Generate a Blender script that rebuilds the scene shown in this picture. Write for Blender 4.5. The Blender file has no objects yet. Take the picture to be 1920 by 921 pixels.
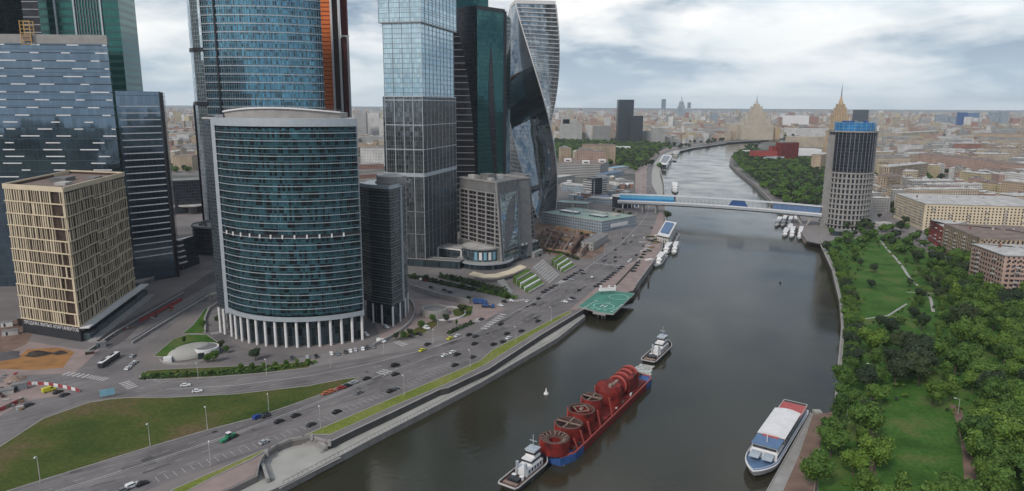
import bpy, bmesh, math, random
from mathutils import Vector, Matrix
from mathutils.geometry import tessellate_polygon

# ------------------------------------------------------------------ camera
sc = bpy.context.scene
FPX, CX, CY, HC = 1300.0, 960.0, 460.5, 135.0
TH, RO = math.atan(263/FPX), math.radians(.33)
_c, _s, _cr, _sr = math.cos(TH), math.sin(TH), math.cos(RO), math.sin(RO)
FW = Vector((0, _c, -_s))
RT = Vector((_cr, _s*_sr, _c*_sr))
UP = Vector((-_sr, _s*_cr, _c*_cr))
cam_d = bpy.data.cameras.new('camera'); cam = bpy.data.objects.new('camera', cam_d)
sc.collection.objects.link(cam)
cam_d.sensor_width = 36; cam_d.lens = FPX/1920*36
cam_d.clip_start = 1; cam_d.clip_end = 90000
_m = Matrix((RT, UP, -FW)).transposed().to_4x4(); _m.translation = (0, 0, HC)
cam.matrix_world = _m
sc.camera = cam

# ------------------------------------------------------------------ world, sun, exposure
SUN_EL, SUN_AZ = math.radians(42), math.radians(215)     # azimuth clockwise from +Y: behind the camera, to the left
w = bpy.data.worlds.new('World'); sc.world = w; w.use_nodes = True
nt = w.node_tree; nt.nodes.clear()
def WN(t, **k):
    n = nt.nodes.new(t)
    for a, b in k.items(): setattr(n, a, b)
    return n
def wl(a, b): nt.links.new(a, b)
def wmath(op, a, b=None):
    n = WN('ShaderNodeMath', operation=op)
    for i, v in enumerate((a, b)):
        if v is None: continue
        if isinstance(v, (int, float)): n.inputs[i].default_value = v
        else: wl(v, n.inputs[i])
    return n.outputs[0]
tc = WN('ShaderNodeTexCoord'); sep = WN('ShaderNodeSeparateXYZ'); wl(tc.outputs['Generated'], sep.inputs[0])
zz = wmath('MAXIMUM', sep.outputs[2], 0.0); den = wmath('ADD', zz, 0.24)
comb = WN('ShaderNodeCombineXYZ'); wl(wmath('DIVIDE', sep.outputs[0], den), comb.inputs[0]); wl(wmath('DIVIDE', sep.outputs[1], den), comb.inputs[1])
def wnoise(scale, detail, rough, off):
    mp = WN('ShaderNodeMapping'); mp.inputs['Location'].default_value = off
    wl(comb.outputs[0], mp.inputs[0])
    n = WN('ShaderNodeTexNoise'); n.inputs['Scale'].default_value = scale; n.inputs['Detail'].default_value = detail
    n.inputs['Roughness'].default_value = rough; n.inputs['Distortion'].default_value = .35
    wl(mp.outputs[0], n.inputs['Vector']); return n.outputs['Fac']
def wramp(fac, pts):
    r = WN('ShaderNodeValToRGB'); wl(fac, r.inputs[0]); cr_ = r.color_ramp
    while len(cr_.elements) < len(pts): cr_.elements.new(.5)
    for e, (p, c) in zip(cr_.elements, pts): e.position = p; e.color = (*c, 1)
    return r.outputs[0]
def wmix(f, a, b):
    m = WN('ShaderNodeMix', data_type='RGBA')
    if isinstance(f, (int, float)): m.inputs[0].default_value = f
    else: wl(f, m.inputs[0])
    for i, v in ((6, a), (7, b)):
        if isinstance(v, tuple): m.inputs[i].default_value = (*v, 1)
        else: wl(v, m.inputs[i])
    return m.outputs[2]
big = wnoise(1.25, 8, .5, (3.1, 1.7, .3)); fine = wnoise(3.6, 7, .5, (7.7, 2.2, .9))
cm = wmath('ADD', wmath('MULTIPLY', big, .68), wmath('MULTIPLY', fine, .32))
clouds = wramp(cm, [(.41, (1.5, 2.2, 3.1)), (.445, (2.7, 3.35, 4.05)), (.48, (4.3, 4.75, 5.2)), (.53, (6.0, 6.15, 6.3)), (.61, (7.9, 7.75, 7.55))])
sky = WN('ShaderNodeTexSky', sky_type='NISHITA'); sky.sun_disc = False
sky.sun_elevation = SUN_EL; sky.sun_rotation = SUN_AZ; sky.altitude = 200; sky.dust_density = 2.0
gap = wramp(wnoise(.75, 5, .5, (1.3, 9.4, .1)), [(.52, (0, 0, 0)), (.68, (.55, .55, .55))])
col = wmix(gap, clouds, sky.outputs[0])
hz = wramp(sep.outputs[2], [(.0, (1, 1, 1)), (.13, (0, 0, 0))])
col = wmix(wmath('MULTIPLY', hz, .8), col, (4.6, 5.35, 5.9))
bgn = WN('ShaderNodeBackground'); wl(col, bgn.inputs[0]); bgn.inputs[1].default_value = .1
out = WN('ShaderNodeOutputWorld'); wl(bgn.outputs[0], out.inputs[0])

sd = bpy.data.lights.new('sun', 'SUN'); sun = bpy.data.objects.new('sun', sd); sc.collection.objects.link(sun)
sd.energy = 1.5; sd.angle = math.radians(11); sd.color = (1, .95, .88)
_sv = Vector((math.sin(SUN_AZ)*math.cos(SUN_EL), math.cos(SUN_AZ)*math.cos(SUN_EL), math.sin(SUN_EL)))
sun.rotation_euler = _sv.to_track_quat('Z', 'Y').to_euler(); sun.location = _sv*500 + Vector((0, 400, 0))
vs = sc.view_settings; vs.view_transform = 'Standard'; vs.look = 'None'; vs.exposure = 0.55; vs.gamma = 1; vs.use_curve_mapping = False
cy = sc.cycles; cy.max_bounces = 6; cy.diffuse_bounces = 2; cy.glossy_bounces = 3; cy.transmission_bounces = 2; cy.volume_bounces = 1
cy.transparent_max_bounces = 8; cy.use_denoising = True; cy.sample_clamp_indirect = 4; cy.caustics_reflective = False; cy.caustics_refractive = False
rnd = random.Random(11)

# ------------------------------------------------------------------ surveying: a sight line meets a level plane
def P(px, py, z=0.0):
    d = FW + RT*((px-CX)/FPX) - UP*((py-CY)/FPX)
    t = (z-HC)/d.z
    return Vector((d.x*t, d.y*t, z))
def proj(v):
    q = Vector(v) - Vector((0, 0, HC)); f = q.dot(FW)
    return CX + FPX*q.dot(RT)/f, CY - FPX*q.dot(UP)/f
def Z(p, py):                       # height of the point above p that shows at row py
    k = (CY-py)/FPX
    return HC - ((UP.x-k*FW.x)*p.x + (UP.y-k*FW.y)*p.y)/(UP.z-k*FW.z)
def PP(pts, z=0.0): return [P(a, b, z) for a, b in pts]

# ------------------------------------------------------------------ materials
MATS = {}
class NM:
    def __init__(s, name):
        s.m = bpy.data.materials.new(name); s.m.use_nodes = True; s.t = s.m.node_tree; s.t.nodes.clear()
        s.b = s.n('ShaderNodeBsdfPrincipled'); o = s.n('ShaderNodeOutputMaterial'); s.l(s.b.outputs[0], o.inputs[0]); s.o = o
        MATS[name] = s.m
    def n(s, t, **k):
        n = s.t.nodes.new(t)
        for a, b in k.items(): setattr(n, a, b)
        return n
    def l(s, a, b): s.t.links.new(a, b)
    def put(s, sock, v):
        if isinstance(v, (int, float)): sock.default_value = v
        elif isinstance(v, tuple): sock.default_value = (*v, 1) if len(v) == 3 and len(sock.default_value) == 4 else v
        else: s.l(v, sock)
    def mth(s, op, a, b=None):
        n = s.n('ShaderNodeMath', operation=op); s.put(n.inputs[0], a)
        if b is not None: s.put(n.inputs[1], b)
        return n.outputs[0]
    def mix(s, f, a, b):
        m = s.n('ShaderNodeMix', data_type='RGBA'); s.put(m.inputs[0], f); s.put(m.inputs[6], a); s.put(m.inputs[7], b); return m.outputs[2]
    def noise(s, scale, detail=4, vec=None, rough=.5):
        n = s.n('ShaderNodeTexNoise'); n.inputs['Scale'].default_value = scale; n.inputs['Detail'].default_value = detail; n.inputs['Roughness'].default_value = rough
        s.l(vec if vec is not None else s.pos(), n.inputs['Vector']); return n.outputs['Fac']
    def pos(s):
        if not hasattr(s, '_p'): s._p = s.n('ShaderNodeNewGeometry').outputs['Position']
        return s._p
    def ramp(s, f, pts):
        r = s.n('ShaderNodeValToRGB'); s.l(f, r.inputs[0]); c = r.color_ramp
        while len(c.elements) < len(pts): c.elements.new(.5)
        for e, (p, v) in zip(c.elements, pts): e.position = p; e.color = (*v, 1) if isinstance(v, tuple) else (v, v, v, 1)
        return r.outputs[0]
    def setp(s, **k):
        nm = dict(col='Base Color', rough='Roughness', metal='Metallic', spec='Specular IOR Level', normal='Normal', coat='Coat Weight')
        for a, v in k.items(): s.put(s.b.inputs[nm[a]], v)
        return s.m
def plain(name, col, rough=.75, metal=0.0, var=.18, scale=.35, spec=.4):
    m = NM(name)
    n = m.noise(scale, 5)
    f = m.ramp(n, [(.3, 1-var), (.7, 1+var*.7)])
    mx = m.n('ShaderNodeMix', data_type='RGBA', blend_type='MULTIPLY'); mx.inputs[0].default_value = 1
    mx.inputs[6].default_value = (*col, 1); m.l(f, mx.inputs[7])
    return m.setp(col=mx.outputs[2], rough=rough, metal=metal, spec=spec)
def facade(name, wall, glass, cw, ch, mx=.2, my=(.3, .85), gmet=.3, grough=.12, wmet=0.0, wrough=.75, var=.5, dark=0.0, jit=.012, wave=0.0, blotch=.12, bump=.25, darkcol=(.012, .014, .018)):
    """cells of cw x ch metres on wall UVs laid out in metres; each cell has a pane, each pane its own blind and tilt"""
    m = NM(name)
    uv = m.n('ShaderNodeUVMap').outputs[0]
    sp = m.n('ShaderNodeSeparateXYZ'); m.l(uv, sp.inputs[0])
    u, v = m.mth('DIVIDE', sp.outputs[0], cw), m.mth('DIVIDE', sp.outputs[1], ch)
    fu, fv = m.mth('FRACT', u), m.mth('FRACT', v)
    a = m.mth('MULTIPLY', m.mth('GREATER_THAN', fu, mx/2), m.mth('LESS_THAN', fu, 1-mx/2))
    b = m.mth('MULTIPLY', m.mth('GREATER_THAN', fv, my[0]), m.mth('LESS_THAN', fv, my[1]))
    mask = m.mth('MULTIPLY', a, b)
    cb = m.n('ShaderNodeCombineXYZ'); m.l(m.mth('FLOOR', u), cb.inputs[0]); m.l(m.mth('FLOOR', v), cb.inputs[1])
    wn = m.n('ShaderNodeTexWhiteNoise', noise_dimensions='3D'); m.l(cb.outputs[0], wn.inputs[0])
    g2 = tuple(min(1, c*(1+var)+.01*var) for c in glass); g1 = tuple(c*(1-var) for c in glass)
    gcol = m.mix(wn.outputs['Value'], g1, g2)
    if dark:
        gcol = m.mix(m.mth('GREATER_THAN', wn.outputs['Value'], 1-dark), gcol, darkcol)
    bl = m.ramp(m.noise(.05, 6), [(.3, 1-blotch), (.7, 1+blotch)])
    wcol = m.n('ShaderNodeMix', data_type='RGBA', blend_type='MULTIPLY'); wcol.inputs[0].default_value = 1
    wcol.inputs[6].default_value = (*wall, 1); m.l(bl, wcol.inputs[7])
    bm_ = m.n('ShaderNodeBump'); bm_.inputs['Strength'].default_value = bump; bm_.inputs['Distance'].default_value = -.3; m.l(mask, bm_.inputs['Height'])
    nrm = bm_.outputs[0]
    if jit:
        vm = m.n('ShaderNodeVectorMath', operation='MULTIPLY_ADD'); m.l(wn.outputs['Color'], vm.inputs[0])
        vm.inputs[1].default_value = (jit,)*3; vm.inputs[2].default_value = (-jit/2,)*3
        va = m.n('ShaderNodeVectorMath', operation='ADD'); m.l(vm.outputs[0], va.inputs[0]); m.l(nrm, va.inputs[1])
        last = va.outputs[0]
        if wave:
            wv = m.n('ShaderNodeTexNoise'); wv.inputs['Scale'].default_value = .035; wv.inputs['Detail'].default_value = 3; m.l(m.pos(), wv.inputs['Vector'])
            v2 = m.n('ShaderNodeVectorMath', operation='MULTIPLY_ADD'); m.l(wv.outputs['Color'], v2.inputs[0]); v2.inputs[1].default_value = (wave,)*3; vc = m.n('ShaderNodeVectorMath', operation='SUBTRACT'); m.l(last, vc.inputs[0]); vc.inputs[1].default_value = (wave*.5,)*3; m.l(vc.outputs[0], v2.inputs[2])
            last = v2.outputs[0]
        vn = m.n('ShaderNodeVectorMath', operation='NORMALIZE'); m.l(last, vn.inputs[0]); nrm = vn.outputs[0]
    return m.setp(col=m.mix(mask, wcol.outputs[2], gcol), rough=m.mth('ADD', wrough, m.mth('MULTIPLY', mask, grough-wrough)),
                  metal=m.mth('ADD', wmet, m.mth('MULTIPLY', mask, gmet-wmet)), normal=nrm)

# ------------------------------------------------------------------ object helpers
COL = sc.collection
def tag(o, label=None, cat=None, group=None, kind=None):
    if label: o['label'] = label
    if cat: o['category'] = cat
    if group: o['group'] = group
    if kind: o['kind'] = kind
    return o
def thing(name, label, cat, loc=(0, 0, 0), rz=0.0, group=None):
    o = bpy.data.objects.new(name, None); COL.objects.link(o); o.location = loc; o.rotation_euler = (0, 0, rz)
    o.empty_display_size = 1
    return tag(o, label, cat, group)
def wloc(o):
    v = Vector(o.location)
    while o.parent: o = o.parent; v = v + Vector(o.location)
    return v
def copy_tree(o, parent=None, depth=9):
    c = o.copy(); COL.objects.link(c); c.parent = parent
    if depth:
        for ch in list(o.children): copy_tree(ch, c, depth-1)
    return c
class B:
    """collects faces with UVs in metres and links them as ONE mesh object"""
    def __init__(s): s.v = []; s.f = []; s.uv = []; s.mi = []
    def face(s, pts, uvs=None, mi=0):
        i = len(s.v); s.v += [tuple(p) for p in pts]; s.f.append(tuple(range(i, i+len(pts))))
        s.uv.append(uvs if uvs else [(p[0], p[1]) for p in pts]); s.mi.append(mi); return s
    def prism(s, poly, z0, z1, top=True, bot=False, mi=0, tmi=None, u0=0.0, vz=None, walls=True):
        poly = [Vector((p[0], p[1])) for p in poly]
        ar = sum(poly[i].x*poly[(i+1) % len(poly)].y - poly[(i+1) % len(poly)].x*poly[i].y for i in range(len(poly)))
        if ar < 0: poly.reverse()
        u = u0; base = z0 if vz is None else vz
        if walls:
            for i in range(len(poly)):
                a, b = poly[i], poly[(i+1) % len(poly)]; L = (b-a).length
                s.face([(a.x, a.y, z0), (b.x, b.y, z0), (b.x, b.y, z1), (a.x, a.y, z1)], [(u, z0-base), (u+L, z0-base), (u+L, z1-base), (u, z1-base)], mi); u += L
        tmi = mi if tmi is None else tmi
        if top: s.cap(poly, z1, tmi)
        if bot: s.cap(poly, z0, tmi, flip=True)
        return s
    def cap(s, poly, z, mi=0, flip=False):
        pts = [Vector((p[0], p[1], 0)) for p in poly]
        if len(pts) <= 4:
            q = [(p.x, p.y, z) for p in (reversed(pts) if flip else pts)]; s.face(q, None, mi); return s
        for t in tessellate_polygon([pts]):
            q = [pts[k] for k in t]
            n = (q[1]-q[0]).cross(q[2]-q[0]).z
            if (n < 0) != flip: q.reverse()
            s.face([(p.x, p.y, z) for p in q], None, mi)
        return s
    def sheet(s, poly, z, mi=0): return s.cap(poly, z, mi)
    def box(s, c, size, rz=0.0, mi=0, tilt=None):
        hx, hy, hz_ = size[0]/2, size[1]/2, size[2]/2
        R_ = Matrix.Rotation(rz, 3, 'Z')
        if tilt is not None: R_ = R_ @ Matrix.Rotation(tilt, 3, 'Y')
        q = [R_ @ Vector((x*hx, y*hy, z*hz_)) + Vector(c) for x in (-1, 1) for y in (-1, 1) for z in (-1, 1)]
        X, Y, Z_ = size
        for ids, (du, dv) in (((0, 4, 5, 1), (X, Z_)), ((6, 2, 3, 7), (X, Z_)), ((2, 0, 1, 3), (Y, Z_)), ((4, 6, 7, 5), (Y, Z_)), ((1, 5, 7, 3), (X, Y)), ((0, 2, 6, 4), (X, Y))):
            s.face([q[k] for k in ids], [(0, 0), (du, 0), (du, dv), (0, dv)], mi)
        return s
    def bar(s, a, b, w, h=None, mi=0):          # a rectangular bar from a to b
        a, b = Vector(a), Vector(b); h = h or w; d = b-a; L = d.length
        if L < 1e-6: return s
        d /= L; side = d.cross(Vector((0, 0, 1)))
        side = Vector((1, 0, 0)) if side.length < 1e-3 else side.normalized()
        up = side.cross(d).normalized()
        q = [p + side*(i*w/2) + up*(j*h/2) for p in (a, b) for i, j in ((-1, -1), (1, -1), (1, 1), (-1, 1))]
        for k in range(4):
            s.face([q[k], q[(k+1) % 4], q[4+(k+1) % 4], q[4+k]], [(0, 0), (w, 0), (w, L), (0, L)], mi)
        s.face([q[3], q[2], q[1], q[0]], None, mi); s.face([q[4], q[5], q[6], q[7]], None, mi); return s
    def path(s, pts, w, h=None, closed=False, mi=0):
        n = len(pts)
        for i in range(n if closed else n-1): s.bar(pts[i], pts[(i+1) % n], w, h, mi)
        return s
    def tube(s, a, b, r0, r1=None, n=10, mi=0, caps=True):
        a, b = Vector(a), Vector(b); r1 = r0 if r1 is None else r1; d = (b-a); L = d.length; d /= L
        e = Vector((1, 0, 0)) if abs(d.z) > .9 else Vector((0, 0, 1)); x = d.cross(e).normalized(); y = d.cross(x)
        ra = [a + (x*math.cos(t)+y*math.sin(t))*r0 for t in (2*math.pi*k/n for k in range(n))]
        rb = [b + (x*math.cos(t)+y*math.sin(t))*r1 for t in (2*math.pi*k/n for k in range(n))]
        for k in range(n):
            j = (k+1) % n; s.face([ra[k], rb[k], rb[j], ra[j]], [(r0*6.28*k/n, 0), (r0*6.28*k/n, L), (r0*6.28*(k+1)/n, L), (r0*6.28*(k+1)/n, 0)], mi)
        if caps: s.face(ra, None, mi); s.face(rb[::-1], None, mi)
        return s
    def rings(s, rr, closed=True, mi=0, capt=True, capb=False, v0=0.0):      # loft equal-count rings, bottom to top
        for a, b in zip(rr, rr[1:]):
            n = len(a); u = 0.0
            for k in range(n if closed else n-1):
                j = (k+1) % n; L = (Vector(a[j])-Vector(a[k])).length
                s.face([a[k], a[j], b[j], b[k]], [(u, a[k][2]-v0), (u+L, a[j][2]-v0), (u+L, b[j][2]-v0), (u, b[k][2]-v0)], mi); u += L
        if capt: s.face(rr[-1], None, mi)
        if capb: s.face(rr[0][::-1], None, mi)
        return s
    def build(s, name, mat, parent=None, org=None, label=None, cat=None, group=None, kind=None, smooth=False, local=False):
        me = bpy.data.meshes.new(name)
        vv = s.v
        if not local:
            if parent is not None: o_ = wloc(parent)
            elif org is not None: o_ = Vector(org)
            elif vv and kind is None:
                o_ = Vector((sum(p[0] for p in vv)/len(vv), sum(p[1] for p in vv)/len(vv), min(p[2] for p in vv)))
            else: o_ = Vector((0, 0, 0))
            vv = [(p[0]-o_.x, p[1]-o_.y, p[2]-o_.z) for p in vv]
        me.from_pydata(vv, [], s.f)
        uvl = me.uv_layers.new(name='UVMap')
        flat = [c for f in s.uv for q in f for c in (q[0], q[1])]
        uvl.data.foreach_set('uv', flat)
        ms = mat if isinstance(mat, (list, tuple)) else [mat]
        for m in ms: me.materials.append(MATS[m] if isinstance(m, str) else m)
        if len(ms) > 1: me.polygons.foreach_set('material_index', s.mi)
        if smooth:
            bm = bmesh.new(); bm.from_mesh(me); bmesh.ops.remove_doubles(bm, verts=bm.verts, dist=1e-4); bm.to_mesh(me); bm.free()
            me.polygons.foreach_set('use_smooth', [True]*len(me.polygons))
        me.update()
        o = bpy.data.objects.new(name, me); COL.objects.link(o)
        if parent is not None: o.parent = parent
        elif not local and vv: o.location = o_
        return tag(o, label, cat, group, kind)
def arc(c, r, a0, a1, n): return [Vector((c[0]+r*math.cos(a0+(a1-a0)*k/n), c[1]+r*math.sin(a0+(a1-a0)*k/n))) for k in range(n+1)]
def arc3(a, b, sag, n):     # arc from a to b bulging sag metres to the right-hand side of a->b
    a, b = Vector((a[0], a[1])), Vector((b[0], b[1])); ch = (b-a); L = ch.length; r = (L*L/4+sag*sag)/(2*abs(sag))
    nrm = Vector((ch.y, -ch.x)).normalized()*(1 if sag > 0 else -1); c = (a+b)/2 - nrm*(r-abs(sag))
    t0 = math.atan2(a.y-c.y, a.x-c.x); t1 = math.atan2(b.y-c.y, b.x-c.x)
    while t1-t0 > math.pi: t1 -= 2*math.pi
    while t1-t0 < -math.pi: t1 += 2*math.pi
    return arc(c, r, t0, t1, n)
def offs(pts, d, closed=False):     # offset an open polyline to its right-hand side
    pts = [Vector((p[0], p[1])) for p in pts]; out_ = []
    n = len(pts)
    for i in range(n):
        a = pts[i-1] if (i or closed) else pts[0]; b = pts[(i+1) % n] if (i < n-1 or closed) else pts[-1]
        t = (b-a).normalized(); out_.append(pts[i] + Vector((t.y, -t.x))*d)
    return out_
def strip(bb, pts, w, z, mi=0):     # flat ribbon along a polyline
    l, r = offs(pts, -w/2), offs(pts, w/2)
    for i in range(len(pts)-1): bb.face([(r[i].x, r[i].y, z), (r[i+1].x, r[i+1].y, z), (l[i+1].x, l[i+1].y, z), (l[i].x, l[i].y, z)], None, mi)
def resample(pts, step):
    pts = [Vector((p[0], p[1])) for p in pts]; out_ = [pts[0].copy()]; acc = 0.0
    for a, b in zip(pts, pts[1:]):
        L = (b-a).length; t = step-acc
        while t <= L: out_.append(a+(b-a)*(t/L)); t += step
        acc = L-(t-step)
    return out_
def inpoly(x, y, poly):
    c = False; j = len(poly)-1
    for i in range(len(poly)):
        xi, yi, xj, yj = poly[i][0], poly[i][1], poly[j][0], poly[j][1]
        if (yi > y) != (yj > y) and x < (xj-xi)*(y-yi)/(yj-yi)+xi: c = not c
        j = i
    return c
ORD = 'first second third fourth fifth sixth seventh eighth ninth tenth eleventh twelfth thirteenth fourteenth fifteenth sixteenth seventeenth eighteenth nineteenth twentieth'.split()
def nth(k):
    if k < 20: return ORD[k]
    t_ = ['twen', 'thir', 'for', 'fif', 'six', 'seven', 'eigh', 'nine'][(k+1)//10-2]
    return t_+'tieth' if (k+1) % 10 == 0 else t_+'ty-'+ORD[(k+1) % 10-1]
# ------------------------------------------------------------------ materials used
plain('asphalt_dark', (.095, .085, .088), .85, var=.2, scale=.08)
plain('paving', (.21, .19, .185), .85, var=.15, scale=.15)
plain('pink_paving', (.27, .205, .19), .9, var=.2, scale=.1)
plain('pale_paving', (.34, .325, .3), .85, var=.14, scale=.12)
plain('brown_earth', (.17, .11, .085), .95, var=.35, scale=.12)
plain('sand', (.30, .145, .05), .95, var=.3, scale=.12)
plain('dark_earth', (.045, .032, .028), .95, var=.3, scale=.3)
plain('concrete', (.30, .285, .275), .8, var=.15, scale=.2)
plain('concrete_dark', (.165, .163, .165), .85, var=.2, scale=.2)
plain('stone_quay', (.24, .225, .215), .85, var=.22, scale=.25)
plain('stone_dark', (.07, .066, .066), .9, var=.2, scale=.2)
plain('white_paint', (.68, .66, .66), .6, var=.08)
plain('road_paint', (.44, .42, .42), .7, var=.3, scale=1.2)
plain('kerb', (.3, .28, .27), .8, var=.15)
plain('metal_light', (.44, .48, .52), .4, .35, var=.08)
plain('metal_grey', (.25, .26, .28), .45, .4, var=.12)
plain('metal_dark', (.05, .052, .06), .4, .4, var=.15)
plain('roof_pale', (.42, .40, .385), .7, var=.3, scale=.15)
plain('roof_grey', (.2, .19, .19), .85, var=.3, scale=.15)
plain('roof_brown', (.19, .14, .12), .85, var=.3, scale=.15)
plain('roof_green', (.24, .33, .29), .6, .1, var=.2, scale=.08)
plain('cream', (.60, .50, .36), .65, var=.1, scale=.1)
plain('cream_dark', (.30, .21, .125), .8, var=.25, scale=.2)
plain('window_dark', (.03, .03, .036), .12, .2, var=.5, scale=.25, spec=.8)
plain('window_brown', (.07, .045, .035), .2, .2, var=.5, scale=.3, spec=.7)
plain('orange_panel', (.80, .20, .045), .45, 0, var=.12)
plain('red_paint', (.17, .014, .010), .7, var=.75, scale=.28)
plain('red_dark', (.16, .016, .014), .7, var=.35, scale=.5)
plain('red_light', (.38, .08, .065), .55, var=.1)
plain('rust', (.09, .05, .042), .85, var=.4, scale=.6)
plain('rust_pale', (.24, .17, .14), .85, var=.3, scale=.6)
plain('blue_paint', (.035, .09, .25), .5, var=.2)
plain('deck_blue', (.10, .17, .30), .6, var=.15)
plain('deck_red', (.42, .09, .085), .65, var=.15)
plain('wood', (.22, .14, .08), .8, var=.2)
plain('hoist_yellow', (.48, .30, .10), .6)
plain('hedge', (.035, .055, .018), .95, var=.5, scale=.5)
plain('red_hoarding', (.34, .05, .055), .7, var=.3, scale=.4)
plain('brick_dull', (.22, .09, .07), .85, var=.2, scale=.2)
plain('brick_red', (.30, .05, .045), .8, var=.2, scale=.2)
plain('black_rubber', (.02, .02, .02), .8)
plain('sign_blue', (.20, .40, .50), .5, var=.1)
plain('bridge_blue', (.12, .38, .60), .5, var=.15)
plain('blue_sheeting', (.03, .20, .48), .5, var=.3, scale=.25)
plain('heli_green', (.055, .20, .15), .7, var=.22, scale=.12)
plain('heli_mark', (.36, .62, .52), .6, var=.15)
plain('bark', (.08, .06, .045), .95)
for k_, c_ in dict(black=(.012, .012, .014), white=(.72, .72, .72), grey=(.16, .165, .175), silver=(.40, .41, .43), yellow=(.62, .58, .04), blue=(.02, .06, .26), red=(.36, .03, .03), orange=(.5, .14, .05), green=(.03, .25, .12), darkgrey=(.04, .042, .05)).items():
    plain('paint_'+k_, c_, .28, .1, var=.04, spec=.6)
def grass_mat(name, c1, c2, c3, s=.02):
    m = NM(name)
    a = m.ramp(m.noise(s, 8, rough=.62), [(.36, c1), (.5, c2), (.62, c3)])
    f = m.ramp(m.noise(.6, 4), [(.3, .75), (.7, 1.2)])
    mx = m.n('ShaderNodeMix', data_type='RGBA', blend_type='MULTIPLY'); mx.inputs[0].default_value = 1; m.l(a, mx.inputs[6]); m.l(f, mx.inputs[7])
    return m.setp(col=mx.outputs[2], rough=.95, spec=.15)
grass_mat('grass_left', (.042, .066, .014), (.068, .085, .02), (.115, .088, .042), .032)
grass_mat('grass_strip', (.13, .16, .03), (.16, .185, .04), (.19, .19, .06), .06)
grass_mat('grass_park', (.032, .078, .013), (.05, .118, .02), (.095, .125, .036), .045)
grass_mat('grass_slope', (.09, .16, .03), (.07, .13, .025), (.10, .15, .05), .1)
def leaf_mat(name, c1, c2):
    m = NM(name)
    g = m.n('ShaderNodeNewGeometry'); oi = m.n('ShaderNodeObjectInfo')
    a = m.mix(g.outputs['Random Per Island'], c1, c2)
    mx = m.n('ShaderNodeMix', data_type='RGBA', blend_type='MULTIPLY'); mx.inputs[0].default_value = 1
    m.l(a, mx.inputs[6]); m.l(m.ramp(oi.outputs['Random'], [(0, (.68, .74, .8)), (.5, (1, 1, 1)), (1, (1.25, 1.15, .9))]), mx.inputs[7])
    return m.setp(col=mx.outputs[2], rough=.7, spec=.25)
leaf_mat('leaves', (.034, .078, .014), (.085, .148, .028))
leaf_mat('leaves_light', (.05, .112, .018), (.12, .19, .034))
leaf_mat('leaves_dark', (.026, .042, .020), (.05, .074, .034))
m = NM('asphalt')          # worn lanes: streaks along the embankment, patches, dark joints
mp = m.n('ShaderNodeMapping', vector_type='TEXTURE'); mp.inputs['Rotation'].default_value = (0, 0, math.radians(41)); mp.inputs['Scale'].default_value = (60, 1.6, 1); m.l(m.pos(), mp.inputs[0])
st = m.ramp(m.noise(1.0, 5, vec=mp.outputs[0]), [(.35, .82), (.65, 1.14)]); pa = m.ramp(m.noise(.045, 7, rough=.6), [(.35, (.125, .113, .115)), (.5, (.165, .15, .15)), (.68, (.2, .18, .176))])
vo = m.n('ShaderNodeTexVoronoi'); vo.inputs['Scale'].default_value = .045; m.l(m.pos(), vo.inputs['Vector'])
mx = m.n('ShaderNodeMix', data_type='RGBA', blend_type='MULTIPLY'); mx.inputs[0].default_value = 1; m.l(pa, mx.inputs[6]); m.l(st, mx.inputs[7])
m2 = m.n('ShaderNodeMix', data_type='RGBA', blend_type='MULTIPLY'); m2.inputs[0].default_value = .35; m.l(mx.outputs[2], m2.inputs[6]); m.l(m.ramp(vo.outputs['Color'], [(.2, .7), (.8, 1.15)]), m2.inputs[7])
m.setp(col=m2.outputs[2], rough=.85, spec=.3)
# water: murky olive body under a smooth, slightly rippled surface
m = NM('water')
n1 = m.noise(.35, 5); n2 = m.noise(.03, 3); n3 = m.noise(.012, 4)
bp = m.n('ShaderNodeBump'); bp.inputs['Strength'].default_value = .16; bp.inputs['Distance'].default_value = .25
m.l(m.mth('ADD', n1, m.mth('MULTIPLY', n2, 2.0)), bp.inputs['Height'])
m.setp(col=m.ramp(n3, [(.35, (.026, .026, .015)), (.65, (.037, .032, .021))]), rough=m.ramp(m.noise(.02, 6, rough=.6), [(.38, .08), (.62, .2)]), spec=.62, normal=bp.outputs[0])
m.b.inputs['IOR'].default_value = 1.33
m = NM('wake')
m.setp(col=m.ramp(m.noise(.9, 6, rough=.7), [(.35, (.10, .10, .085)), (.52, (.42, .43, .40)), (.7, (.62, .62, .6))]), rough=.6)
# land: asphalt-and-yard greys near the river, the mixed cover of a city farther off
m = NM('land')
a = m.ramp(m.noise(.035, 6), [(.3, (.14, .125, .125)), (.55, (.185, .165, .16)), (.75, (.22, .185, .175))])
b = m.ramp(m.noise(.006, 8, rough=.65), [(.40, (.055, .07, .05)), (.5, (.13, .125, .115)), (.6, (.22, .20, .19))])
sp = m.n('ShaderNodeSeparateXYZ'); m.l(m.pos(), sp.inputs[0])
fy = m.mth('MINIMUM', m.mth('MAXIMUM', m.mth('DIVIDE', m.mth('SUBTRACT', sp.outputs[1], 900.0), 500.0), 0.0), 1.0)
m.setp(col=m.mix(fy, a, b), rough=.9, spec=.2)
m = NM('helmet_glass'); m.setp(col=(.05, .07, .08), rough=.08, metal=.3)
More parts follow.
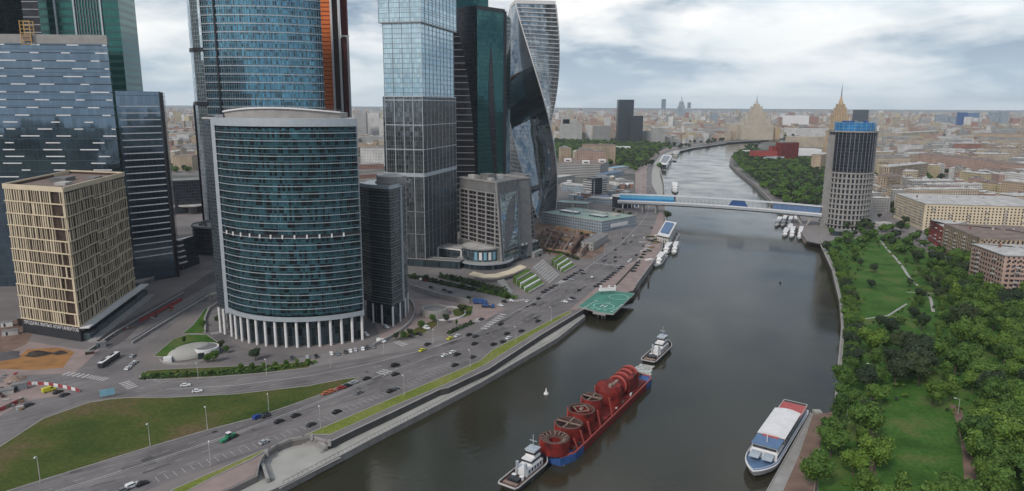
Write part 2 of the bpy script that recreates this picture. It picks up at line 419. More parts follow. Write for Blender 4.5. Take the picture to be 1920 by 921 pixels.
# glass walls
facade('glass_front', (.08, .16, .19), (.075, .23, .29), 1.35, 4.05, .10, (.13, 1.0), gmet=.75, grough=.07, wmet=.5, wrough=.3, var=.55, dark=.30, jit=.02)
facade('glass_blue', (.20, .32, .40), (.075, .25, .36), 1.7, 3.6, .16, (.08, 1.0), gmet=.85, grough=.07, wmet=.6, wrough=.25, var=.45, dark=.22, jit=.02, darkcol=(.03, .08, .11))
facade('glass_silver', (.45, .5, .54), (.50, .58, .64), 2.4, 3.6, .12, (.06, 1.0), gmet=.85, grough=.1, wmet=.6, wrough=.3, var=.25, jit=.03)
facade('glass_slim', (.12, .135, .14), (.085, .11, .12), 1.5, 1.75, .08, (.30, 1.0), gmet=.55, grough=.12, wmet=.5, wrough=.35, var=.5, jit=.02)
facade('glass_side', (.10, .12, .135), (.085, .11, .13), 1.6, 2.0, .10, (.22, 1.0), gmet=.6, grough=.15, wmet=.5, wrough=.35, var=.3, jit=.02)
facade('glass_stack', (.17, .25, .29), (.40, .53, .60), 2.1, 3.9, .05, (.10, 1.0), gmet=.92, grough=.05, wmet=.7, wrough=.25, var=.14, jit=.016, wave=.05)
facade('glass_stack_low_reflect', (.12, .13, .14), (.13, .15, .16), 2.1, 3.9, .05, (.10, 1.0), gmet=.8, grough=.07, wmet=.6, wrough=.3, var=.45, jit=.03, wave=.05)  # darker copy of the glass: the mirrored city is put into its colour
facade('glass_dash', (.09, .12, .15), (.145, .20, .26), 3.0, 7.8, .03, (.03, 1.0), gmet=.92, grough=.06, wmet=.7, wrough=.2, var=.10, jit=.008, wave=.035)
facade('glass_green', (.04, .10, .10), (.03, .125, .115), 2.0, 6.0, .0, (.35, 1.0), gmet=.75, grough=.12, wmet=.6, wrough=.25, var=.10, jit=.008)
facade('glass_teal', (.03, .075, .08), (.03, .10, .105), 3.0, 4.0, .03, (.05, 1.0), gmet=.85, grough=.06, wmet=.7, wrough=.2, var=.14, jit=.012, wave=.06)
facade('glass_black', (.025, .024, .03), (.03, .03, .038), 3.0, 4.0, .05, (.08, 1.0), gmet=.5, grough=.12, wmet=.4, wrough=.3, var=.3, jit=.01)
facade('glass_twist', (.10, .12, .14), (.20, .235, .27), 3.2, 5.0, .02, (.03, 1.0), gmet=.95, grough=.05, wmet=.85, wrough=.12, var=.10, jit=.006, wave=.06)
facade('glass_twist_open', (.2, .22, .24), (.26, .30, .33), 2.4, 5.0, .10, (.10, 1.0), gmet=.85, grough=.1, wmet=.6, wrough=.25, var=.6, jit=.05)
facade('glass_podium', (.14, .16, .17), (.14, .19, .22), 2.4, 4.2, .10, (.10, 1.0), gmet=.7, grough=.08, wmet=.5, wrough=.3, var=.5, jit=.02)
facade('glass_office', (.035, .04, .05), (.045, .055, .07), 3.0, 3.6, .18, (.25, 1.0), gmet=.5, grough=.15, var=.5)
facade('glass_lobby', (.04, .045, .05), (.045, .07, .085), 2.6, 5.2, .10, (.08, 1.0), gmet=.5, grough=.1, var=.7)
facade('round_dark', (.035, .04, .055), (.022, .027, .042), 1.6, 3.6, .25, (.2, 1.0), gmet=.4, grough=.15, var=.7, jit=.03)
# masonry walls with small windows for the city
WALLS = {'beige': (.46, .38, .29), 'tan': (.40, .30, .21), 'pink': (.40, .27, .22), 'brick': (.33, .17, .13), 'grey': (.34, .33, .32), 'white': (.60, .58, .56), 'yellow': (.50, .41, .25), 'blue_grey': (.28, .33, .38)}
for k_, c_ in WALLS.items():
    facade('wall_'+k_, c_, (.05, .055, .065), 3.4, 3.3, .58, (.30, .76), gmet=.15, grough=.3, var=.6, jit=0, blotch=.2)
facade('wall_banded', (.62, .59, .56), (.10, .11, .12), 60, 3.6, .0, (.45, .95), gmet=.2, grough=.3, var=.1, jit=0)
facade('wall_striped', (.42, .40, .38), (.09, .10, .11), 60, 3.3, .0, (.35, .9), gmet=.2, grough=.3, var=.1, jit=0)
facade('hotel_wall', (.50, .36, .22), (.12, .09, .07), 4.5, 4.5, .55, (.2, .8), gmet=.1, grough=.4, var=.4, jit=0)
facade('hotel_wall_pale', (.52, .45, .36), (.16, .13, .11), 4.5, 4.5, .55, (.2, .8), gmet=.1, grough=.4, var=.4, jit=0)
# ------------------------------------------------------------------ river, land and quays
WZ = -5.0
riverL = [(534,921),(656,856),(700,832),(800,780),(900,727),(1044,642),(1096,600),(1190,548),(1220,506),(1240,478),(1244,450),(1247,420),(1246,385),(1244,350),(1236,314),(1255,295),(1278,283.5),(1323,274),(1363,268),(1417,265),(1442,262.5)]
riverR = [(1428,271),(1396,281),(1370,297),(1368,309),(1381,323),(1417,352),(1445,382),(1470,405),(1506,452),(1538,459),(1560,507),(1575,568),(1579,619),(1574,678),(1570,717),(1566,772)]
RL = [P(a, b, WZ) for a, b in riverL]; RR = [P(a, b, WZ) for a, b in riverR]
upper = [(440,914),(482,893),(486,872),(497,853),(518,838),(548,827),(585,821),(618,831),(663,809),(740,773),(823,733),(840,729),(915,694),(1013,630),(1094,581)]
UL = PP(upper)
dL0 = (UL[0]-Vector((-150, 100, 0))).normalized()
upperL = [Vector((-1200, -700, 0)), Vector((-330, -30, 0)), P(300, 980), P(395, 933)] + UL + [P(1110, 566)] + [Vector((p.x, p.y, 0)) for p in RL[7:]]
slot = [Vector((1500, 3280, 0)), Vector((2700, 3280, 0)), Vector((2700, 2980, 0)), Vector((1450, 2900, 0))]
pierS = P(1524, 778, 0)
rightS = [Vector((p.x, p.y, 0)) for p in RR] + [P(1545, 800), P(1538, 850), P(1530, 921), Vector((90, 150, 0)), Vector((-60, -60, 0)), Vector((-900, -1100, 0))]
landpoly = [Vector((-2600, -4000, 0))] + upperL + slot + rightS + [Vector((-2000, -4000, 0)), Vector((45000, -4000, 0)), Vector((45000, 45000, 0)), Vector((-45000, 45000, 0)), Vector((-45000, -4000, 0))]
b = B(); b.prism(landpoly, -7, 0, top=True)
b.build('ground', 'land', org=(0, 0, 0), kind='structure')
b = B(); b.sheet([(-3500, -3900), (3200, -3900), (3200, 3600), (-3500, 3600)], WZ)
b.build('water', 'water', org=(0, 0, 0), kind='structure')
# lower promenade and the amphitheatre terrace, a step down to the water
QZ = -2.4
lowpoly = [Vector((-330, -50, 0)), P(300, 1010, WZ), P(430, 966, WZ)] + RL[:7] + [Vector((p.x, p.y, 0)) for p in reversed([Vector((-330, -28, 0)), P(300, 975), P(395, 929)] + UL)]
b = B()
lp = [Vector((p.x, p.y)) for p in lowpoly]
b.prism(lp, -7, QZ, top=True)
b.build('lower_promenade', 'pale_paving', org=(0, 0, 0), kind='structure')
def sheet(name, poly, z, mat, px=True):
    q = PP(poly) if px else [Vector((a_[0], a_[1], 0)) for a_ in poly]
    return B().sheet(q, z).build(name, mat, org=(0, 0, 0), kind='structure')
# asphalt of the embankment road with the slip road and the junction
road = [(-60,965),(-40,880),(75,907-12),(282,840),(388,809),(480,785),(502,772),(604,741),(672,712),(682,706),(640,709),(579,722),(440,737),(313,744),(244,744),(200,746),(150,752),(80,782),(0,833),(-60,870),
 (-60,700),(0,700),(120,703),(180,640),(260,597),(330,560),(415,510),(418,545),(330,605),(262,655),(245,690),(255,708),(348,713),(480,704),(579,694),(656,680),(760,662),(830,640),(892,617),(905,604),(950,581),(989,560),(1044,530),(1099,515),(1112,486),(1146,449),(1182,410),(1190,384),
 (1191,345),(1191,327),(1198,306),(1221,290),(1245,280),(1290,271.5),(1340,266),(1417,262.5),(1440,261),(1442,262.3),(1417,264.6),(1363,267.5),(1300,275.5),(1260,282),(1238,292),(1226,306),(1222,327),(1226,345),(1234,380),(1237,395),(1229,415),(1216,447),(1193,488),(1165,502),(1135,524),(1105,551),(1068,581),(922,654),(900,675),(698,760),(583,809),(480,847),(268,921),(150,970)]
sheet('embankment_road', road, .02, 'asphalt')
sheet('riverside_pavement', [(1068,581),(1105,551),(1135,524),(1165,502),(1193,488),(1216,447),(1229,415),(1237,395),(1243,395),(1245,420),(1242,445),(1237,474),(1216,503),(1187,545),(1110,566),(1094,581)], .03, 'pink_paving')
sheet('upper_embankment_road', [(1192,384),(1191,345),(1191,327),(1198,306),(1221,290),(1245,280),(1290,271.5),(1330,267.5),(1328,268.6),(1290,273.4),(1250,282.5),(1232,291),(1216,306),(1212,327),(1212,345),(1214,384)], .045, 'pink_paving')
sheet('river_walk', [(1222,345),(1222,327),(1226,306),(1238,292.5),(1260,283),(1300,276),(1363,268),(1363,268.6),(1300,277.5),(1268,285),(1248,294),(1238,306),(1237,327),(1242,345),(1243,372),(1236,372)], .045, 'pale_paving')
# green ground: each a raised bed inside a kerb
def bed(name, poly, mat, h=.14, z=0.0, kerb=True):
    q = PP(poly); b = B(); b.prism(q, z-.2, z+h); o = b.build(name, mat, org=(0, 0, 0), kind='structure')
    if kerb:
        k = B(); k.path([Vector((p.x, p.y, z+.09)) for p in q], .5, .24, closed=True); k.build(name+'_kerb', 'kerb', org=(0, 0, 0), kind='structure')
    return o
bed('grass_triangle', [(-60,945),(75,902),(282,838),(388,807),(480,783),(560,755),(604,739),(668,711),(676,707.5),(640,712),(579,724),(440,739.5),(313,746),(244,746),(205,749),(165,756),(80,786),(0,838),(-60,876)], 'grass_left')
bed('grass_strip', [(318,921),(490,846),(560,822),(585,811),(700,762),(840,703),(900,677),(924,656),(1000,618),(1066,583),(1072,586),(1006,624),(912,683),(838,720),(735,763),(660,797),(620,815),(585,815),(540,824),(510,838),(470,862),(400,895),(345,925)], 'grass_strip')
sheet('bare_path', [(345,925),(400,896),(470,864),(500,848),(486,868),(478,890),(436,911),(395,929)], .03, 'pink_paving')
bed('hedge_bed', [(262,706),(275,695),(330,692),(400,689),(470,686),(560,680),(590,676),(580,690),(480,701),(400,707),(330,711),(275,712)], 'grass_left')
bed('dome_lawn', [(288,668),(325,636),(352,628),(388,628),(408,642),(396,652),(400,664),(385,672),(330,672)], 'grass_park')
bed('wedge_lawn', [(342,626),(362,610),(384,580),(412,566),(390,585),(385,600),(388,618),(380,626)], 'grass_park')
bed('roundabout_bed', [(745,634),(775,618),(800,606),(822,598),(820,612),(795,626),(770,634)], 'grass_left')
bed('corner_bed', [(848,582),(870,572),(888,575),(884,592),(866,597),(850,592)], 'grass_left')
bed('kerbside_bed', [(835,624),(862,612),(890,600),(882,610),(858,622),(842,630)], 'grass_left')
sheet('ring_road', [(385,640),(390,585),(400,570),(418,560),(428,640),(480,662),(560,668),(640,660),(690,645),(700,652),(640,672),(560,684),(470,684),(405,672),(396,655)], .035, 'asphalt')
sheet('car_park', [(560,672),(690,648),(760,640),(830,630),(836,636),(760,658),(656,676),(579,690),(562,688)], .045, 'paving')
sheet('forecourt', [(700,600),(762,560),(830,560),(930,572),(950,578),(905,602),(860,608),(826,596),(760,628),(716,640)], .03, 'pink_paving')
sheet('side_street', [(762,520),(790,515),(860,538),(960,560),(948,578),(880,560),(800,545),(764,534)], .04, 'asphalt')
sheet('sunken_road', [(176,640),(215,612),(262,588),(350,540),(404,505),(418,500),(418,520),(340,565),(262,612),(232,640),(205,655)], .045, 'asphalt_dark')
sheet('building_yard', [(-60,700),(0,668),(52,640),(150,655),(188,655),(140,700),(60,703),(-60,712)], .03, 'pink_paving')
sheet('sand_pit', [(-60,690),(30,672),(52,655),(110,652),(140,660),(118,690),(60,694),(0,692)], .05, 'sand')
sheet('back_yard', [(-60,660),(0,605),(40,600),(60,628),(50,645),(0,668),(-60,690)], .04, 'brown_earth')
sheet('site_yard', [(-60,790),(-60,720),(60,716),(140,738),(50,752),(0,780)], .05, 'pink_paving')
sheet('dig_floor', [(985,428),(1010,418),(1075,425),(1130,440),(1135,470),(1110,486),(1050,482),(1005,470)], .05, 'brown_earth')
# right bank
sheet('park_lawn', [(1548,455),(1600,440),(1660,440),(1700,452),(1750,480),(1820,520),(1990,600),(2050,1000),(1535,1000),(1534,870),(1541,815),(1557,780),(1572,735),(1578,690),(1582,640),(1580,590),(1574,550),(1562,505)], .03, 'grass_park')
sheet('riverside_path', [(1538,459),(1546,458),(1566,505),(1579,565),(1583,620),(1579,678),(1574,720),(1570,772),(1566,772),(1570,717),(1574,678),(1578,620),(1574,566),(1560,507)], .06, 'pale_paving')
sheet('wharf_ground', [(1524,778),(1566,772),(1550,800),(1541,815),(1532,870),(1528,921),(1450,1000),(1440,985),(1500,850)], .05, 'brown_earth')
def ppath(name, px, w, mat='pale_paving', z=.07):
    b = B(); strip(b, PP(px), w, z); b.build(name, mat, org=(0, 0, 0), kind='structure')
ppath('footpath', [(1652,452),(1664,468),(1680,485),(1692,500),(1702,516)], 2.2)
ppath('footpath', [(1702,516),(1720,535),(1745,560),(1750,585)], 2.0)
ppath('footpath', [(1622,598),(1665,592),(1700,570)], 1.4)
ppath('footpath', [(1700,548),(1745,550),(1790,556)], 1.4)
ppath('dirt_track', [(1790,760),(1806,800),(1815,850),(1822,921),(1828,960)], 4.0, 'brown_earth')
ppath('dirt_track', [(1640,735),(1634,780),(1632,850),(1640,921)], 2.2, 'brown_earth')
sheet('inland_street', [(1640,440),(1650,410),(1668,395),(1690,425),(1760,470),(1820,505),(1900,560),(1940,640),(1990,640),(1900,540),(1800,480),(1730,440),(1700,395),(1676,388),(1640,400)], .05, 'paving')
sheet('tower_apron', [(1538,458),(1512,452),(1490,405),(1530,395),(1640,395),(1650,420),(1640,445),(1560,450)], .045, 'paving')
# ------------------------------------------------------------------ walls, parapets and rails along the water
def wall_thing(name, pts, w, z0, z1, mat, label, cap='concrete', group=None, capw=.25):
    pts = [Vector((p[0], p[1])) for p in pts]
    l, r = offs(pts, -w/2), offs(pts, w/2)
    base = Vector(((pts[0].x+pts[-1].x)/2, (pts[0].y+pts[-1].y)/2, z0))
    t = thing(name, label, 'wall', base, group=group)
    b = B()
    for i in range(len(pts)-1):
        for A, C in ((r[i], r[i+1]), (l[i+1], l[i])):
            L = (C-A).length; b.face([(A.x, A.y, z0), (C.x, C.y, z0), (C.x, C.y, z1), (A.x, A.y, z1)], [(0, z0), (L, z0), (L, z1), (0, z1)])
    for A, C in ((l[0], r[0]), (r[-1], l[-1])): b.face([(A.x, A.y, z0), (C.x, C.y, z0), (C.x, C.y, z1), (A.x, A.y, z1)])
    strip(b, pts, w, z1)
    b.build('wall_face', mat, t)
    if cap:
        c = B(); c.path([Vector((p.x, p.y, z1+.09)) for p in pts], w+capw, .18); c.build('coping', cap, t)
    return t
wall_thing('retaining_wall', offs(UL[7:], .35), .5, QZ, .75, 'stone_dark', 'dark parapet wall between the grass strip and the lower river promenade')
wall_thing('quay_wall', offs([Vector((-300, -10))]+[P(430, 966, WZ)]+RL[:7], .3), .6, -7, QZ+.25, 'stone_quay', 'pale stone quay edge along the lower promenade beside the barge', cap='kerb')
wall_thing('quay_wall', offs([P(1190,548,WZ)] + RL[8:14], .3), .6, -7, .6, 'stone_quay', 'stone quay wall on the tower side between the helipad and the pontoon restaurant', cap='concrete')
wall_thing('quay_wall', offs(RL[13:20], .3), .8, -7, .9, 'stone_quay', 'long pale quay wall on the outside of the far river bend', cap='pale_paving')
wall_thing('quay_wall', offs(RR[0:8], .3), 1.0, -7, .9, 'stone_quay', 'grey stone quay wall curving below the far wooded bank', cap='concrete')
wall_thing('quay_wall', offs(RR[9:], .3), .8, -7, .8, 'stone_quay', 'long quay wall below the tree-lined right bank park', cap='concrete')
# amphitheatre at the bottom of the promenade
t = thing('amphitheatre', 'round sunken stone terrace with curved seating steps at the bottom of the promenade', 'terrace', P(560, 865, QZ))
cc = P(558, 872, QZ)
pts = [P(a, b_, QZ) for a, b_ in ((513,900),(503,872),(512,852),(535,838),(565,833),(592,838),(603,850))]
for k in range(3):
    q = [p + (Vector((p.x, p.y, 0)) - Vector((cc.x, cc.y, 0))).normalized()*(k*1.15+.3) for p in pts]
    b = B(); b.path([Vector((p.x, p.y, QZ+.25+.5*k)) for p in q], 1.15, .5*(k+1)-.02*k+.05)
    b.build('step', 'stone_quay' if k % 2 else 'concrete', t)
b = B(); b.path([Vector((p.x, p.y, .5)) for p in (UL[1:8])], .45, 1.1); b.build('parapet', 'stone_quay', t)
b = B(); b.sheet([p for p in pts] + [P(640, 858, QZ), P(524, 917, QZ)], QZ+.06); b.build('stage', 'pale_paving', t)
for px, py in ((500, 853), (585, 822), (618, 833)):
    q = P(px, py); B().box((q.x, q.y, .6), (1.2, 1.2, 2.4)).build('pillar', 'concrete', t)
# paint on the promenade and railings
for k, (a, b_) in enumerate((((665,838),(705,817)),((715,812),(745,797)),((752,793),(785,776)),((792,772),(820,758)),((640,850),(652,844)))):
    bb = B(); strip(bb, [P(*a, QZ), P(*b_, QZ)], .45, QZ+.03); bb.build('promenade_line', 'road_paint', org=(0,0,0), kind='structure')
# ------------------------------------------------------------------ road paint
def line(px, w, z=.04, dash=None, mat='road_paint', name='road_line', skip=1.0):
    pts = PP(px); b = B()
    if dash is None:
        strip(b, resample(pts, 8.0)+[Vector((pts[-1].x, pts[-1].y))], w, z)
    else:
        q = resample(pts, 1.0); k = 0
        while k+dash[0] < len(q): strip(b, q[k:k+dash[0]+1], w, z); k += dash[0]+dash[1]
    b.build(name, mat, org=(0, 0, 0), kind='structure')
line([(313,730),(440,723),(579,705),(700,681),(800,655),(892,624),(990,572),(1100,503),(1165,455),(1200,420),(1214,400),(1217,385)], .38)
line([(60,935),(282,866),(440,812),(583,759),(700,709),(722,699),(800,672),(850,656)], .32)
line([(60,938),(282,869),(440,815),(583,762),(700,712)], .18)
line([(900,634),(960,606),(1040,560),(1130,500),(1190,440),(1205,415)], .18, dash=(3, 6))
line([(80,922),(282,856),(440,803),(583,748),(660,722)], .16, dash=(3, 7))
line([(30,950),(282,880),(440,829),(583,775),(700,724),(800,682),(920,634),(1040,572),(1120,520)], .16, dash=(3, 7))
line([(120,945),(282,893),(440,842),(583,790),(700,739),(850,676)], .16, dash=(3, 7))
line([(260,728),(348,733),(440,731),(579,713),(660,700)], .16, dash=(3, 6))
line([(260,742.5),(348,741.5),(440,735),(579,719),(660,704)], .16)
line([(255,714),(348,716),(480,707),(579,697),(656,683),(760,665)], .16)
line([(1200,380),(1201,345),(1203,320),(1212,303),(1232,290),(1262,280)], .22, z=.07)
line([(1207,380),(1208,345),(1210,320),(1219,303),(1238,290.5),(1270,280.5)], .22, z=.07, dash=(3, 6))
for px in ([(1115,494),(1175,499)], [(1185,420),(1226,422)]): line(px, 1.0, z=.05)
# parking bay ticks along the river side of the main road
tk = resample(PP([(300,905),(480,842),(583,803),(698,755),(800,712),(900,670)]), 3.1); b = B()
for i in range(len(tk)-1):
    t_ = (tk[i+1]-tk[i]).normalized(); n_ = Vector((-t_.y, t_.x)); a = tk[i]+n_*.6
    strip(b, [a, a+n_*4.6], .16, .045)
b.build('parking_bay_lines', 'road_paint', org=(0, 0, 0), kind='structure')
def zebra(a, b_, n, length, z=.06):      # a crossing from a to b (pixels), bars across the walking line
    a, b_ = P(*a), P(*b_); d = (b_-a); L = d.length; d.normalize(); n_ = Vector((-d.y, d.x, 0)); bb = B()
    for k in range(n):
        c = a + d*(L*(k+.5)/n); strip(bb, [c-n_*length/2, c+n_*length/2], L/n*.5, z)
    bb.build('zebra_crossing', 'road_paint', org=(0, 0, 0), kind='structure')
zebra((712,702), (728,694), 3, 6.5); zebra((395,626), (420,622), 8, 3.6); zebra((232,716), (250,728), 5, 5)
zebra((165,706), (120,700), 5, 4.5); zebra((200,712), (165,706), 6, 4); zebra((893,604), (900,597), 4, 5, .07)
zebra((905,618), (945,588), 8, 4.5); zebra((962,565), (985,562), 5, 5); zebra((760,648), (742,640), 4, 5, .07)
for a, c in (((262,705),(300,716)), ((700,690),(716,686)), ((716,708),(728,700))): line([a, c], .3, z=.06)
sheet('unseen_dark_ground', [(-6000, -3800), (5000, -3800), (5000, -420), (900, -420), (300, -330), (120, -200), (-60, -420), (-700, -1250), (-1700, -3300), (-1900, -3300), (-800, -560), (-500, -330), (-900, -200), (-6000, -200)], .05, 'hedge', px=False)  # unseen dark ground added behind the camera to darken the towers' reflections
# repair patches, oil stains and drains on the carriageways
rp = random.Random(17); b = B(); ctr = resample(PP([(120, 905), (282, 866), (440, 812), (583, 759), (700, 709), (850, 656), (960, 606), (1040, 560), (1130, 500), (1190, 440)]), 4)
for k in range(70):
    i = rp.randrange(len(ctr)-2); t_ = (ctr[i+1]-ctr[i]).normalized(); n_ = Vector((-t_.y, t_.x)); c = ctr[i]+n_*rp.uniform(-9, 9)
    l, w_ = rp.uniform(.5, 7), rp.uniform(.4, 1.7); b.face([(*(c-t_*l-n_*w_), .032), (*(c+t_*l-n_*w_), .032), (*(c+t_*l*rp.uniform(.8, 1)+n_*w_), .032), (*(c-t_*l+n_*w_*rp.uniform(.7, 1)), .032)])
b.build('road_patches', 'asphalt_dark', org=(0, 0, 0), kind='structure')
b = B()
for off_ in (-7.6, -6.0, -2.6, -1.0, 3.0, 4.6, 8.0):
    q = offs(ctr, off_); k = 0
    while k < len(q)-6:
        n_ = rp.randrange(5, 18); strip(b, q[k:k+n_+1], .34, .028); k += n_+rp.randrange(2, 9)
b.build('tyre_tracks', 'asphalt_dark', org=(0, 0, 0), kind='structure')
# ------------------------------------------------------------------ the towers
def V2(p): return Vector((p[0], p[1]))
def at(px, d, z=150): return V2(((px-CX)/FPX*(d*_c+(HC-z)*_s), d))
def band_path(parent, name, pts, z, w, h, mat, closed=False):
    b = B(); b.path([Vector((p.x, p.y, z)) for p in pts], w, h, closed=closed); return b.build(name, mat, parent)
# --- curved office tower in front
c0, c1 = V2(P(434, 631)), V2(P(683, 637))
A0, A1 = c0, c1
front = arc3(A0, A1, 16.5, 36)
HT = 127.5
T = thing('curved_office_tower', 'front curved teal glass office tower standing on white columns', 'office tower', ((A0.x+A1.x)/2, A0.y+4, 0))
back = [A1*1.04+Vector((-.6, 0)), A1+Vector((-9, 32)), A0+Vector((8, 34)), A0+Vector((-13, 16)), A0+Vector((-10.5, 8))]
outline = front + back
zb = 15.5
b = B(); b.prism(front + [A1+Vector((0, 3)), A0+Vector((0, 3))], zb+3.2, HT-5.2, top=False, vz=zb); b.build('curtain_wall', 'glass_front', T)
side_poly = [A0+Vector((0, .5)), A0+Vector((-10.5, 8.6)), A0+Vector((-13, 16)), A0+Vector((8, 34)), A1+Vector((-9, 32)), A1*1.04+Vector((-.4, 0)), A1+Vector((.3, .5))]
b = B(); b.prism(side_poly, zb, HT-1.0, top=True, bot=True, vz=0); b.build('side_wall', 'glass_side', T)
# white frame: uprights at the arc's ends, top beam, bottom beam
fo = offs(front, .55)
up = B(); up.bar((A0.x-1.1, A0.y-.2, zb-1), (A0.x-1.0, A0.y-.2, HT), 2.0, 1.4); up.build('frame_post', 'metal_light', T)
up = B(); up.bar((A1.x+.2, A1.y+.2, zb-1), (A1.x+.2, A1.y+.2, HT), .6, 1.0); up.build('frame_post', 'metal_light', T)
b = B(); b.path([Vector((p.x, p.y, HT-2.2)) for p in fo], 1.0, 4.2); b.build('top_beam', 'metal_light', T)
b = B(); b.path([Vector((p.x, p.y, zb+1.2)) for p in fo], 1.2, 2.5); b.build('bottom_beam', 'metal_light', T)
nf = 26; ztech = Z(P(550, 657), 447)
for k in range(nf):
    z = zb+3.3 + 4.05*(k+.92)
    if z > HT-6.5: break
    band_path(T, 'floor_band', fo, z, .5, .34, 'metal_light')
bm_ = B()
for i, p in enumerate(resample(fo, 1.35)): bm_.bar((p.x, p.y, zb+3.4), (p.x, p.y, HT-5.4), .13, .2)
bm_.build('mullions', 'metal_dark', T)
for p in resample(fo, 6.6)[1:-1]:
    B().box((p.x, p.y-.35, ztech), (.8, .8, 2.1)).build('bracket', 'white_paint', T)
b = B(); b.path([Vector((p.x, p.y, ztech)) for p in offs(front, .2)], .5, 2.3); b.build('technical_floor', 'metal_dark', T)
lob = offs(front, -3.2)
b = B(); b.prism([p for p in lob] + [A1+Vector((-7, 26)), A0+Vector((8, 28)), A0+Vector((-8, 15))], 0, zb+.2, top=False); b.build('lobby', 'glass_lobby', T)
for p in resample(offs(front, -.5), 6.2) + [A0+Vector((-5.2, 4)), A0+Vector((-9.6, 8.2))]:
    b = B(); b.tube((p.x, p.y, 0), (p.x, p.y, zb), .8, .8, 12); b.build('column', 'white_paint', T, smooth=False)
b = B(); b.prism([p+Vector((0, .4)) for p in front] + back, HT-1.0, HT-.2, top=True, bot=True); b.build('roof', 'roof_pale', T)
pa, pb = A0+Vector((3, 6)), A1+Vector((-10, 6))
ph = arc3(pa, pb, 9, 20)
vz_ = lambda k: HT+2.8+2.3*math.sin(math.pi*min(1, max(0, k/(len(ph)-1)))**.9)
b = B(); bk_ = [p+Vector((0, 18)) for p in ph]
for k in range(len(ph)-1):
    p_, q_ = ph[k], ph[k+1]; L_ = (q_-p_).length
    b.face([(*p_, HT-.2), (*q_, HT-.2), (*q_, vz_(k+1)), (*p_, vz_(k))]); b.face([(*p_, vz_(k)), (*q_, vz_(k+1)), (*bk_[k+1], vz_(k+1)), (*bk_[k], vz_(k))])
b.face([(*bk_[0], HT-.2), (*ph[0], HT-.2), (*ph[0], vz_(0)), (*bk_[0], vz_(0))]); b.face([(*ph[-1], HT-.2), (*bk_[-1], HT-.2), (*bk_[-1], vz_(len(ph)-1)), (*ph[-1], vz_(len(ph)-1))])
b.build('penthouse', 'concrete', T)
po_ = offs(ph, .3); B().path([Vector((p.x, p.y, vz_(k)+.3)) for k, p in enumerate(po_)], 1.3, .8).build('penthouse_cornice', 'white_paint', T)
b = B()
for k, p in enumerate(ph): b.bar((p.x, p.y+1, vz_(k)), (p.x, p.y+1, vz_(k)+1.5), .15)
b.path([Vector((p.x, p.y+1, vz_(k)+1.5)) for k, p in enumerate(ph)], .15); b.build('roof_rail', 'metal_grey', T)
B().box((A0.x+.5, A0.y+6, HT+.7), (5, 3, 1.6)).build('roof_box', 'metal_grey', T)
# helper: tower from a footprint
def tower(name, poly, z0, z1, mat, label, cat='tower', roof='roof_grey', part='curtain_wall', root=None, group=None):
    if root is None:
        c = sum((V2(p) for p in poly), Vector((0, 0)))/len(poly); root = thing(name, label, cat, (c.x, c.y, z0), group=group)
    B().prism(poly, z0, z1, top=False).build(part, mat, root)
    B().cap(poly if sum(poly[i][0]*poly[(i+1) % len(poly)][1]-poly[(i+1) % len(poly)][0]*poly[i][1] for i in range(len(poly))) > 0 else poly[::-1], z1+.02).build('roof', roof, root)
    return root
def vbars(root, a, b_, z0, z1, step, w, mat='metal_light', off=.12, name='mullions', d=.35):
    a, b_ = V2(a), V2(b_); L = (b_-a).length; t = (b_-a)/L; n = Vector((t.y, -t.x)); k = max(1, round(L/step)); bb = B()
    for i in range(k+1):
        p = a+t*(L*i/k)+n*off; bb.box((p.x, p.y, (z0+z1)/2), (w, d, z1-z0), rz=math.atan2(t.y, t.x))
    return bb.build(name, mat, root)
def hbars(root, pts, zs, w, h, mat='metal_light', name='floor_band', off=.15, closed=False, single=True):
    q = offs(pts, off, closed)
    if not single:
        for z in zs: band_path(root, name, q, z, w, h, mat, closed)
        return
    bb = B()
    for z in zs: bb.path([Vector((p.x, p.y, z)) for p in q], w, h, closed)
    if len(zs) > 1: bb.bar((q[0].x, q[0].y, zs[0]), (q[0].x, q[0].y, zs[-1]), w*.9); bb.bar((q[-1].x, q[-1].y, zs[0]), (q[-1].x, q[-1].y, zs[-1]), w*.9)
    return bb.build(name, mat, root)
def frange(a, b_, s_):
    r = []
    while a < b_-1e-6: r.append(a); a += s_
    return r
# --- slender tower beside it
S = [V2(P(690, 604))+Vector((-6, 9)), V2(P(700, 606)), V2(P(737, 613))]
R0_, R1_ = V2(P(737, 613)), V2(P(763, 583))+Vector((0, 6))
rr_ = arc3(R0_, R1_, 3.2, 8)
poly = [S[0]+Vector((3, 26)), S[0]] + [S[1]] + rr_ + [R1_+Vector((-12, 14))]
T = thing('slender_office_tower', 'slim dark glass tower with a drum roof right of the front curved tower', 'office tower', (R0_.x, R0_.y+10, 0))
B().prism(poly, 13, 86, top=True, bot=True, vz=0).build('curtain_wall', 'glass_slim', T)
hb = offs([S[0], S[1]] + rr_, .2)
for k in range(21): band_path(T, 'floor_band', hb, 14.5+3.5*k, .3, .3, 'metal_grey')
q = rr_[3]; B().bar((q.x+.35, q.y-.35, 12.5), (q.x+.35, q.y-.35, 87.5), 1.5, .6).build('corner_strip', 'metal_light', T)
band_path(T, 'cornice', offs([S[0], S[1]] + rr_, .3), 86.6, .9, 2.2, 'metal_light')
for p in (S[1], S[1]*.55+S[2]*.45, S[2]): B().tube((p.x, p.y+.6, 0), (p.x, p.y+.6, 13), .65, .65, 10).build('column', 'white_paint', T)
for p in rr_[2::2]: B().tube((p.x-.3, p.y+.4, 0), (p.x-.3, p.y+.4, 13), .6, .6, 10).build('column', 'white_paint', T)
b = B(); b.prism([V2(p)*.82 + Vector((R0_.x-2, R0_.y+14))*.18 for p in poly], 0, 13, top=False); b.build('lobby', 'glass_lobby', T)
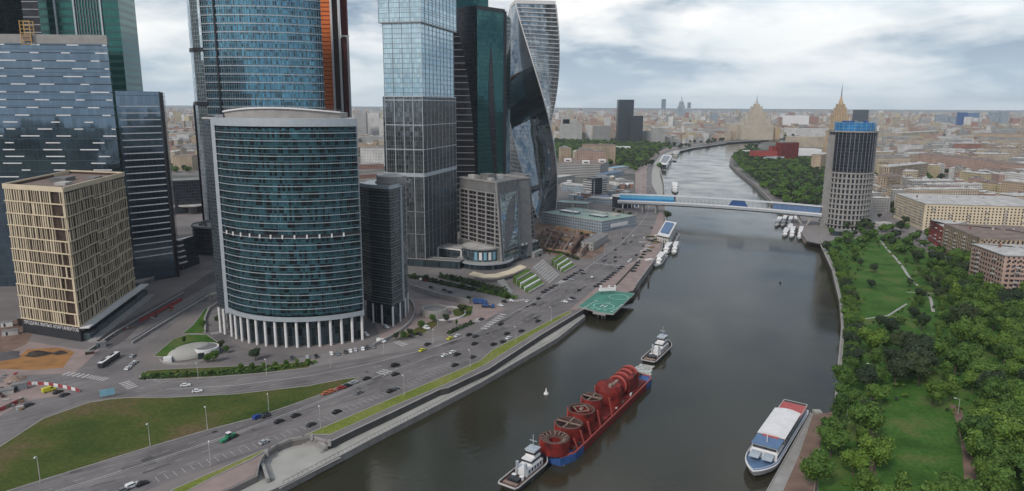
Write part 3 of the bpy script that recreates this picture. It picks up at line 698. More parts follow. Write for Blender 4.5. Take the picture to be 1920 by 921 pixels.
cp = (sum(p.x for p in poly)/len(poly)+.5, sum(p.y for p in poly)/len(poly)-2)
b = B(); ra = [Vector((p.x, p.y, 86.2)) for p in arc(cp, 9.2, 0, 6.2832*23/24, 23)]; rb = [Vector((p.x, p.y, 91.5)) for p in ra]
b.rings([ra, rb]); b.build('roof_drum', 'concrete', T)
b = B(); b.path([Vector((p.x, p.y, 91.9)) for p in arc(cp, 8.6, 0, 6.2832*23/24, 23)], .9, .8, closed=True); b.build('drum_rim', 'white_paint', T)
b = B(); b.path([Vector((p.x, p.y, 88.2)) for p in arc(cp, 11.5, -2.4, .4, 14)], .5, 1.6); b.build('roof_parapet', 'concrete', T)
# --- stacked glass tower
a = Vector((-.966, .259)); bdir = Vector((.259, .966))
K = V2(P(798, 500))
T = thing('stacked_glass_tower', 'tall pale blue glass tower of shifted blocks with a lower block tinted for dark reflections', 'skyscraper', (K.x-5, K.y+30, 0))
def blk(off0, la, lb, z0, z1, mat, notch=0):
    o_ = K + off0; poly = [o_, o_+bdir*lb, o_+bdir*lb+a*la, o_+a*la]
    B().prism(poly, z0, z1, top=True, bot=True, vz=0).build('glass_block', mat, T); return poly
zt = Z(P(798, 500), 181); zm = Z(P(798, 500), 42)
lo = blk(Vector((0, 0)), 33, 80, 0, zt, 'glass_stack_low_reflect')
blk(a*33+bdir*5, 4.4, 40, 0, zt, 'glass_stack_low_reflect')
mi_ = blk(a*.6+bdir*1.2, 33.2, 76, zt, zm, 'glass_stack')
to_ = blk(a*-.4-bdir*1.0, 36.5, 84, zm, 330, 'glass_stack')
zband = Z(P(798, 500), 329)
def ring_L(poly): return [poly[3], poly[0], poly[1]]
hbars(T, ring_L(lo), [zband], .9, 3.2, 'metal_light', 'light_belt', .3)
hbars(T, [a*37.4+bdir*5+K, a*33+bdir*5+K], [zband], .9, 3.2, 'metal_light', 'light_belt', .3)
hbars(T, ring_L(lo), [Z(P(798,500), y) for y in (281, 235, 188)], .5, .7, 'metal_light', 'floor_line', .25, single=False)
hbars(T, ring_L(lo), [Z(P(798,500), y) for y in (398, 440)], .4, .5, 'metal_grey', 'floor_line', .25, single=False)
hbars(T, ring_L(lo), [zt], .8, 1.0, 'metal_light', 'block_edge', .3)
vbars(T, lo[3], lo[0], 0, zt, 8.6, .55); vbars(T, lo[0], lo[1], 0, zt, 8.6, .55)
vbars(T, lo[3], lo[0], 0, zt, 2.15, .14, 'metal_grey'); vbars(T, lo[0], lo[1], 0, zt, 2.7, .2, 'metal_grey')
for pl, z0_, z1_ in ((mi_, zt, zm), (to_, zm, 330)):
    vbars(T, pl[3], pl[0], z0_, z1_, 8.8, .3, 'metal_grey'); vbars(T, pl[0], pl[1], z0_, z1_, 8.8, .3, 'metal_light')
    hbars(T, ring_L(pl), frange(z0_+2, z1_, 7.8), .3, .28, 'metal_light', 'floor_line', .2)
    p = pl[0]; B().bar((p.x+.1, p.y-.2, z0_), (p.x+.1, p.y-.2, z1_), .5).build('corner_trim', 'metal_light', T)
hbars(T, ring_L(to_), [zm+.3], .6, 1.0, 'metal_grey', 'block_edge', .2)
# --- dark tower with the leaf
D0 = 715.0
L0, L1, L2 = at(851, D0+6), at(893, D0-14), at(944, D0+14)
zt2 = Z(Vector((L1.x, L1.y, 0)), 10)
T = thing('dark_wedge_tower', 'dark glass tower with a teal face marked by a slim black painted leaf-shaped reflection', 'skyscraper', ((L1.x+L2.x)/2, L1.y+20, 0))
b = B(); rings = []
bk = Vector((6, 46))
for k in range(29):
    z = zt2*k/28; f = k/28.0
    inset = (20.0*(1-f)**.75 if f < 1 else 0)*.98
    l0 = Vector((L1.x-2.0, L1.y+1)) + (L0-Vector((L1.x-2.0, L1.y+1)))*max(0, min(1, (f**3.2)*1.12))
    rings.append([Vector((l0.x, l0.y, z)), Vector((L1.x, L1.y, z)), Vector((L1.x+3, L1.y+60, z)), Vector((l0.x+3, l0.y+60, z))])
b.rings(rings); b.build('dark_side', 'glass_black', T)
b = B(); b.prism([L1+Vector((.15, .0)), L2, L2+bk, L1+Vector((2, 50))], 0, zt2-3.5, top=True); b.build('teal_face', 'glass_teal', T)
b = B(); e = (L2-L1).normalized(); nn = Vector((e.y, -e.x)); Lw = (L2-L1).length
b.bar((L1.x, L1.y-.2, zt2-1.8), (L2.x, L2.y-.2, zt2-1.8), 1.4, 3.6); b.build('top_edge', 'metal_dark', T)
b = B(); b.bar((L2.x, L2.y-.4, 0), (L2.x, L2.y-.4, zt2-2), 4.0, 1.2); b.build('edge_post', 'metal_dark', T)
# leaf: a dark reflection painted as a slim curved panel, narrow at the top, its right edge running to the ground
leafp = []
for k in range(15):
    f = k/14; z = zt2*.845 - f*zt2*.42
    leafp.append((Lw*.50 - 3.6*math.sin(math.pi*min(1, f*1.0))**.8, z))
rgt = []
for k in range(15):
    f = k/14; z = zt2*.845*(1-f)
    rgt.append((Lw*.50 + 9.0*math.sin(f*math.pi*.5)**.75, z))
lb = B()
for k in range(14):
    # quads between the left edge and the right edge at equal heights
    z0_, z1_ = rgt[k][1], rgt[k+1][1]
    def left_at(z):
        f = (zt2*.845-z)/(zt2*.42)
        return Lw*.50 - 3.6*math.sin(math.pi*f)**.8 if 0 < f < 1 else (Lw*.50 + 0.0 + (0 if f <= 0 else (f-1)*13.0))
    def right_at(z):
        f = 1-z/(zt2*.845); return Lw*.50 + 9.0*math.sin(f*math.pi*.5)**.75
    def pt(u, z): q = L1+e*u+nn*.25; return (q.x, q.y, z)
    lz0, lz1 = min(left_at(z0_), right_at(z0_)-.9), min(left_at(z1_), right_at(z1_)-.9)
    if k == 0: lz0 = right_at(z0_)-.01
    lb.face([pt(lz1, z1_), pt(right_at(z1_), z1_), pt(right_at(z0_), z0_), pt(lz0, z0_)], [(0, 0), (1, 0), (1, 3), (0, 3)])
lb.build('leaf_reflection', 'glass_black', T)
# --- black striped slab between them
q0, q1 = at(846, 742), at(889, 742)
zs2 = Z(Vector((q0.x, q0.y, 0)), 30)
T = tower('black_striped_tower', [q0, q1, q1+Vector((0, 22)), q0+Vector((0, 22))], 0, zs2, 'glass_black', 'narrow black tower with thin white floor lines tucked beside the dark leaf tower')
hbars(T, [q0, q1], frange(6, zs2, 6.6), .5, .4, 'metal_light', single=False)
q0, q1 = at(846, 790), at(914, 790); zq = Z(Vector((q0.x, q0.y, 0)), -25)
T = tower('pale_glass_tower', [q0, q1, q1+Vector((0, 40)), q0+Vector((0, 40))], 0, zq, 'glass_teal', 'pale teal glass tower whose top shows above the dark leaf tower')
# --- twisted tower
PX0, D1 = 994, 872.0
C = at(PX0, D1, 128); Rr = 34.0
T = thing('twisted_tower', 'white-edged tower twisting as it rises above the river bank', 'skyscraper', (C.x, C.y, 0))
view = math.atan2(-C.y, -C.x)
zt3 = 251.0; N = 52; rings = []
def corner(k4, z):
    ph_ = math.radians(106 - 143*z/255.0 + 90*k4)          # clockwise-of-view angle of the white edge
    r = Rr*(1.0 - .02*z/255)
    an = view + ph_; return Vector((C.x + r*math.cos(an), C.y + r*math.sin(an), z))
for face_i in range(4):
    b = B()
    for k in range(N):
        z0_, z1_ = zt3*k/N, zt3*(k+1)/N; M = 8
        A_, B_, C_, D_ = corner(face_i, z0_), corner(face_i+1, z0_), corner(face_i, z1_), corner(face_i+1, z1_)
        W = (B_-A_).length
        for j in range(M):
            f0, f1 = j/M, (j+1)/M
            b.face([A_.lerp(B_, f0), A_.lerp(B_, f1), C_.lerp(D_, f1), C_.lerp(D_, f0)], [(W*f0, z0_), (W*f1, z0_), (W*f1, z1_), (W*f0, z1_)])
    b.build('twisted_face', 'glass_twist' if face_i % 2 == 1 else 'glass_twist_open', T, smooth=True)
    b = B(); b.path([corner(face_i, zt3*k/N) + (corner(face_i, zt3*k/N)-Vector((C.x, C.y, zt3*k/N))).normalized()*.35 for k in range(N+1)], 1.1, 1.1); b.build('white_edge', 'white_paint', T)
for k in range(1, N):
    z = zt3*k/N
    for fi in (0, 2):
        A_, B_ = corner(fi, z), corner(fi+1, z); o_ = ((A_+B_)/2-Vector((C.x, C.y, z))).normalized()*.5
        B().bar(A_+o_, B_+o_, .8, .85).build('white_band', 'white_paint', T)
b = B(); b.face([corner(i, zt3) for i in range(4)]); b.build('roof', 'roof_grey', T)
b = B(); b.path([corner(i, zt3+2) for i in range(4)], 1.0, 4.0, closed=True); b.build('crown', 'white_paint', T)
# --- gridded stone tower with the slanting glass end
Bq, Aq = V2(P(942, 503)), V2(P(863, 480))
az = (Aq-Bq).normalized(); nz = Vector((-az.y, az.x))
if nz.y < 0: nz = -nz
Cq = V2(P(977, 487)); dq = (Cq-Bq).normalized()
zi = Z(Vector((Aq.x, Aq.y, 0)), 334)
T = thing('gridded_tower', 'grey stone tower with square windows and a slanting mirror glass end above the round podium', 'office tower', ((Aq.x+Bq.x)/2, Bq.y+20, 0))
Bt = Bq + az*8.0 ; Ct = Cq + az*5.5
dep = nz*46
b = B(); zl = 2
ringb = [V3 for V3 in (Vector((Bq.x, Bq.y, zl)), Vector((Cq.x, Cq.y, zl)), Vector((Cq.x+dep.x*.3, Cq.y+dep.y*.3, zl)), Vector((Aq.x+dep.x, Aq.y+dep.y, zl)), Vector((Aq.x, Aq.y, zl)))]
ringt = [Vector((Bt.x, Bt.y, zi)), Vector((Ct.x, Ct.y, zi)), Vector((Ct.x+dep.x*.3, Ct.y+dep.y*.3, zi)), Vector((Aq.x+dep.x, Aq.y+dep.y, zi)), Vector((Aq.x, Aq.y, zi))]
b.rings([ringb, ringt], capt=True); b.build('wall', 'concrete_dark', T)
def facept(u, z, o_=0.0):       # on the gridded face: u along from A to the slanted edge
    L = (Bq-Aq).length; f = (z-zl)/(zi-zl); end = L-8.0*f
    p = Aq + (Bq-Aq)/L*u; n = Vector((-(Bq-Aq).y, (Bq-Aq).x))/L; n = -n
    if n.y > 0: n = -n
    return Vector((p.x+n.x*o_, p.y+n.y*o_, z)), end
L = (Bq-Aq).length; rows = 12; z_lo, z_hi = 17.0, zi-9
for r in range(rows):
    z0_ = z_lo+(z_hi-z_lo)*r/rows; z1_ = z_lo+(z_hi-z_lo)*(r+1)/rows
    _, end = facept(0, z1_); x = 2.2; cwid = (L-8-3.2)/4
    while x < end-2.0:
        x1 = min(x+cwid-1.6, end-1.2)
        if x1-x > 1.5:
            bb = B()
            for s0, s1 in ((0, .47), (.53, 1)):
                a0_, a1_ = x+(x1-x)*s0, x+(x1-x)*s1; zz0, zz1 = z0_+.5, z1_-.9
                bb.face([facept(a0_, zz0, .06)[0], facept(a1_, zz0, .06)[0], facept(a1_, zz1, .06)[0], facept(a0_, zz1, .06)[0]])
            bb.build('window', 'window_dark', T)
        x += cwid
b = B()
for r in range(rows+1):
    z = z_lo+(z_hi-z_lo)*r/rows; b.bar(facept(.3, z, .3)[0], facept(facept(0, z)[1]-.3, z, .3)[0], .6, .7)
x = .8
while x < L-9: b.bar(facept(x, z_lo, .3)[0], facept(x, z_hi, .3)[0], .9, .5); x += (L-8-3.2)/4
b.build('stone_grid', 'concrete', T)
b = B(); b.bar(facept(L-.4, zl, .3)[0], facept(L-8.4, zi, .3)[0], 1.1, 1.1); b.build('slanting_edge', 'concrete', T)
# glass on the slanted end
nE = Vector(((Cq-Bq).y, -(Cq-Bq).x)).normalized()*.3
def endpt(u, f, k=1): 
    p = (Bq.lerp(Cq, u))*(1-f) + (Bt.lerp(Ct, u))*f; return Vector((p.x+nE.x*k, p.y+nE.y*k, zl+(zi-zl)*f))
b = B(); We = (Cq-Bq).length
for k in range(16):
    f0, f1 = .02+.84*k/16, .02+.84*(k+1)/16
    b.face([endpt(.1, f0), endpt(.9, f0), endpt(.9, f1), endpt(.1, f1)], [(0, f0*zi), (We, f0*zi), (We, f1*zi), (0, f1*zi)])
b.build('mirror_glass', 'glass_stack', T)
b = B()
for k in range(17): b.bar(endpt(.08, .02+.84*k/16, 1.5), endpt(.92, .02+.84*k/16, 1.5), .2, .22)
b.bar(endpt(.08, .0, 1.5), endpt(.08, .88, 1.5), .7); b.bar(endpt(.92, .0, 1.5), endpt(.92, .88, 1.5), .7); b.build('glass_frame', 'metal_grey', T)
for (u, v, sx, sy, h) in ((10, 8, 9, 5, 3.4), (24, 14, 12, 9, 5), (17, 26, 16, 8, 3), (34, 9, 5, 4, 2.4)):
    p = Aq + (Bq-Aq)/L*u + nz*v; B().box((p.x, p.y, zi+h/2), (sx, sy, h), rz=math.atan2((Bq-Aq).y, (Bq-Aq).x)).build('roof_plant', 'concrete_dark' if h > 4 else 'roof_pale', T)
b = B(); b.path([Vector((p.x, p.y, zi+.7)) for p in ringt], 1.0, 1.4, closed=True); b.build('roof_parapet', 'concrete', T)
# second wing behind it
q0, q1, q2 = V2(P(958, 485)), V2(P(1002, 458)), V2(P(1010, 452))
z9 = Z(P(980, 470), 330); n9 = Vector((-.35, .94))
T = thing('gridded_wing', 'second grey gridded block with a slanting edge behind the mirror glass end', 'office tower', (q0.x+8, q0.y+18, 0))
b = B(); b.rings([[Vector((*q0, 0)), Vector((*q1, 0)), Vector((*(q1+n9*34), 0)), Vector((*(q0+n9*34), 0))],
                  [Vector((*q0, z9)), Vector((*(q1+(q0-q1)*.28), z9)), Vector((*(q1+(q0-q1)*.28+n9*34), z9)), Vector((*(q0+n9*34), z9))]]); b.build('wall', 'concrete_dark', T)
L9 = (q1-q0).length; d9 = (q1-q0)/L9; m9 = Vector((d9.y, -d9.x))
for r in range(12):
    z0_ = 8+(z9-16)*r/12; z1_ = z0_+(z9-16)/12-1.6; end = L9*(1-.28*z1_/z9)-1
    for k in range(5):
        x0, x1 = 1+k*L9/5, min(1+k*L9/5+L9/5-1.6, end)
        if x1-x0 < 1.5: continue
        B().face([(*(q0+d9*x0+m9*.06), z0_), (*(q0+d9*x1+m9*.06), z0_), (*(q0+d9*x1+m9*.06), z1_), (*(q0+d9*x0+m9*.06), z1_)]).build('window', 'window_dark', T)
b = B()
for r in range(13): z = 7.3+(z9-16)*r/12; b.bar((*(q0+m9*.25), z), (*(q0+d9*(L9*(1-.28*z/z9))+m9*.25), z), .5, .6)
b.bar((*(q1+m9*.3), 0), (*(q1+(q0-q1)*.28+m9*.3), z9), 1.0); b.build('stone_grid', 'concrete', T)
# --- blue curved tower
def fpoint(px, d): return at(px, d)
F0, F1 = fpoint(385, 640), fpoint(606, 655)
farc = arc3(F0, F1, 13, 30)
T = thing('blue_curved_tower', 'tall blue glass tower with a bowed front rising behind the front office tower', 'skyscraper', ((F0.x+F1.x)/2, F0.y+20, 0))
B().prism(farc + [F1*1.06+Vector((-3, 0)), F0*1.06+Vector((6, 0))], 0, 300, top=True).build('curtain_wall', 'glass_blue', T)
for z in frange(60, 280, 7.2): band_path(T, 'floor_band', offs(farc, .35), z, .9, .85, 'metal_light')
b = B()
for p in resample(offs(farc, .2), 2.2): b.bar((p.x, p.y, 60), (p.x, p.y, 300), .22, .3)
b.build('mullions', 'metal_grey', T)
p = farc[4]; B().bar((p.x, p.y-1.0, 20), (p.x, p.y-1.0, 300), 1.2, 1.6).build('seam', 'metal_dark', T)
G0, G1 = fpoint(361, 655), fpoint(386, 640)
T = thing('silver_fin_tower', 'narrow silver glass shaft running up the left edge of the blue curved tower', 'skyscraper', (G0.x+6, G0.y+10, 0))
ga = arc3(G0, G1, 3.5, 8)
zr = [Z(Vector((G0.x, G0.y, 0)), y) for y in (194, 95)]
B().prism(ga + [G1+Vector((0, 16)), G0+Vector((4, 16))], 0, 300, top=True).build('curtain_wall', 'glass_silver', T)
for z in zr: band_path(T, 'dark_collar', offs(ga, .4), z, 1.2, 3.2, 'metal_dark')
B().bar((G0.x-.6, G0.y, 0), (G0.x-.6, G0.y, zr[0]), 1.6).build('edge_post', 'metal_dark', T)
# --- orange stepped tower
O = [fpoint(x, 770) for x in (596, 624, 627, 638, 641, 653)]
T = thing('orange_stepped_tower', 'copper orange stepped tower with white vertical edges right of the blue curved tower', 'skyscraper', ((O[0].x+O[-1].x)/2, 790, 0))
zs_ = Z(Vector((O[-1].x, 770, 0)), 68)
for (i, j, h, m_, dy) in ((0, 1, 320, 'orange_panel', 0), (2, 3, 320, 'rust', 5), (4, 5, zs_, 'red_dark', 8)):
    B().prism([O[i]+Vector((0, dy)), O[j]+Vector((0, dy)), O[j]*1.03+Vector((0, 0)), O[i]*1.03+Vector((0, 0))], 0, h, top=True).build('tower_stage', m_, T)
    for z in frange(60, h, 4.2): pass
    hbars(T, [O[i]+Vector((0, dy)), O[j]+Vector((0, dy))], frange(60, h, 4.4), .25, .7, 'metal_dark' if i else 'red_dark', 'floor_line', .08)
B().prism([O[3]+Vector((-1, 14)), O[5]+Vector((-3, 14)), O[5]+Vector((-3, 20)), O[3]+Vector((0, 20))], 0, 320, top=True).build('tower_stage', 'red_dark', T)
for i, h in ((1, 320), (3, 320), (5, zs_)):
    B().bar((O[i].x+.8, 769.5, 0), (O[i].x+.8, 769.5, h), 2.0, 1.6).build('white_edge', 'white_paint', T)
B().bar((O[4].x-1, 775, zs_+.6), (O[5].x+1, 775, zs_+.6), 2.5, 1.4).build('white_edge', 'white_paint', T)
# --- dashed glass tower on the left and its lower wing
Q1 = V2(P(249, 535)); dl = Vector((-.975, -.06)).normalized(); ez = Z(Vector((Q1.x, Q1.y, 0)), 66)
Q0 = Q1 + dl*150
T = thing('dashed_glass_tower', 'wide left mirror glass tower dotted with short white floor dashes', 'office tower', ((Q0.x+Q1.x)/2, Q1.y+20, 0))
B().prism([Q0, Q1, Q1*1.05+Vector((1.2, 0)), Q0+Vector((0, 40))], 0, ez-6, top=True).build('curtain_wall', 'glass_dash', T)
B().prism([Q0+Vector((0, -.3)), Q1+Vector((.2, -.3)), Q1*1.045+Vector((1.2, 0)), Q0+Vector((0, 36))], ez-6, ez, top=True).build('parapet_wall', 'concrete', T)
rd = random.Random(5); dd = (Q1-Q0); Ld = dd.length; dd /= Ld; nd = Vector((dd.y, -dd.x))
z = ez-7
row = 0; n_d = 0
while z > 25:
    x = rd.uniform(70, 82)-(0 if row % 2 else 7)
    dm = B(); nx = 0
    while x < Ld-1:
        L_ = rd.choice((6, 8, 10, 13)); x1 = min(x+L_, Ld-.3)
        p0, p1 = Q0+dd*x+nd*.25, Q0+dd*x1+nd*.25
        if x1-x > 2:
            B().bar((p0.x, p0.y, z), (p1.x, p1.y, z), .5, .75).build('white_dash', 'white_paint', T) if n_d < 98 else dm.bar((p0.x, p0.y, z), (p1.x, p1.y, z), .5, .75); n_d += 1
        x = x1 + rd.uniform(9, 20)*(1 if row < 9 else 1.25)
    if dm.v: dm.build('white_dashes', 'white_paint', T, kind='stuff')
    p0, p1 = Q0+dd*60+nd*.1, Q1+nd*.1
    if row < 10: B().bar((p0.x, p0.y, z), (p1.x, p1.y, z), .3, .55).build('dark_joint', 'metal_dark', T)
    z -= 4.9 if row > 8 else 5.4; row += 1
hx = Q0 + dd*(Ld-72); T2 = thing('hoist_mast', 'yellow brown hoist cage on the roof edge of the dashed glass tower', 'hoist', (hx.x, hx.y-2, ez-8))
hxx = at(51, Q1.y-3, 180)
b = B()
for i in range(2):
    for j in range(2): b.bar((hxx.x-3.4+6.8*i, hxx.y-2.5+4*j, ez-7), (hxx.x-3.4+6.8*i, hxx.y-2.5+4*j, ez+9), .5)
for k in range(7):
    for j in range(2): b.bar((hxx.x-3.4, hxx.y-2.5+4*j, ez-7+k*2.6), (hxx.x+3.4, hxx.y-2.5+4*j, ez-7+k*2.6), .35)
b.build('mast_frame', 'hoist_yellow', T2); B().box((hxx.x, hxx.y-.5, ez-2), (5.6, 3.4, 4)).build('cage', 'rust_pale', T2)
W0, W1 = Q1+Vector((.2, 3)), at(313, 556); W1 = V2(P(331, 520)); 
z7 = Z(Vector((W1.x, W1.y, 0)), 172)
T = thing('striped_glass_wing', 'lower dark glass block with even white floor stripes right of the dashed tower', 'office tower', ((W0.x+W1.x)/2, W0.y+12, 0))
W2 = W1*1.055+Vector((3.0, 0))
B().prism([W0, W1, W2, W0+Vector((0, 40))], 0, z7, top=True).build('curtain_wall', 'glass_dash', T)
for z in frange(20, z7-9, 4.9):
    p0, p1 = W0.lerp(W1, .06), W0.lerp(W1, .97); B().bar((p0.x, p0.y-.3, z), (p1.x, p1.y-.3, z), .5, .7).build('white_stripe', 'white_paint', T)
B().bar((W1.x+.1, W1.y-.1, 0), (W1.x+.1, W1.y-.1, z7), .8).build('corner_trim', 'metal_dark', T)
B().prism([W1+Vector((.05, .02)), W1+Vector((2.2, .8)), W2+Vector((1.2, 0)), W2], 0, z7-.5, top=True).build('side_wall', 'glass_black', T)
# stepped white terraces at its foot
T = thing('terraced_podium', 'podium with stacked white curved terraces below the striped glass block', 'podium', V2(P(300, 505)).to_3d())
for k in range(5):
    z = 3.2+4.4*k; y_ = -6-k*.2
    p0, p1 = V2(P(252, 528)), V2(P(352, 503)); p1 = p1 + Vector((-1.3*k, 1.5*k)); p0 = p0 + Vector((0, 1.0*k))
    q = arc3(p0, p1, 1.5, 8)
    B().path([Vector((v.x, v.y, z+2.6)) for v in q], .9, 1.1).build('terrace_band', 'white_paint', T)
    B().prism([v for v in q] + [p1+Vector((2, 18)), p0+Vector((0, 18))], z-3.2 if k == 0 else z-1.8, z+2.6, top=True).build('terrace_floor', 'window_dark', T)
# --- green glass tower behind
Gp = [at(x, 600) for x in (82, 104, 158, 205, 235)]
T = thing('green_glass_tower', 'dark green glass tower with pale vertical ribs behind the dashed glass tower', 'skyscraper', (Gp[2].x, 620, 0))
B().prism([Gp[0]+Vector((0, 4)), Gp[1], Gp[4], at(266, 640), Gp[0]+Vector((0, 48))], 0, 330, top=True).build('curtain_wall', 'glass_green', T)
for x in (118, 153, 202): 
    g = at(x, 599.4); B().bar((g.x, g.y, 60), (g.x, g.y, 330), 1.4, 1.0).build('pale_rib', 'metal_light', T)
b = B()
for k in range(1, 9): g0 = at(153+k*5.3, 599.6); b.bar((g0.x, g0.y, 60), (g0.x, g0.y, 330), .4, .5)
b.build('fine_ribs', 'metal_grey', T)
g0, g1 = at(40, 640), at(92, 640)
T = thing('rounded_dark_tower', 'dark tower with a rounded shoulder and thin floor lines at the top left corner', 'skyscraper', (g0.x+12, 650, 0))
zc = 212; pr = []
for k in range(25):
    u = k/24; x = g0.x+(g1.x-g0.x)*u; pr.append((x, zc + 42*math.sqrt(max(0, 1-(1-u)**2))))
b = B(); pf = [Vector((g0.x, 640, 100))] + [Vector((x, 640, z)) for x, z in pr] + [Vector((g1.x, 640, 100))]
for i in range(len(pf)-2): b.face([pf[0], pf[-1], pf[i+1]] if False else [Vector((pf[i+1].x, 640, 100)), Vector((pf[i+2].x, 640, 100)), pf[i+2], pf[i+1]], [(pf[i+1].x, 0), (pf[i+2].x, 0), (pf[i+2].x, pf[i+2].z-100), (pf[i+1].x, pf[i+1].z-100)])
for i in range(len(pf)-2): b.face([pf[i+1], pf[i+2], pf[i+2]+Vector((0, 30, 0)), pf[i+1]+Vector((0, 30, 0))])
b.build('curtain_wall', 'glass_black', T)
for z in frange(170, 250, 6.5):
    xs = [x for x, zz_ in pr if zz_ > z+1]
    if xs: B().bar((xs[0], 639.7, z), (g1.x, 639.7, z), .4, .5).build('floor_line', 'metal_light', T)
g0, g1 = at(-60, 560), at(9, 560)
T = tower('dark_edge_tower', [g0, g1, g1+Vector((0, 30)), g0+Vector((0, 30))], 0, 330, 'glass_black', 'dark glass tower cut by the left edge of the picture', 'skyscraper')
# --- beige louvred building
X0, X1, X2 = V2(P(44, 623)), V2(P(153, 641)), V2(P(257, 562))
zz1 = 88.5; zb = 9.0
T = thing('louvred_building', 'cream building wrapped in staggered vertical louvres above a dark shop floor', 'building', X1.to_3d())
X3 = X0 + (X2-X1)*.95
B().prism([X0, X1, X2, X3], 0, zb, top=True).build('shop_floor', 'metal_dark', T)
cor = 2.0
top_poly = [X0, X1, X2, X3]
ins = [V2(p)+(Vector(((X0+X2)/2))-V2(p)).normalized()*1.2 for p in top_poly]
B().prism(ins, zb, zz1, top=False).build('wall', 'window_brown', T)
B().cap(ins, zz1-1.4).build('roof', 'roof_brown', T)
B().path([Vector((p.x, p.y, zz1-.6)) for p in top_poly], 1.0, 2.8, closed=True).build('roof_parapet', 'cream', T)
rows = 11; rb_ = random.Random(3)
rh = (zz1-2-zb)/rows
for r in range(rows):
    z0_, z1_ = zb+r*rh, zb+(r+1)*rh
    for (pa_, pb_, nfin, part) in ((X0, X1, 25, 0), (X1, X2, 30, 1)):
        bb = B(); t_ = (pb_-pa_); Lf = t_.length; t_ /= Lf; nn_ = Vector((t_.y, -t_.x))
        zoff = 0
        for i in range(nfin):
            u = (i+.5+rb_.uniform(-.22, .22))/nfin
            sh = (1.8*(.5+.5*math.sin(u*7+1.2)) if part else 0)
            thick = .42 if rb_.random() < .66 else .95
            if part == 0 and .80 < u < .97 and rb_.random() < .75: continue
            if part == 0 and u < .28: thick = .8
            p = pa_+t_*(u*Lf)+nn_*.1
            bb.box((p.x, p.y, (z0_+z1_)/2-sh*.5*(1 if r else 0)), (thick, .45, rh-.3), rz=math.atan2(t_.y, t_.x))
        bb.bar((*(pa_+nn_*.02), z0_+.3), (*(pb_+nn_*.02), z0_+.3), .3, .3)
        bb.build('louvre_row', 'cream', T)
        if part == 0: B().bar((*(pa_+nn_*.2), z0_+.1), (*(pb_+nn_*.2), z0_+.1), .8, .5).build('floor_band', 'cream', T)
        else:
            br = [0, .14, .3, .42, .42, .62, .8, 1.0]; zz_ = [0, 0, .5, .5, -1.6, -1.4, -.6, -.4]
            q = [Vector((*(pa_+t_*(Lf*u_)+nn_*.2), z0_+.1+dz_)) for u_, dz_ in zip(br, zz_)]
            B().path(q, .8, .5).build('floor_band', 'cream', T)
B().bar((X1.x, X1.y-.2, zb), (X1.x, X1.y-.2, zz1), .5).build('corner_post', 'cream', T)
# roof clutter
for u, v, sx, sy, h, m_ in ((.35, .3, 10, 6, 1.6, 'roof_pale'), (.6, .5, 14, 9, 2.2, 'concrete_dark'), (.25, .7, 12, 5, 1.3, 'roof_grey')):
    p = X1 + (X0-X1)*u + (X2-X1)*v; B().box((p.x, p.y, zz1-1.4+h/2), (sx, sy, h), rz=math.atan2((X2-X1).y, (X2-X1).x)).build('roof_plant', m_, T)
# white canopy and glazed arcade on the street side, with the lettering band
tt = (X2-X1).normalized(); nn_ = Vector((tt.y, -tt.x)); E_ = X2+tt*10
B().path([Vector((*(X1+nn_*2.6-tt*.5), 8.4)), Vector((*(E_+nn_*2.6), 8.4))], 5.2, .8).build('canopy', 'white_paint', T)
B().prism([X1+nn_*.1+tt*2, E_+nn_*.1, E_+nn_*4, X1+nn_*4+tt*2], 0, 4.4, top=True).build('arcade', 'glass_podium', T)
B().prism([X1+nn_*4+tt*-2, E_+nn_*4, E_+nn_*9, X1+nn_*9+tt*-2], -.1, 1.0, top=True).build('raised_walk', 'concrete', T)
def text(s_, size, mat, p, rx, rz, parent, name='lettering', ext=.06, align='LEFT'):
    cu = bpy.data.curves.new('t', 'FONT'); cu.body = s_; cu.size = size; cu.extrude = ext; cu.align_x = align; cu.resolution_u = 2
    o = bpy.data.objects.new('t', cu); COL.objects.link(o)
    dg = bpy.context.evaluated_depsgraph_get(); me = bpy.data.meshes.new_from_object(o.evaluated_get(dg)); COL.objects.unlink(o); bpy.data.objects.remove(o)
    M_ = Matrix.Rotation(rz, 4, 'Z') @ Matrix.Rotation(rx, 4, 'X'); me.transform(M_)
    me.materials.clear(); me.materials.append(MATS[mat])
    n_ = bpy.data.objects.new(name, me); COL.objects.link(n_); n_.location = Vector(p)
    if parent is not None: n_.parent = parent; n_.location = Vector(p)-wloc(parent)
    return n_
t0 = (X1-X0).normalized(); n0 = Vector((t0.y, -t0.x)); L0_ = (X1-X0).length
p = X0 + t0*2.0 + n0*.2
o = text('ПРОДАЖА ЖИЛЫХ АПАРТАМЕНТОВ', 2.9, 'white_paint', (p.x, p.y, 5.9), math.pi/2, math.atan2(t0.y, t0.x), T)
wd = max(v.co.x*t0.x+v.co.y*t0.y for v in o.data.vertices); k_ = (L0_-3)/wd
for v in o.data.vertices:
    s_ = v.co.x*t0.x+v.co.y*t0.y; v.co.x += t0.x*s_*(k_-1); v.co.y += t0.y*s_*(k_-1)
p = X1 + tt*1.0 + nn_*.3
text('ПРОДАЖА', 2.6, 'white_paint', (p.x, p.y, 6.0), math.pi/2, math.atan2(tt.y, tt.x), T)
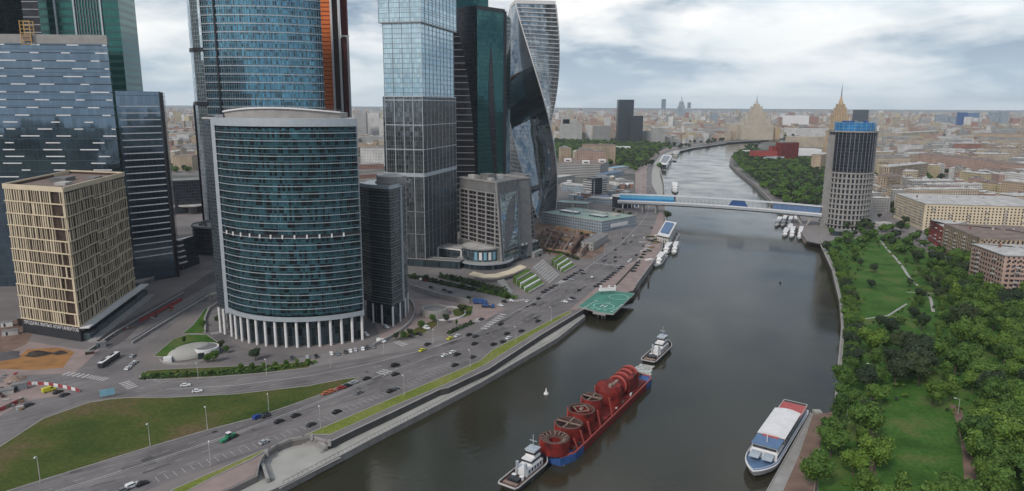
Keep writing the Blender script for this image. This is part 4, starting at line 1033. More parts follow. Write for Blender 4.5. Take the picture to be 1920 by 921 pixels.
# ------------------------------------------------------------------ mid-ground buildings on the tower side
def block(name, a, b_, depth, ztop, mat, label, cat='building', roof='roof_grey', group=None, z0=0.0, lip=.0, parent_parts=None, dirv=None):
    """a, b_ = front base corners in pixels (left, right); goes back `depth` metres"""
    A_, B_ = V2(P(a[0], a[1], z0)), V2(P(b_[0], b_[1], z0)); t_ = (B_-A_).normalized(); n_ = Vector((-t_.y, t_.x)) if dirv is None else dirv
    poly = [A_, B_, B_+n_*depth, A_+n_*depth]
    h = ztop if ztop > 0 else Z(Vector((*((A_+B_)/2), 0)), -ztop)
    T = thing(name, label, cat, (*((A_+B_)/2+n_*depth/2), z0), group=group)
    B().prism(poly, z0, h, top=False).build('wall', mat, T)
    B().cap(poly, h-.0).build('roof', roof, T)
    if lip: B().path([Vector((p.x, p.y, h+lip/2-.05)) for p in poly], .5, lip, closed=True).build('roof_parapet', 'concrete', T)
    return T, poly, h
def pxz(px, row): return -row      # a roof row instead of a height
# round podium between the stacked tower and the gridded tower
T = thing('round_podium', 'round glazed podium with ring terraces at the foot of the gridded tower', 'podium', P(905, 512))
c = V2(P(906, 494)); 
def ringpts(c, r, n=36, a0=0, a1=2*math.pi): return arc(c, r, a0, a1-(a1-a0)/n, n-1)
B().prism(ringpts(c, 17.5), 0, 15.5, top=False).build('curtain_wall', 'glass_podium', T)
B().cap(ringpts(c, 18.2), 16.3).build('roof', 'roof_pale', T)
B().path([Vector((*p, 15.9)) for p in ringpts(c, 17.9)], .9, 1.2, closed=True).build('roof_ring', 'concrete', T)
c2 = c+Vector((2, -3))
B().prism(ringpts(c2, 23), 0, 4.6, top=False).build('lower_wall', 'glass_lobby', T); B().cap(ringpts(c2, 24.2), 5.2).build('terrace', 'concrete', T)
B().path([Vector((*p, 4.9)) for p in ringpts(c2, 24)], .8, 1.0, closed=True).build('terrace_ring', 'metal_light', T)
for k in range(5):
    an = math.radians(-108+k*13); p = c+Vector((math.cos(an), math.sin(an)))*17.75; B().box((*p, 10), (2.4, .3, 6.5), rz=an+math.pi/2).build('window', 'white_paint' if k % 2 else 'sign_blue', T)
# awning
aw = [P(x, y, 4.5) for x, y in ((878, 514), (905, 520), (935, 519), (965, 511), (988, 500))]
T = thing('cafe_awning', 'long curved cream awning over the cafe terrace below the round podium', 'awning', P(935, 525))
ao = offs(aw, -6); b = B()
for i in range(len(aw)-1): b.face([(*V2(aw[i]), 4.2), (*V2(aw[i+1]), 4.2), (*ao[i+1], 5.6), (*ao[i], 5.6)]); b.face([(*V2(aw[i]), 3.7), (*V2(aw[i+1]), 3.7), (*V2(aw[i+1]), 4.2), (*V2(aw[i]), 4.2)])
b.build('canopy_cloth', 'cream', T)
for i in range(len(aw)): B().bar((*V2(aw[i]), 0), (*V2(aw[i]), 4.2), .3).build('post', 'wood', T)
for k, (a_, c_) in enumerate((((822, 487), (865, 492)),)):
    T, poly, h = block('entrance_pavilion', a_, c_, 16, 11.5, 'glass_podium', 'white framed glass pavilion joined to the foot of the stacked glass tower', 'pavilion', 'roof_pale', lip=.8)
    t_ = poly[1]-poly[0]; 
    B().path([Vector((*poly[0], .8)), Vector((*poly[0], 11)), Vector((*poly[1], 11)), Vector((*poly[1], .8))], 1.4, 1.2).build('white_frame', 'white_paint', T)
block('tower_plinth', (740, 497), (862, 505), 10, 6.5, 'glass_lobby', 'low dark plinth running along the foot of the stacked glass tower', 'plinth', 'concrete_dark', lip=.6)
T, poly, h = block('glass_annex', (978, 488), (1010, 478), 26, 13, 'glass_podium', 'small glass annex with white saw-tooth roof right of the mirror glass end', 'annex', 'roof_grey')
for k in range(5):
    p = poly[0].lerp(poly[1], (k+.5)/5); q = poly[3].lerp(poly[2], (k+.5)/5); B().bar((*p, h+.6), (*q, h+.6), 1.8, 1.2).build('skylight', 'white_paint', T)
block('cafe_kiosk', (1002, 484), (1018, 477), 10, 5, 'concrete', 'small pale kiosk beside the glass annex and the green terraces', 'kiosk', 'roof_pale')
# green terraces stepping down to the road
def slope_bed(name, quad, z_hi, label):
    q = PP(quad); T = thing(name, label, 'terrace', q[0]); n = 4     # quad: near-left, near-right, far-right, far-left (left side is uphill)
    for k in range(n):
        f0, f1 = k/n, (k+1)/n
        A_, B_ = q[3].lerp(q[0], 0), None
        p0, p1 = q[0].lerp(q[1], f0), q[0].lerp(q[1], f1-.05); r0, r1 = q[3].lerp(q[2], f0), q[3].lerp(q[2], f1-.05)
        z = z_hi*(1-k/n)
        B().prism([p0, p1, r1, r0], 0, z, top=True).build('planted_step', 'grass_slope', T)
        e0, e1 = q[0].lerp(q[1], f1-.05), q[0].lerp(q[1], f1); s0, s1 = q[3].lerp(q[2], f1-.05), q[3].lerp(q[2], f1)
        B().prism([e0, e1, s1, s0], 0, z+.15, top=True).build('step_wall', 'white_paint' if k in (1, 2) else 'kerb', T)
    return T
slope_bed('green_terrace', [(962, 530), (992, 551), (1022, 534), (990, 514)], 4.5, 'nearer bright green stepped terrace with two white steps beside the road')
slope_bed('green_terrace', [(1034, 497), (1058, 513), (1080, 500), (1052, 484)], 4.5, 'farther green stepped terrace next to the red construction pit')
def stairs(name, quad, zt_, label):
    q = PP(quad); T = thing(name, label, 'stairs', q[0])
    b = B()
    for k in range(9):
        f0, f1 = k/9, (k+1)/9; b.prism([q[0].lerp(q[1], f0), q[0].lerp(q[1], f1), q[3].lerp(q[2], f1), q[3].lerp(q[2], f0)], 0, zt_*(1-k/9)+.05, top=True)
    b.build('flight', 'concrete', T)
stairs('stairway', [(998, 512), (1030, 533), (1050, 516), (1018, 496)], 4.6, 'broad grey stairway between the two green terraces')
stairs('stairway', [(932, 535), (955, 553), (962, 548), (945, 532)], 3.6, 'narrow stairway left of the nearer green terrace')
# shrub bank below the podium
def hedge(pts, w, h, mat, label, group=None, cat='hedge', seed=0):
    rh_ = random.Random(seed); b = B(); q = resample(PP(pts), 1.4)
    for p in q:
        for k in range(max(3, int(w*2.2))):
            c_ = p + Vector((rh_.uniform(-w/2, w/2), rh_.uniform(-w/2, w/2))); s = rh_.uniform(.5, 1.1); z = rh_.uniform(.2, h)
            n_ = Vector((rh_.gauss(0, 1), rh_.gauss(0, 1), rh_.gauss(.6, 1))).normalized(); x = n_.orthogonal().normalized()*s; y = n_.cross(x)
            o_ = Vector((c_.x, c_.y, z)); b.face([o_-x-y*.6, o_+x-y*.6, o_+x+y*.6, o_-x+y*.6])
    core = B(); core.path([Vector((p.x, p.y, h*.3)) for p in q[::2]+[q[-1]]], w*.85, h*.6)
    T = thing('hedge', label, cat, (*q[len(q)//2], 0), group=group); b.build('leaves', mat, T); core.build('inner_branches', 'hedge', T); return T
hedge([(768, 520), (800, 526), (850, 537), (890, 545)], 5, 2.2, 'leaves_dark', 'dark reddish hedge bank above the side street, below the stacked tower', seed=1)
hedge([(830, 520), (870, 528), (915, 540), (945, 548)], 8, 2.4, 'leaves_dark', 'dark planted bank below the cafe awning', seed=2)
hedge([(900, 545), (935, 553), (962, 560)], 7, 1.8, 'leaves', 'green planted bank left of the nearer green terrace', seed=3)
hedge([(270, 709), (330, 706), (400, 702), (470, 698), (520, 694)], 4.5, 1.6, 'leaves', 'long clipped hedge between the slip road and the dome lawn', seed=4)
hedge([(520, 692), (560, 687), (588, 682)], 3, 1.3, 'leaves', 'short clipped hedge at the end of the tower car park', seed=5)
hedge([(842, 626), (860, 618), (886, 606)], 3, 1.6, 'leaves_dark', 'low shrub row by the kerb near the yellow cars', seed=6)
hedge([(1012, 468), (1060, 478), (1085, 488)], 3, 2.0, 'leaves_dark', 'dark shrub row between the dig and the green terraces', seed=7)
# dome building on its lawn
T = thing('shell_pavilion', 'low white shell-roofed pavilion with an oval cut-out on the lawn by the front tower', 'pavilion', P(365, 668))
c = V2(P(362, 664)); b = B(); rr2 = []
ex = (V2(P(400, 655))-V2(P(325, 672))).normalized(); ey = Vector((-ex.y, ex.x))
for k in range(8):
    f = k/7; r = math.cos(f*math.pi/2*.93); rr2.append([Vector((*(c+ex*(13.5*r*math.cos(a_))+ey*(9*r*math.sin(a_))), .3+5.2*math.sin(f*math.pi/2))) for a_ in (2*math.pi*i/28 for i in range(28))])
b.rings(rr2); b.build('shell_roof', 'pale_paving', T, smooth=True)
cd = c+ex*5.5-ey*5
B().prism(ringpts(cd, 6.6, 26), 0, 4.4, top=True).build('drum', 'white_paint', T)
B().prism(ringpts(cd, 5.6, 26), 4.42, 4.6, top=True).build('oval_roof', 'concrete_dark', T)
B().box((*(cd-ex*4.5-ey*5.2), 1.6), (3.4, 1.2, 3.2), rz=math.atan2(ex.y, ex.x)).build('entrance', 'glass_lobby', T)
B().box((*(c-ex*14-ey*3.5), 1.4), (4, 3, 2.8), rz=.3).build('side_room', 'white_paint', T)
B().path([Vector((*p, .5)) for p in arc(c, 16.5, -2.6, -.6, 12)], .5, 1.0).build('low_wall', 'kerb', T)
# ramp drum
T = thing('ramp_drum', 'round pale drum with an open top at the centre of the spiral car ramp', 'ramp drum', P(815, 592))
c = V2(P(815, 590)); B().path([Vector((*p, 2.4)) for p in ringpts(c, 8.2, 30)], .6, 4.8, closed=True).build('drum_wall', 'pale_paving', T)
B().prism(ringpts(c, 7.8, 30), 0, 3.4, top=True).build('drum_floor', 'roof_grey', T)
b = B(); b.path([Vector((*p, .5)) for p in arc(c+Vector((5, 2)), 15, -1.9, 1.9, 22)], .5, 1.0); b.build('ramp_kerb', 'white_paint', T)
wall_thing('ramp_wall', PP([(768, 540), (790, 548), (830, 560), (880, 570)]), .8, 0, 3.2, 'concrete', 'sloping concrete ramp wall beside the side street', cap='kerb')
wall_thing('ramp_wall', [V2(v) for v in arc3(P(700, 650), P(766, 562), 12, 14)], .7, 0, 1.6, 'concrete', 'curved low wall around the slender tower forecourt', cap='kerb')
wall_thing('ramp_wall', PP([(385, 624), (384, 600), (392, 582), (415, 566)]), .7, 0, 1.6, 'concrete', 'curved low wall left of the front tower around the wedge lawn', cap='kerb')
# sunken road retaining walls and site fences on the left
wall_thing('ramp_wall', PP([(248, 645), (300, 612), (345, 585), (400, 552)]), .8, 0, 1.3, 'concrete', 'long pale parapet along the sunken road towards the front tower', cap='kerb')
wall_thing('ramp_wall', PP([(165, 662), (215, 628), (262, 600), (345, 552)]), .8, 0, 1.5, 'concrete_dark', 'dark parapet along the foot of the louvred building', cap='kerb')
def fence(pts, h, mat, label, cat='hoarding', seg=3.0, name='site_hoarding', alt=None):
    q = resample(PP(pts), seg); T = thing(name, label, cat, (*q[len(q)//2], 0)); b1, b2 = B(), B()
    for i in range(len(q)-1): (b2 if (alt and i % 2) else b1).bar((*q[i], h/2), (*q[i+1], h/2), .15, h)
    b1.build('panels', mat, T)
    if alt: b2.build('pale_panels', alt, T)
    p = B(); [p.bar((*v, 0), (*v, h+.2), .18) for v in q]; p.build('posts', 'metal_grey', T); return T
fence([(262, 606), (300, 586), (345, 562)], 2.4, 'red_hoarding', 'red mesh hoarding along the building works by the sunken road')
fence([(48, 722), (85, 722), (120, 728), (152, 736)], 1.6, 'red_hoarding', 'red and white barrier row beside the parked yellow van', alt='white_paint', name='barrier_row')
fence([(0, 772), (25, 760), (48, 750)], 1.8, 'red_hoarding', 'red hoarding at the left edge of the side road', alt='rust_pale')
fence([(246, 641), (300, 607), (345, 579), (385, 554)], 1.2, 'metal_light', 'pale picket rail between the lanes of the sunken road', 'railing', 1.1, 'railing')
# round building behind, left of the front tower
T = thing('round_bank', 'dark round low building with a flat cluttered roof left of the front tower', 'building', P(405, 490))
c = V2(P(412, 470)); B().prism(ringpts(c, 22), 0, 25, top=False).build('wall', 'wall_grey' if False else 'glass_office', T); B().cap(ringpts(c, 22.3), 25.1).build('roof', 'roof_pale', T)
B().path([Vector((*p, 25.4)) for p in ringpts(c, 22.2)], .8, 1.4, closed=True).build('roof_ring', 'concrete', T)
for dx, dy, s in ((-12, -8, 3), (-6, -12, 2.4), (-14, 2, 4)): B().box((c.x+dx, c.y+dy, 26.3), (s, s*.7, 2.2)).build('roof_plant', 'concrete_dark', T)
block('boxy_block', (328, 402), (384, 398), 30, -338, 'glass_office', 'dark boxy block seen between the striped wing and the blue tower', 'building', 'roof_grey')
T = thing('saucer_canopy', 'pale oval canopy roof standing in the gap left of the silver shaft', 'canopy', P(360, 402))
c = V2(P(362, 400)); B().prism(ringpts(c, 16, 24), 10, 11, top=True, bot=True).build('canopy_roof', 'roof_pale', T); B().tube((*c, 0), (*c, 10), 5, 5, 12).build('stem', 'concrete_dark', T)
block('service_podium', (262, 540), (352, 498), 18, 3.4, 'concrete_dark', 'grey service podium in front of the terraced podium', 'podium', 'roof_grey', lip=.6)
# tunnel gantry, works clutter, billboard
T = thing('tunnel_gate', 'small concrete portal over the sunken road beside the front tower', 'portal', P(408, 566))
g0, g1 = P(395, 566), P(420, 560); B().bar(g0+Vector((0, 0, 5)), g1+Vector((0, 0, 5)), 2.6, 1.2).build('lintel', 'pale_paving', T)
for g in (g0, g1): B().bar(g, g+Vector((0, 0, 5)), 1.0).build('post', 'concrete', T)
T = thing('billboard', 'pale blue billboard panel standing on the junction kerb', 'billboard', P(202, 748))
g0, g1 = P(188, 748), P(216, 743)
B().bar(g0+Vector((0, 0, 2.6)), g1+Vector((0, 0, 2.6)), .3, 3.0).build('panel', 'sign_blue', T)
for g in (g0.lerp(g1, .15), g0.lerp(g1, .85)): B().bar(g, g+Vector((0, 0, 1.2)), .3).build('leg', 'metal_grey', T)
# heaps, spoil and site boxes at the left edge
def heap(px, py, r, h, mat, label, name='spoil_heap', cat='heap', seed=1):
    rh_ = random.Random(seed); c = P(px, py); b = B(); rs = []
    for k in range(5):
        f = k/4; rs.append([Vector((c.x+r*(1-f*.93)*math.cos(a_)*(1+.25*math.sin(3*a_+seed)), c.y+r*(1-f*.93)*math.sin(a_)*.8*(1+.2*math.cos(2*a_+seed)), h*math.sin(f*math.pi/2)*rh_.uniform(.85, 1.1))) for a_ in (2*math.pi*i/14 for i in range(14))])
    b.rings(rs); b.build(name, mat, org=c, label=label, cat=cat, smooth=True)
heap(70, 664, 7, 1.6, 'dark_earth', 'largest dark earth heap on the orange sand by the louvred building', seed=1)
heap(112, 662, 4, 1.2, 'dark_earth', 'small dark earth heap right of the largest one on the orange sand', seed=2)
heap(8, 668, 9, 1.4, 'asphalt_dark', 'dark mound left of the orange sand at the picture edge', seed=3)
heap(28, 712, 5, 2.0, 'rust_pale', 'pale rubble heap in the lower left works yard', seed=5)
for k, (px, py, s, m_, lab) in enumerate(((20, 628, (8, 3, 3), 'roof_pale', 'long pale site cabin at the left edge behind the louvred building'), (14, 612, (6, 3, 3), 'white_paint', 'white site cabin behind the longer pale one at the left edge'), (42, 610, (4, 4, 5), 'rust', 'rust red machine box by the left wall of the louvred building'),
        (38, 730, (6, 3, 3), 'metal_grey', 'grey site container in the lower left works yard'), (10, 738, (7, 4, 2), 'roof_pale', 'pale slab stack at the lower left picture edge'), (190, 650, (5, 3, 2.6), 'metal_grey', 'small grey hut at the near corner of the raised walk'), (168, 664, (4, 2, 1.6), 'rust', 'rusty formwork stack beside the sunken road mouth'))):
    g = P(px, py); T = thing('site_cabin', lab, 'site cabin', g, rz=.5)
    B().box((0, 0, s[2]/2), s).build('cabin_body', m_, T, local=True); B().box((0, 0, s[2]+.1), (s[0]+.3, s[1]+.3, .2)).build('cabin_roof', 'roof_grey', T, local=True)
    B().box((-s[0]*.2, -s[1]/2-.05, s[2]*.45), (.9, .1, s[2]*.7)).build('door', 'metal_dark', T, local=True)
rq = random.Random(19)
for k in range(26):
    px, py = ((rq.uniform(-5, 60), rq.uniform(700, 770)) if k < 14 else (rq.uniform(150, 330), 0)); py = py or (655-(px-150)*.42+rq.uniform(-6, 3))
    g = P(px, py); sz = (rq.uniform(1, 4), rq.uniform(.6, 1.6), rq.uniform(.5, 1.6)); m_ = rq.choice(('rust', 'rust_pale', 'roof_pale', 'red_hoarding', 'wood', 'metal_grey'))
    T = thing('material_stack', '%s %s stack of building material %s' % (nth(k if k < 14 else k-14), {'rust': 'rusty', 'rust_pale': 'pale brown', 'roof_pale': 'pale', 'red_hoarding': 'red', 'wood': 'wooden', 'metal_grey': 'grey'}[m_], 'in the lower left works yard' if k < 14 else 'along the sunken road works'), 'material stack', g, rz=rq.uniform(0, 3))
    for j in range(3): B().box((rq.uniform(-.4, .4), rq.uniform(-.3, .3), sz[2]*(j+.5)/3), (sz[0]*rq.uniform(.8, 1), sz[1], sz[2]/3-.03)).build('layer', m_, T, local=True)
# ------------------------------------------------------------------ construction pit, halls and sheds beyond
T = thing('construction_frame', 'red brown concrete frame of a building site in a pit', 'building site', P(1060, 470))
qs = PP([(1002, 470), (1090, 484), (1128, 440), (1020, 424)]); rc = random.Random(8)
for k in range(6):
    f = k/5
    p0, p1 = qs[0].lerp(qs[1], f*.95+.02), qs[3].lerp(qs[2], f*.95+.02); h = rc.choice((2.5, 4, 6))
    B().bar(p0.lerp(p1, .03)+Vector((0, 0, h/2)), p0.lerp(p1, rc.uniform(.6, .97))+Vector((0, 0, h/2)), 1.4, h).build('wall', 'rust_pale' if k % 2 else 'rust', T)
for k in range(5):
    f = k/4; p0, p1 = qs[0].lerp(qs[3], f*.9+.05), qs[1].lerp(qs[2], f*.9+.05); h = rc.choice((2, 3, 5))
    B().bar(p0.lerp(p1, rc.uniform(.0, .3))+Vector((0, 0, h/2+.2)), p0.lerp(p1, rc.uniform(.6, 1))+Vector((0, 0, h/2+.2)), 1.2, h).build('beam', 'rust_pale' if k % 2 else 'cream_dark', T)
for k in range(46):
    u, v = rc.random(), rc.random(); p = qs[0].lerp(qs[1], u).lerp(qs[3].lerp(qs[2], u), v); B().box((p.x, p.y, 1.2), (rc.uniform(1.5, 6), rc.uniform(1, 3), 2.4), rz=rc.uniform(0, 1.5)).build('formwork', rc.choice(('rust', 'rust_pale', 'wood', 'rust_pale', 'pink_paving', 'roof_pale', 'cream_dark', 'brick_dull')), T)
def crane(px, py, top, jib, az_, label, mat='metal_grey', mw=1.8):
    g = P(px, py); h = Z(g, top); T = thing('tower_crane', label, 'crane', g)
    b = B()
    for sx in (-1, 1):
        for sy in (-1, 1): b.bar(g+Vector((sx*mw/2, sy*mw/2, 0)), g+Vector((sx*mw/2, sy*mw/2, h)), .3)
    z = 0; k = 0
    while z < h-3:
        s1 = 1 if k % 2 else -1
        b.bar(g+Vector((-s1*mw/2, -mw/2, z)), g+Vector((s1*mw/2, -mw/2, z+3)), .2); b.bar(g+Vector((-mw/2, s1*mw/2, z)), g+Vector((-mw/2, -s1*mw/2, z+3)), .2); z += 3; k += 1
    b.build('mast', mat, T)
    d = Vector((math.cos(az_), math.sin(az_), 0)); t_ = g+Vector((0, 0, h))
    b = B(); b.bar(t_-d*jib*.3, t_+d*jib, .5); b.bar(t_+Vector((0, 0, 4)), t_+d*jib*.7, .15); b.bar(t_+Vector((0, 0, 4)), t_-d*jib*.28, .15); b.bar(t_, t_+Vector((0, 0, 4)), .5)
    n = int(jib/3)
    for i in range(n): b.bar(t_+d*3*i, t_+d*(3*i+1.5)+Vector((0, 0, 1.3)), .15); b.bar(t_+d*(3*i+1.5)+Vector((0, 0, 1.3)), t_+d*3*(i+1), .15)
    b.bar(t_+Vector((0, 0, 1.3)), t_+d*jib*.95+Vector((0, 0, 1.3)), .25); b.build('jib', mat, T)
    B().box(t_-d*jib*.27-Vector((0, 0, 1)), (2.5, 2.5, 2)).build('counterweight', 'concrete', T)
crane(1072, 452, 360, 16, 1.9, 'slim grey tower crane standing in the red construction pit')
crane(693, 306, 286, 55, .95, 'thin pale crane among brown sheds in the gap right of the front tower', 'cream')
T, poly, h = block('pavilion_hall', (1015, 418), (1128, 437), 62, 12, 'wall_blue_grey', 'large low hall with a pale green roof behind the construction pit', 'hall', 'roof_green', lip=.8)
for u, v, s in ((.25, .4, (26, 8, 2)), (.7, .45, (20, 10, 1.6)), (.45, .8, (34, 5, 1.2)), (.8, .75, (10, 8, 2))):
    p = poly[0].lerp(poly[1], u).lerp(poly[3].lerp(poly[2], u), v); t_ = poly[1]-poly[0]
    B().box((*p, h+s[2]/2), s, rz=math.atan2(t_.y, t_.x)).build('roof_light', 'glass_podium' if v < .5 else 'roof_pale', T)
B().box((*poly[1].lerp(poly[2], .5), 6), (1, 30, 4), rz=math.atan2((poly[1]-poly[0]).y, (poly[1]-poly[0]).x)).build('white_screen', 'white_paint', T)
misc = [
 ((1040, 392), (1100, 396), 26, 9, 'wall_grey', 'roof_green', 'low grey block with green roof strips behind the large green hall', 'hall'),
 ((1100, 380), (1150, 384), 22, 7, 'wall_blue_grey', 'roof_pale', 'low blue-grey shed left of the glass bridge pavilion', 'shed'),
 ((1052, 358), (1096, 362), 30, 10, 'wall_blue_grey', 'roof_pale', 'pale blue-grey flat block left of the white banded office', 'building'),
 ((1042, 346), (1078, 340), 24, 11, 'wall_grey', 'roof_pale', 'small pale gabled hall right beside the twisted tower', 'hall'),
 ((1100, 363), (1112, 365), 18, 25, 'glass_office', 'roof_grey', 'dark brown stair block joined to the white banded office', 'office'),
 ((1113, 365), (1137, 362), 22, 22, 'wall_banded', 'roof_grey', 'short white office with dark window bands near the bridge', 'office'),
 ((1042, 330), (1125, 333), 95, 24, 'wall_striped', 'roof_brown', 'wide grey exhibition hall with white roof boxes near the wood', 'exhibition hall'),
 ((1136, 336), (1170, 330), 20, 9, 'wall_blue_grey', 'deck_blue', 'small hall with a blue and white roof near the trees', 'shed'),
 ((1160, 348), (1188, 346), 26, 6, 'wall_white', 'roof_grey', 'low white shed beside the pink road before the bridge', 'shed'),
 ((1150, 322), (1180, 318), 20, 7, 'wall_white', 'sign_blue', 'small pale blue shed left of the pink road', 'shed'),
 ((1112, 470), (1140, 452), 12, 7, 'wall_grey', 'roof_grey', 'long dark site shed at the right edge of the construction pit', 'shed'),
 ((1150, 425), (1176, 408), 9, 3.5, 'wall_white', 'roof_pale', 'narrow pale roofed stand beside the road below the bridge', 'shed'),
 ((668, 356), (712, 352), 26, 8, 'wall_white', 'roof_pale', 'pale flat shed in the gap right of the front tower', 'shed'),
 ((670, 336), (716, 333), 24, 7, 'wall_brick', 'roof_brown', 'brown roofed shed behind the pale one in the gap right of the front tower', 'shed'),
 ((672, 318), (720, 316), 26, 9, 'wall_brick', 'roof_brown', 'long brown roofed shed near the thin pale crane', 'shed'),
 ((672, 302), (722, 300), 30, 7, 'wall_tan', 'roof_brown', 'rust roofed shed beyond the thin pale crane', 'shed'),
 ((700, 350), (722, 346), 14, 10, 'wall_grey', 'roof_grey', 'small grey block beside the stacked tower in the gap', 'building'),
 ((325, 320), (362, 320), 40, 30, 'wall_tan', 'roof_brown', 'long tan building with a reddish roof in the gap left of the silver shaft', 'building'),
 ((345, 318), (362, 316), 30, 24, 'wall_beige', 'roof_pale', 'pale block in front of the reddish roofed one in the left gap', 'building'),
]
hall = None
for a_, c_, dep_, h_, wm, rm, lab, cat in misc:
    T, poly, h = block('hall' if 'hall' in cat else cat.replace(' ', '_'), a_, c_, dep_, h_, wm, lab, cat, rm, lip=.7)
    if 'exhibition' in cat:
        hall = (T, poly, h)
        for u, v in ((.12, .6), (.62, .25), (.9, .7)):
            p = poly[0].lerp(poly[1], u).lerp(poly[3].lerp(poly[2], u), v)
            B().box((*p, h+3), (14, 9, 6)).build('roof_box', 'white_paint', T); B().box((p.x, p.y-4.6, h+2.4), (8, .3, 2)).build('roof_box_window', 'window_dark', T)
rm = random.Random(21)
small = PP([(1052, 383), (1160, 390), (1188, 350), (1170, 322), (1120, 345), (1060, 345)])
cols = ['wall_white', 'wall_grey', 'wall_blue_grey', 'wall_brick', 'wall_beige']; lands = [(1170, 340, 'the pink road'), (1060, 370, 'the twisted tower'), (1120, 375, 'the white banded office'), (1150, 385, 'the bridge pavilion')]
cnt = {}
made = 0
for k in range(300):
    if made >= 34: break
    x = rm.uniform(40, 200); y = rm.uniform(960, 1480)
    if not inpoly(x, y, small): continue
    px, py = proj((x, y, 0)); s = rm.uniform(6, 15); d_ = rm.uniform(6, 16); h_ = rm.uniform(3, 8)
    c_ = rm.choice(cols); near = min(lands, key=lambda l: (l[0]-px)**2+(l[1]-py)**2*4)
    key = (c_, near[2]); cnt[key] = cnt.get(key, 0)+1
    T = thing('shed', '%s low shed %s in the clutter near %s' % (c_[5:].replace('_', ' '), nth(cnt[key]-1), near[2]), 'shed', (x, y, 0), rz=rm.choice((.1, .5, -.3, .9)), group='small sheds between the green hall and the exhibition hall')
    B().prism([(-s/2, -d_/2), (s/2, -d_/2), (s/2, d_/2), (-s/2, d_/2)], 0, h_, top=False).build('wall', c_, T, local=True)
    r_ = B(); hh = h_+rm.choice((.3, 2.0)); r_.rings([[Vector((-s/2-.3, -d_/2-.3, h_)), Vector((s/2+.3, -d_/2-.3, h_)), Vector((s/2+.3, d_/2+.3, h_)), Vector((-s/2-.3, d_/2+.3, h_))], [Vector((-s/2, -.4, hh)), Vector((s/2, -.4, hh)), Vector((s/2, .4, hh)), Vector((-s/2, .4, hh))]])
    r_.build('roof', rm.choice(('roof_pale', 'roof_grey', 'roof_pale', 'deck_blue', 'roof_brown', 'white_paint')), T, local=True); made += 1
# ------------------------------------------------------------------ helipad over the water
T = thing('helipad', 'green helicopter deck jutting over the river on piers', 'helipad', P(1140, 572, -5))
hp = PP([(1083.5, 575), (1100, 578.5), (1125, 586), (1150, 588.5), (1190, 550), (1152, 546), (1122, 546)], 1.4)
B().prism(hp, .6, 1.4, top=True, bot=True).build('deck', 'heli_green', T)
B().path([Vector((p.x, p.y, 1.0)) for p in hp], .35, .9, closed=True).build('deck_edge', 'concrete', T)
def onh(px, py): return P(px, py, 1.4)
o_ = onh(1132, 574); ox = (onh(1146, 585)-onh(1098, 577)).normalized(); oy = Vector((-ox.y, ox.x, 0)); 
def ringmark(c, rx, ry, w, z, mat, name, n=40):
    b = B()
    for k in range(n):
        a0, a1 = 2*math.pi*k/n, 2*math.pi*(k+1)/n
        q = [c+ox*(r1*math.cos(a_))+oy*(r2*math.sin(a_)) for a_, r1, r2 in ((a0, rx, ry), (a1, rx, ry), (a1, rx-w, ry-w), (a0, rx-w, ry-w))]
        b.face([(p.x, p.y, z) for p in q[::-1]])
    b.build(name, mat, T)
ringmark(o_, 7.2, 7.2, .5, 1.43, 'heli_mark', 'circle_mark')
ringmark(onh(1160, 557), 7.0, 7.0, .4, 1.43, 'heli_mark', 'circle_mark')
for du, dv, sx, sy in ((-1.5, 0, .6, 5.6), (1.5, 0, .6, 5.6), (0, 0, 3.0, .6)):
    c = o_+ox*du+oy*dv; B().box((c.x, c.y, 1.45), (sx, sy, .04), rz=math.atan2(ox.y, ox.x)).build('letter_mark', 'white_paint', T)
c = onh(1140, 562)
for k, s_ in enumerate(('K', '3')): pass
for k in range(5):
    for u, v, r_ in ((-9.4+k*4.7, -8.6, 0), (-9.4+k*4.7, 8.6, 0), (-9.6, -8.6+k*4.3, 1), (9.6, -8.6+k*4.3, 1)):
        if k in (1, 3) and r_ == 0 and v > 0: continue
        c = o_+ox*u+oy*v; B().box((c.x, c.y, 1.46), (2.3, .5, .04), rz=math.atan2(ox.y, ox.x)+(math.pi/2 if r_ else 0)).build('dash_mark', 'white_paint', T)
for px, py in ((1118, 590), (1126, 592), (1131, 592)):
    g = P(px, py+8, -5); g = g+Vector((1.5, 4, 0)); B().bar(g, Vector((g.x, g.y, .6)), .9).build('pier', 'concrete', T)
g = P(1121, 592, .2)+Vector((1, 4, 0)); B().bar(g-ox*4+Vector((0,0,0)), g+ox*5, 1.4, .9).build('cross_beam', 'concrete', T)
T = thing('helipad_gate', 'white portal shelter at the landward end of the helipad', 'shelter', P(1137, 545))
for px in (1126, 1142, 1153): g = P(px, 545); B().bar(g, g+Vector((0, 0, 4)), 1.4).build('post', 'white_paint', T)
g0, g1 = P(1124, 545, 4.3), P(1154, 543, 4.3); g1.z = g0.z = 4.3
B().bar(g0, g1, 1.6, 1.0).build('lintel', 'white_paint', T); B().bar(g0+Vector((1, 5, 0)), g1+Vector((1, 5, 0)), 1.2, .8).build('back_lintel', 'white_paint', T)
B().bar(g0, g0+Vector((1, 5, 0)), 1.2, .8).build('side_lintel', 'white_paint', T)
wall_thing('ramp_wall', PP([(1150, 541), (1170, 520), (1195, 493), (1203, 487)]), .5, 0, 1.2, 'stone_dark', 'dark wall line on the landing beyond the helipad', cap=None)
for k, (px, py) in enumerate(((1198, 549), (1216, 529))):
    g = P(px, py, -5); B().tube(g, g+Vector((0, 0, 5.5)), .8, .8, 8).build('mooring_pile', 'stone_dark', org=g, label='dark mooring pile in the water by the quay, %s the helipad' % ('nearest' if k == 0 else 'second from'), cat='mooring pile')
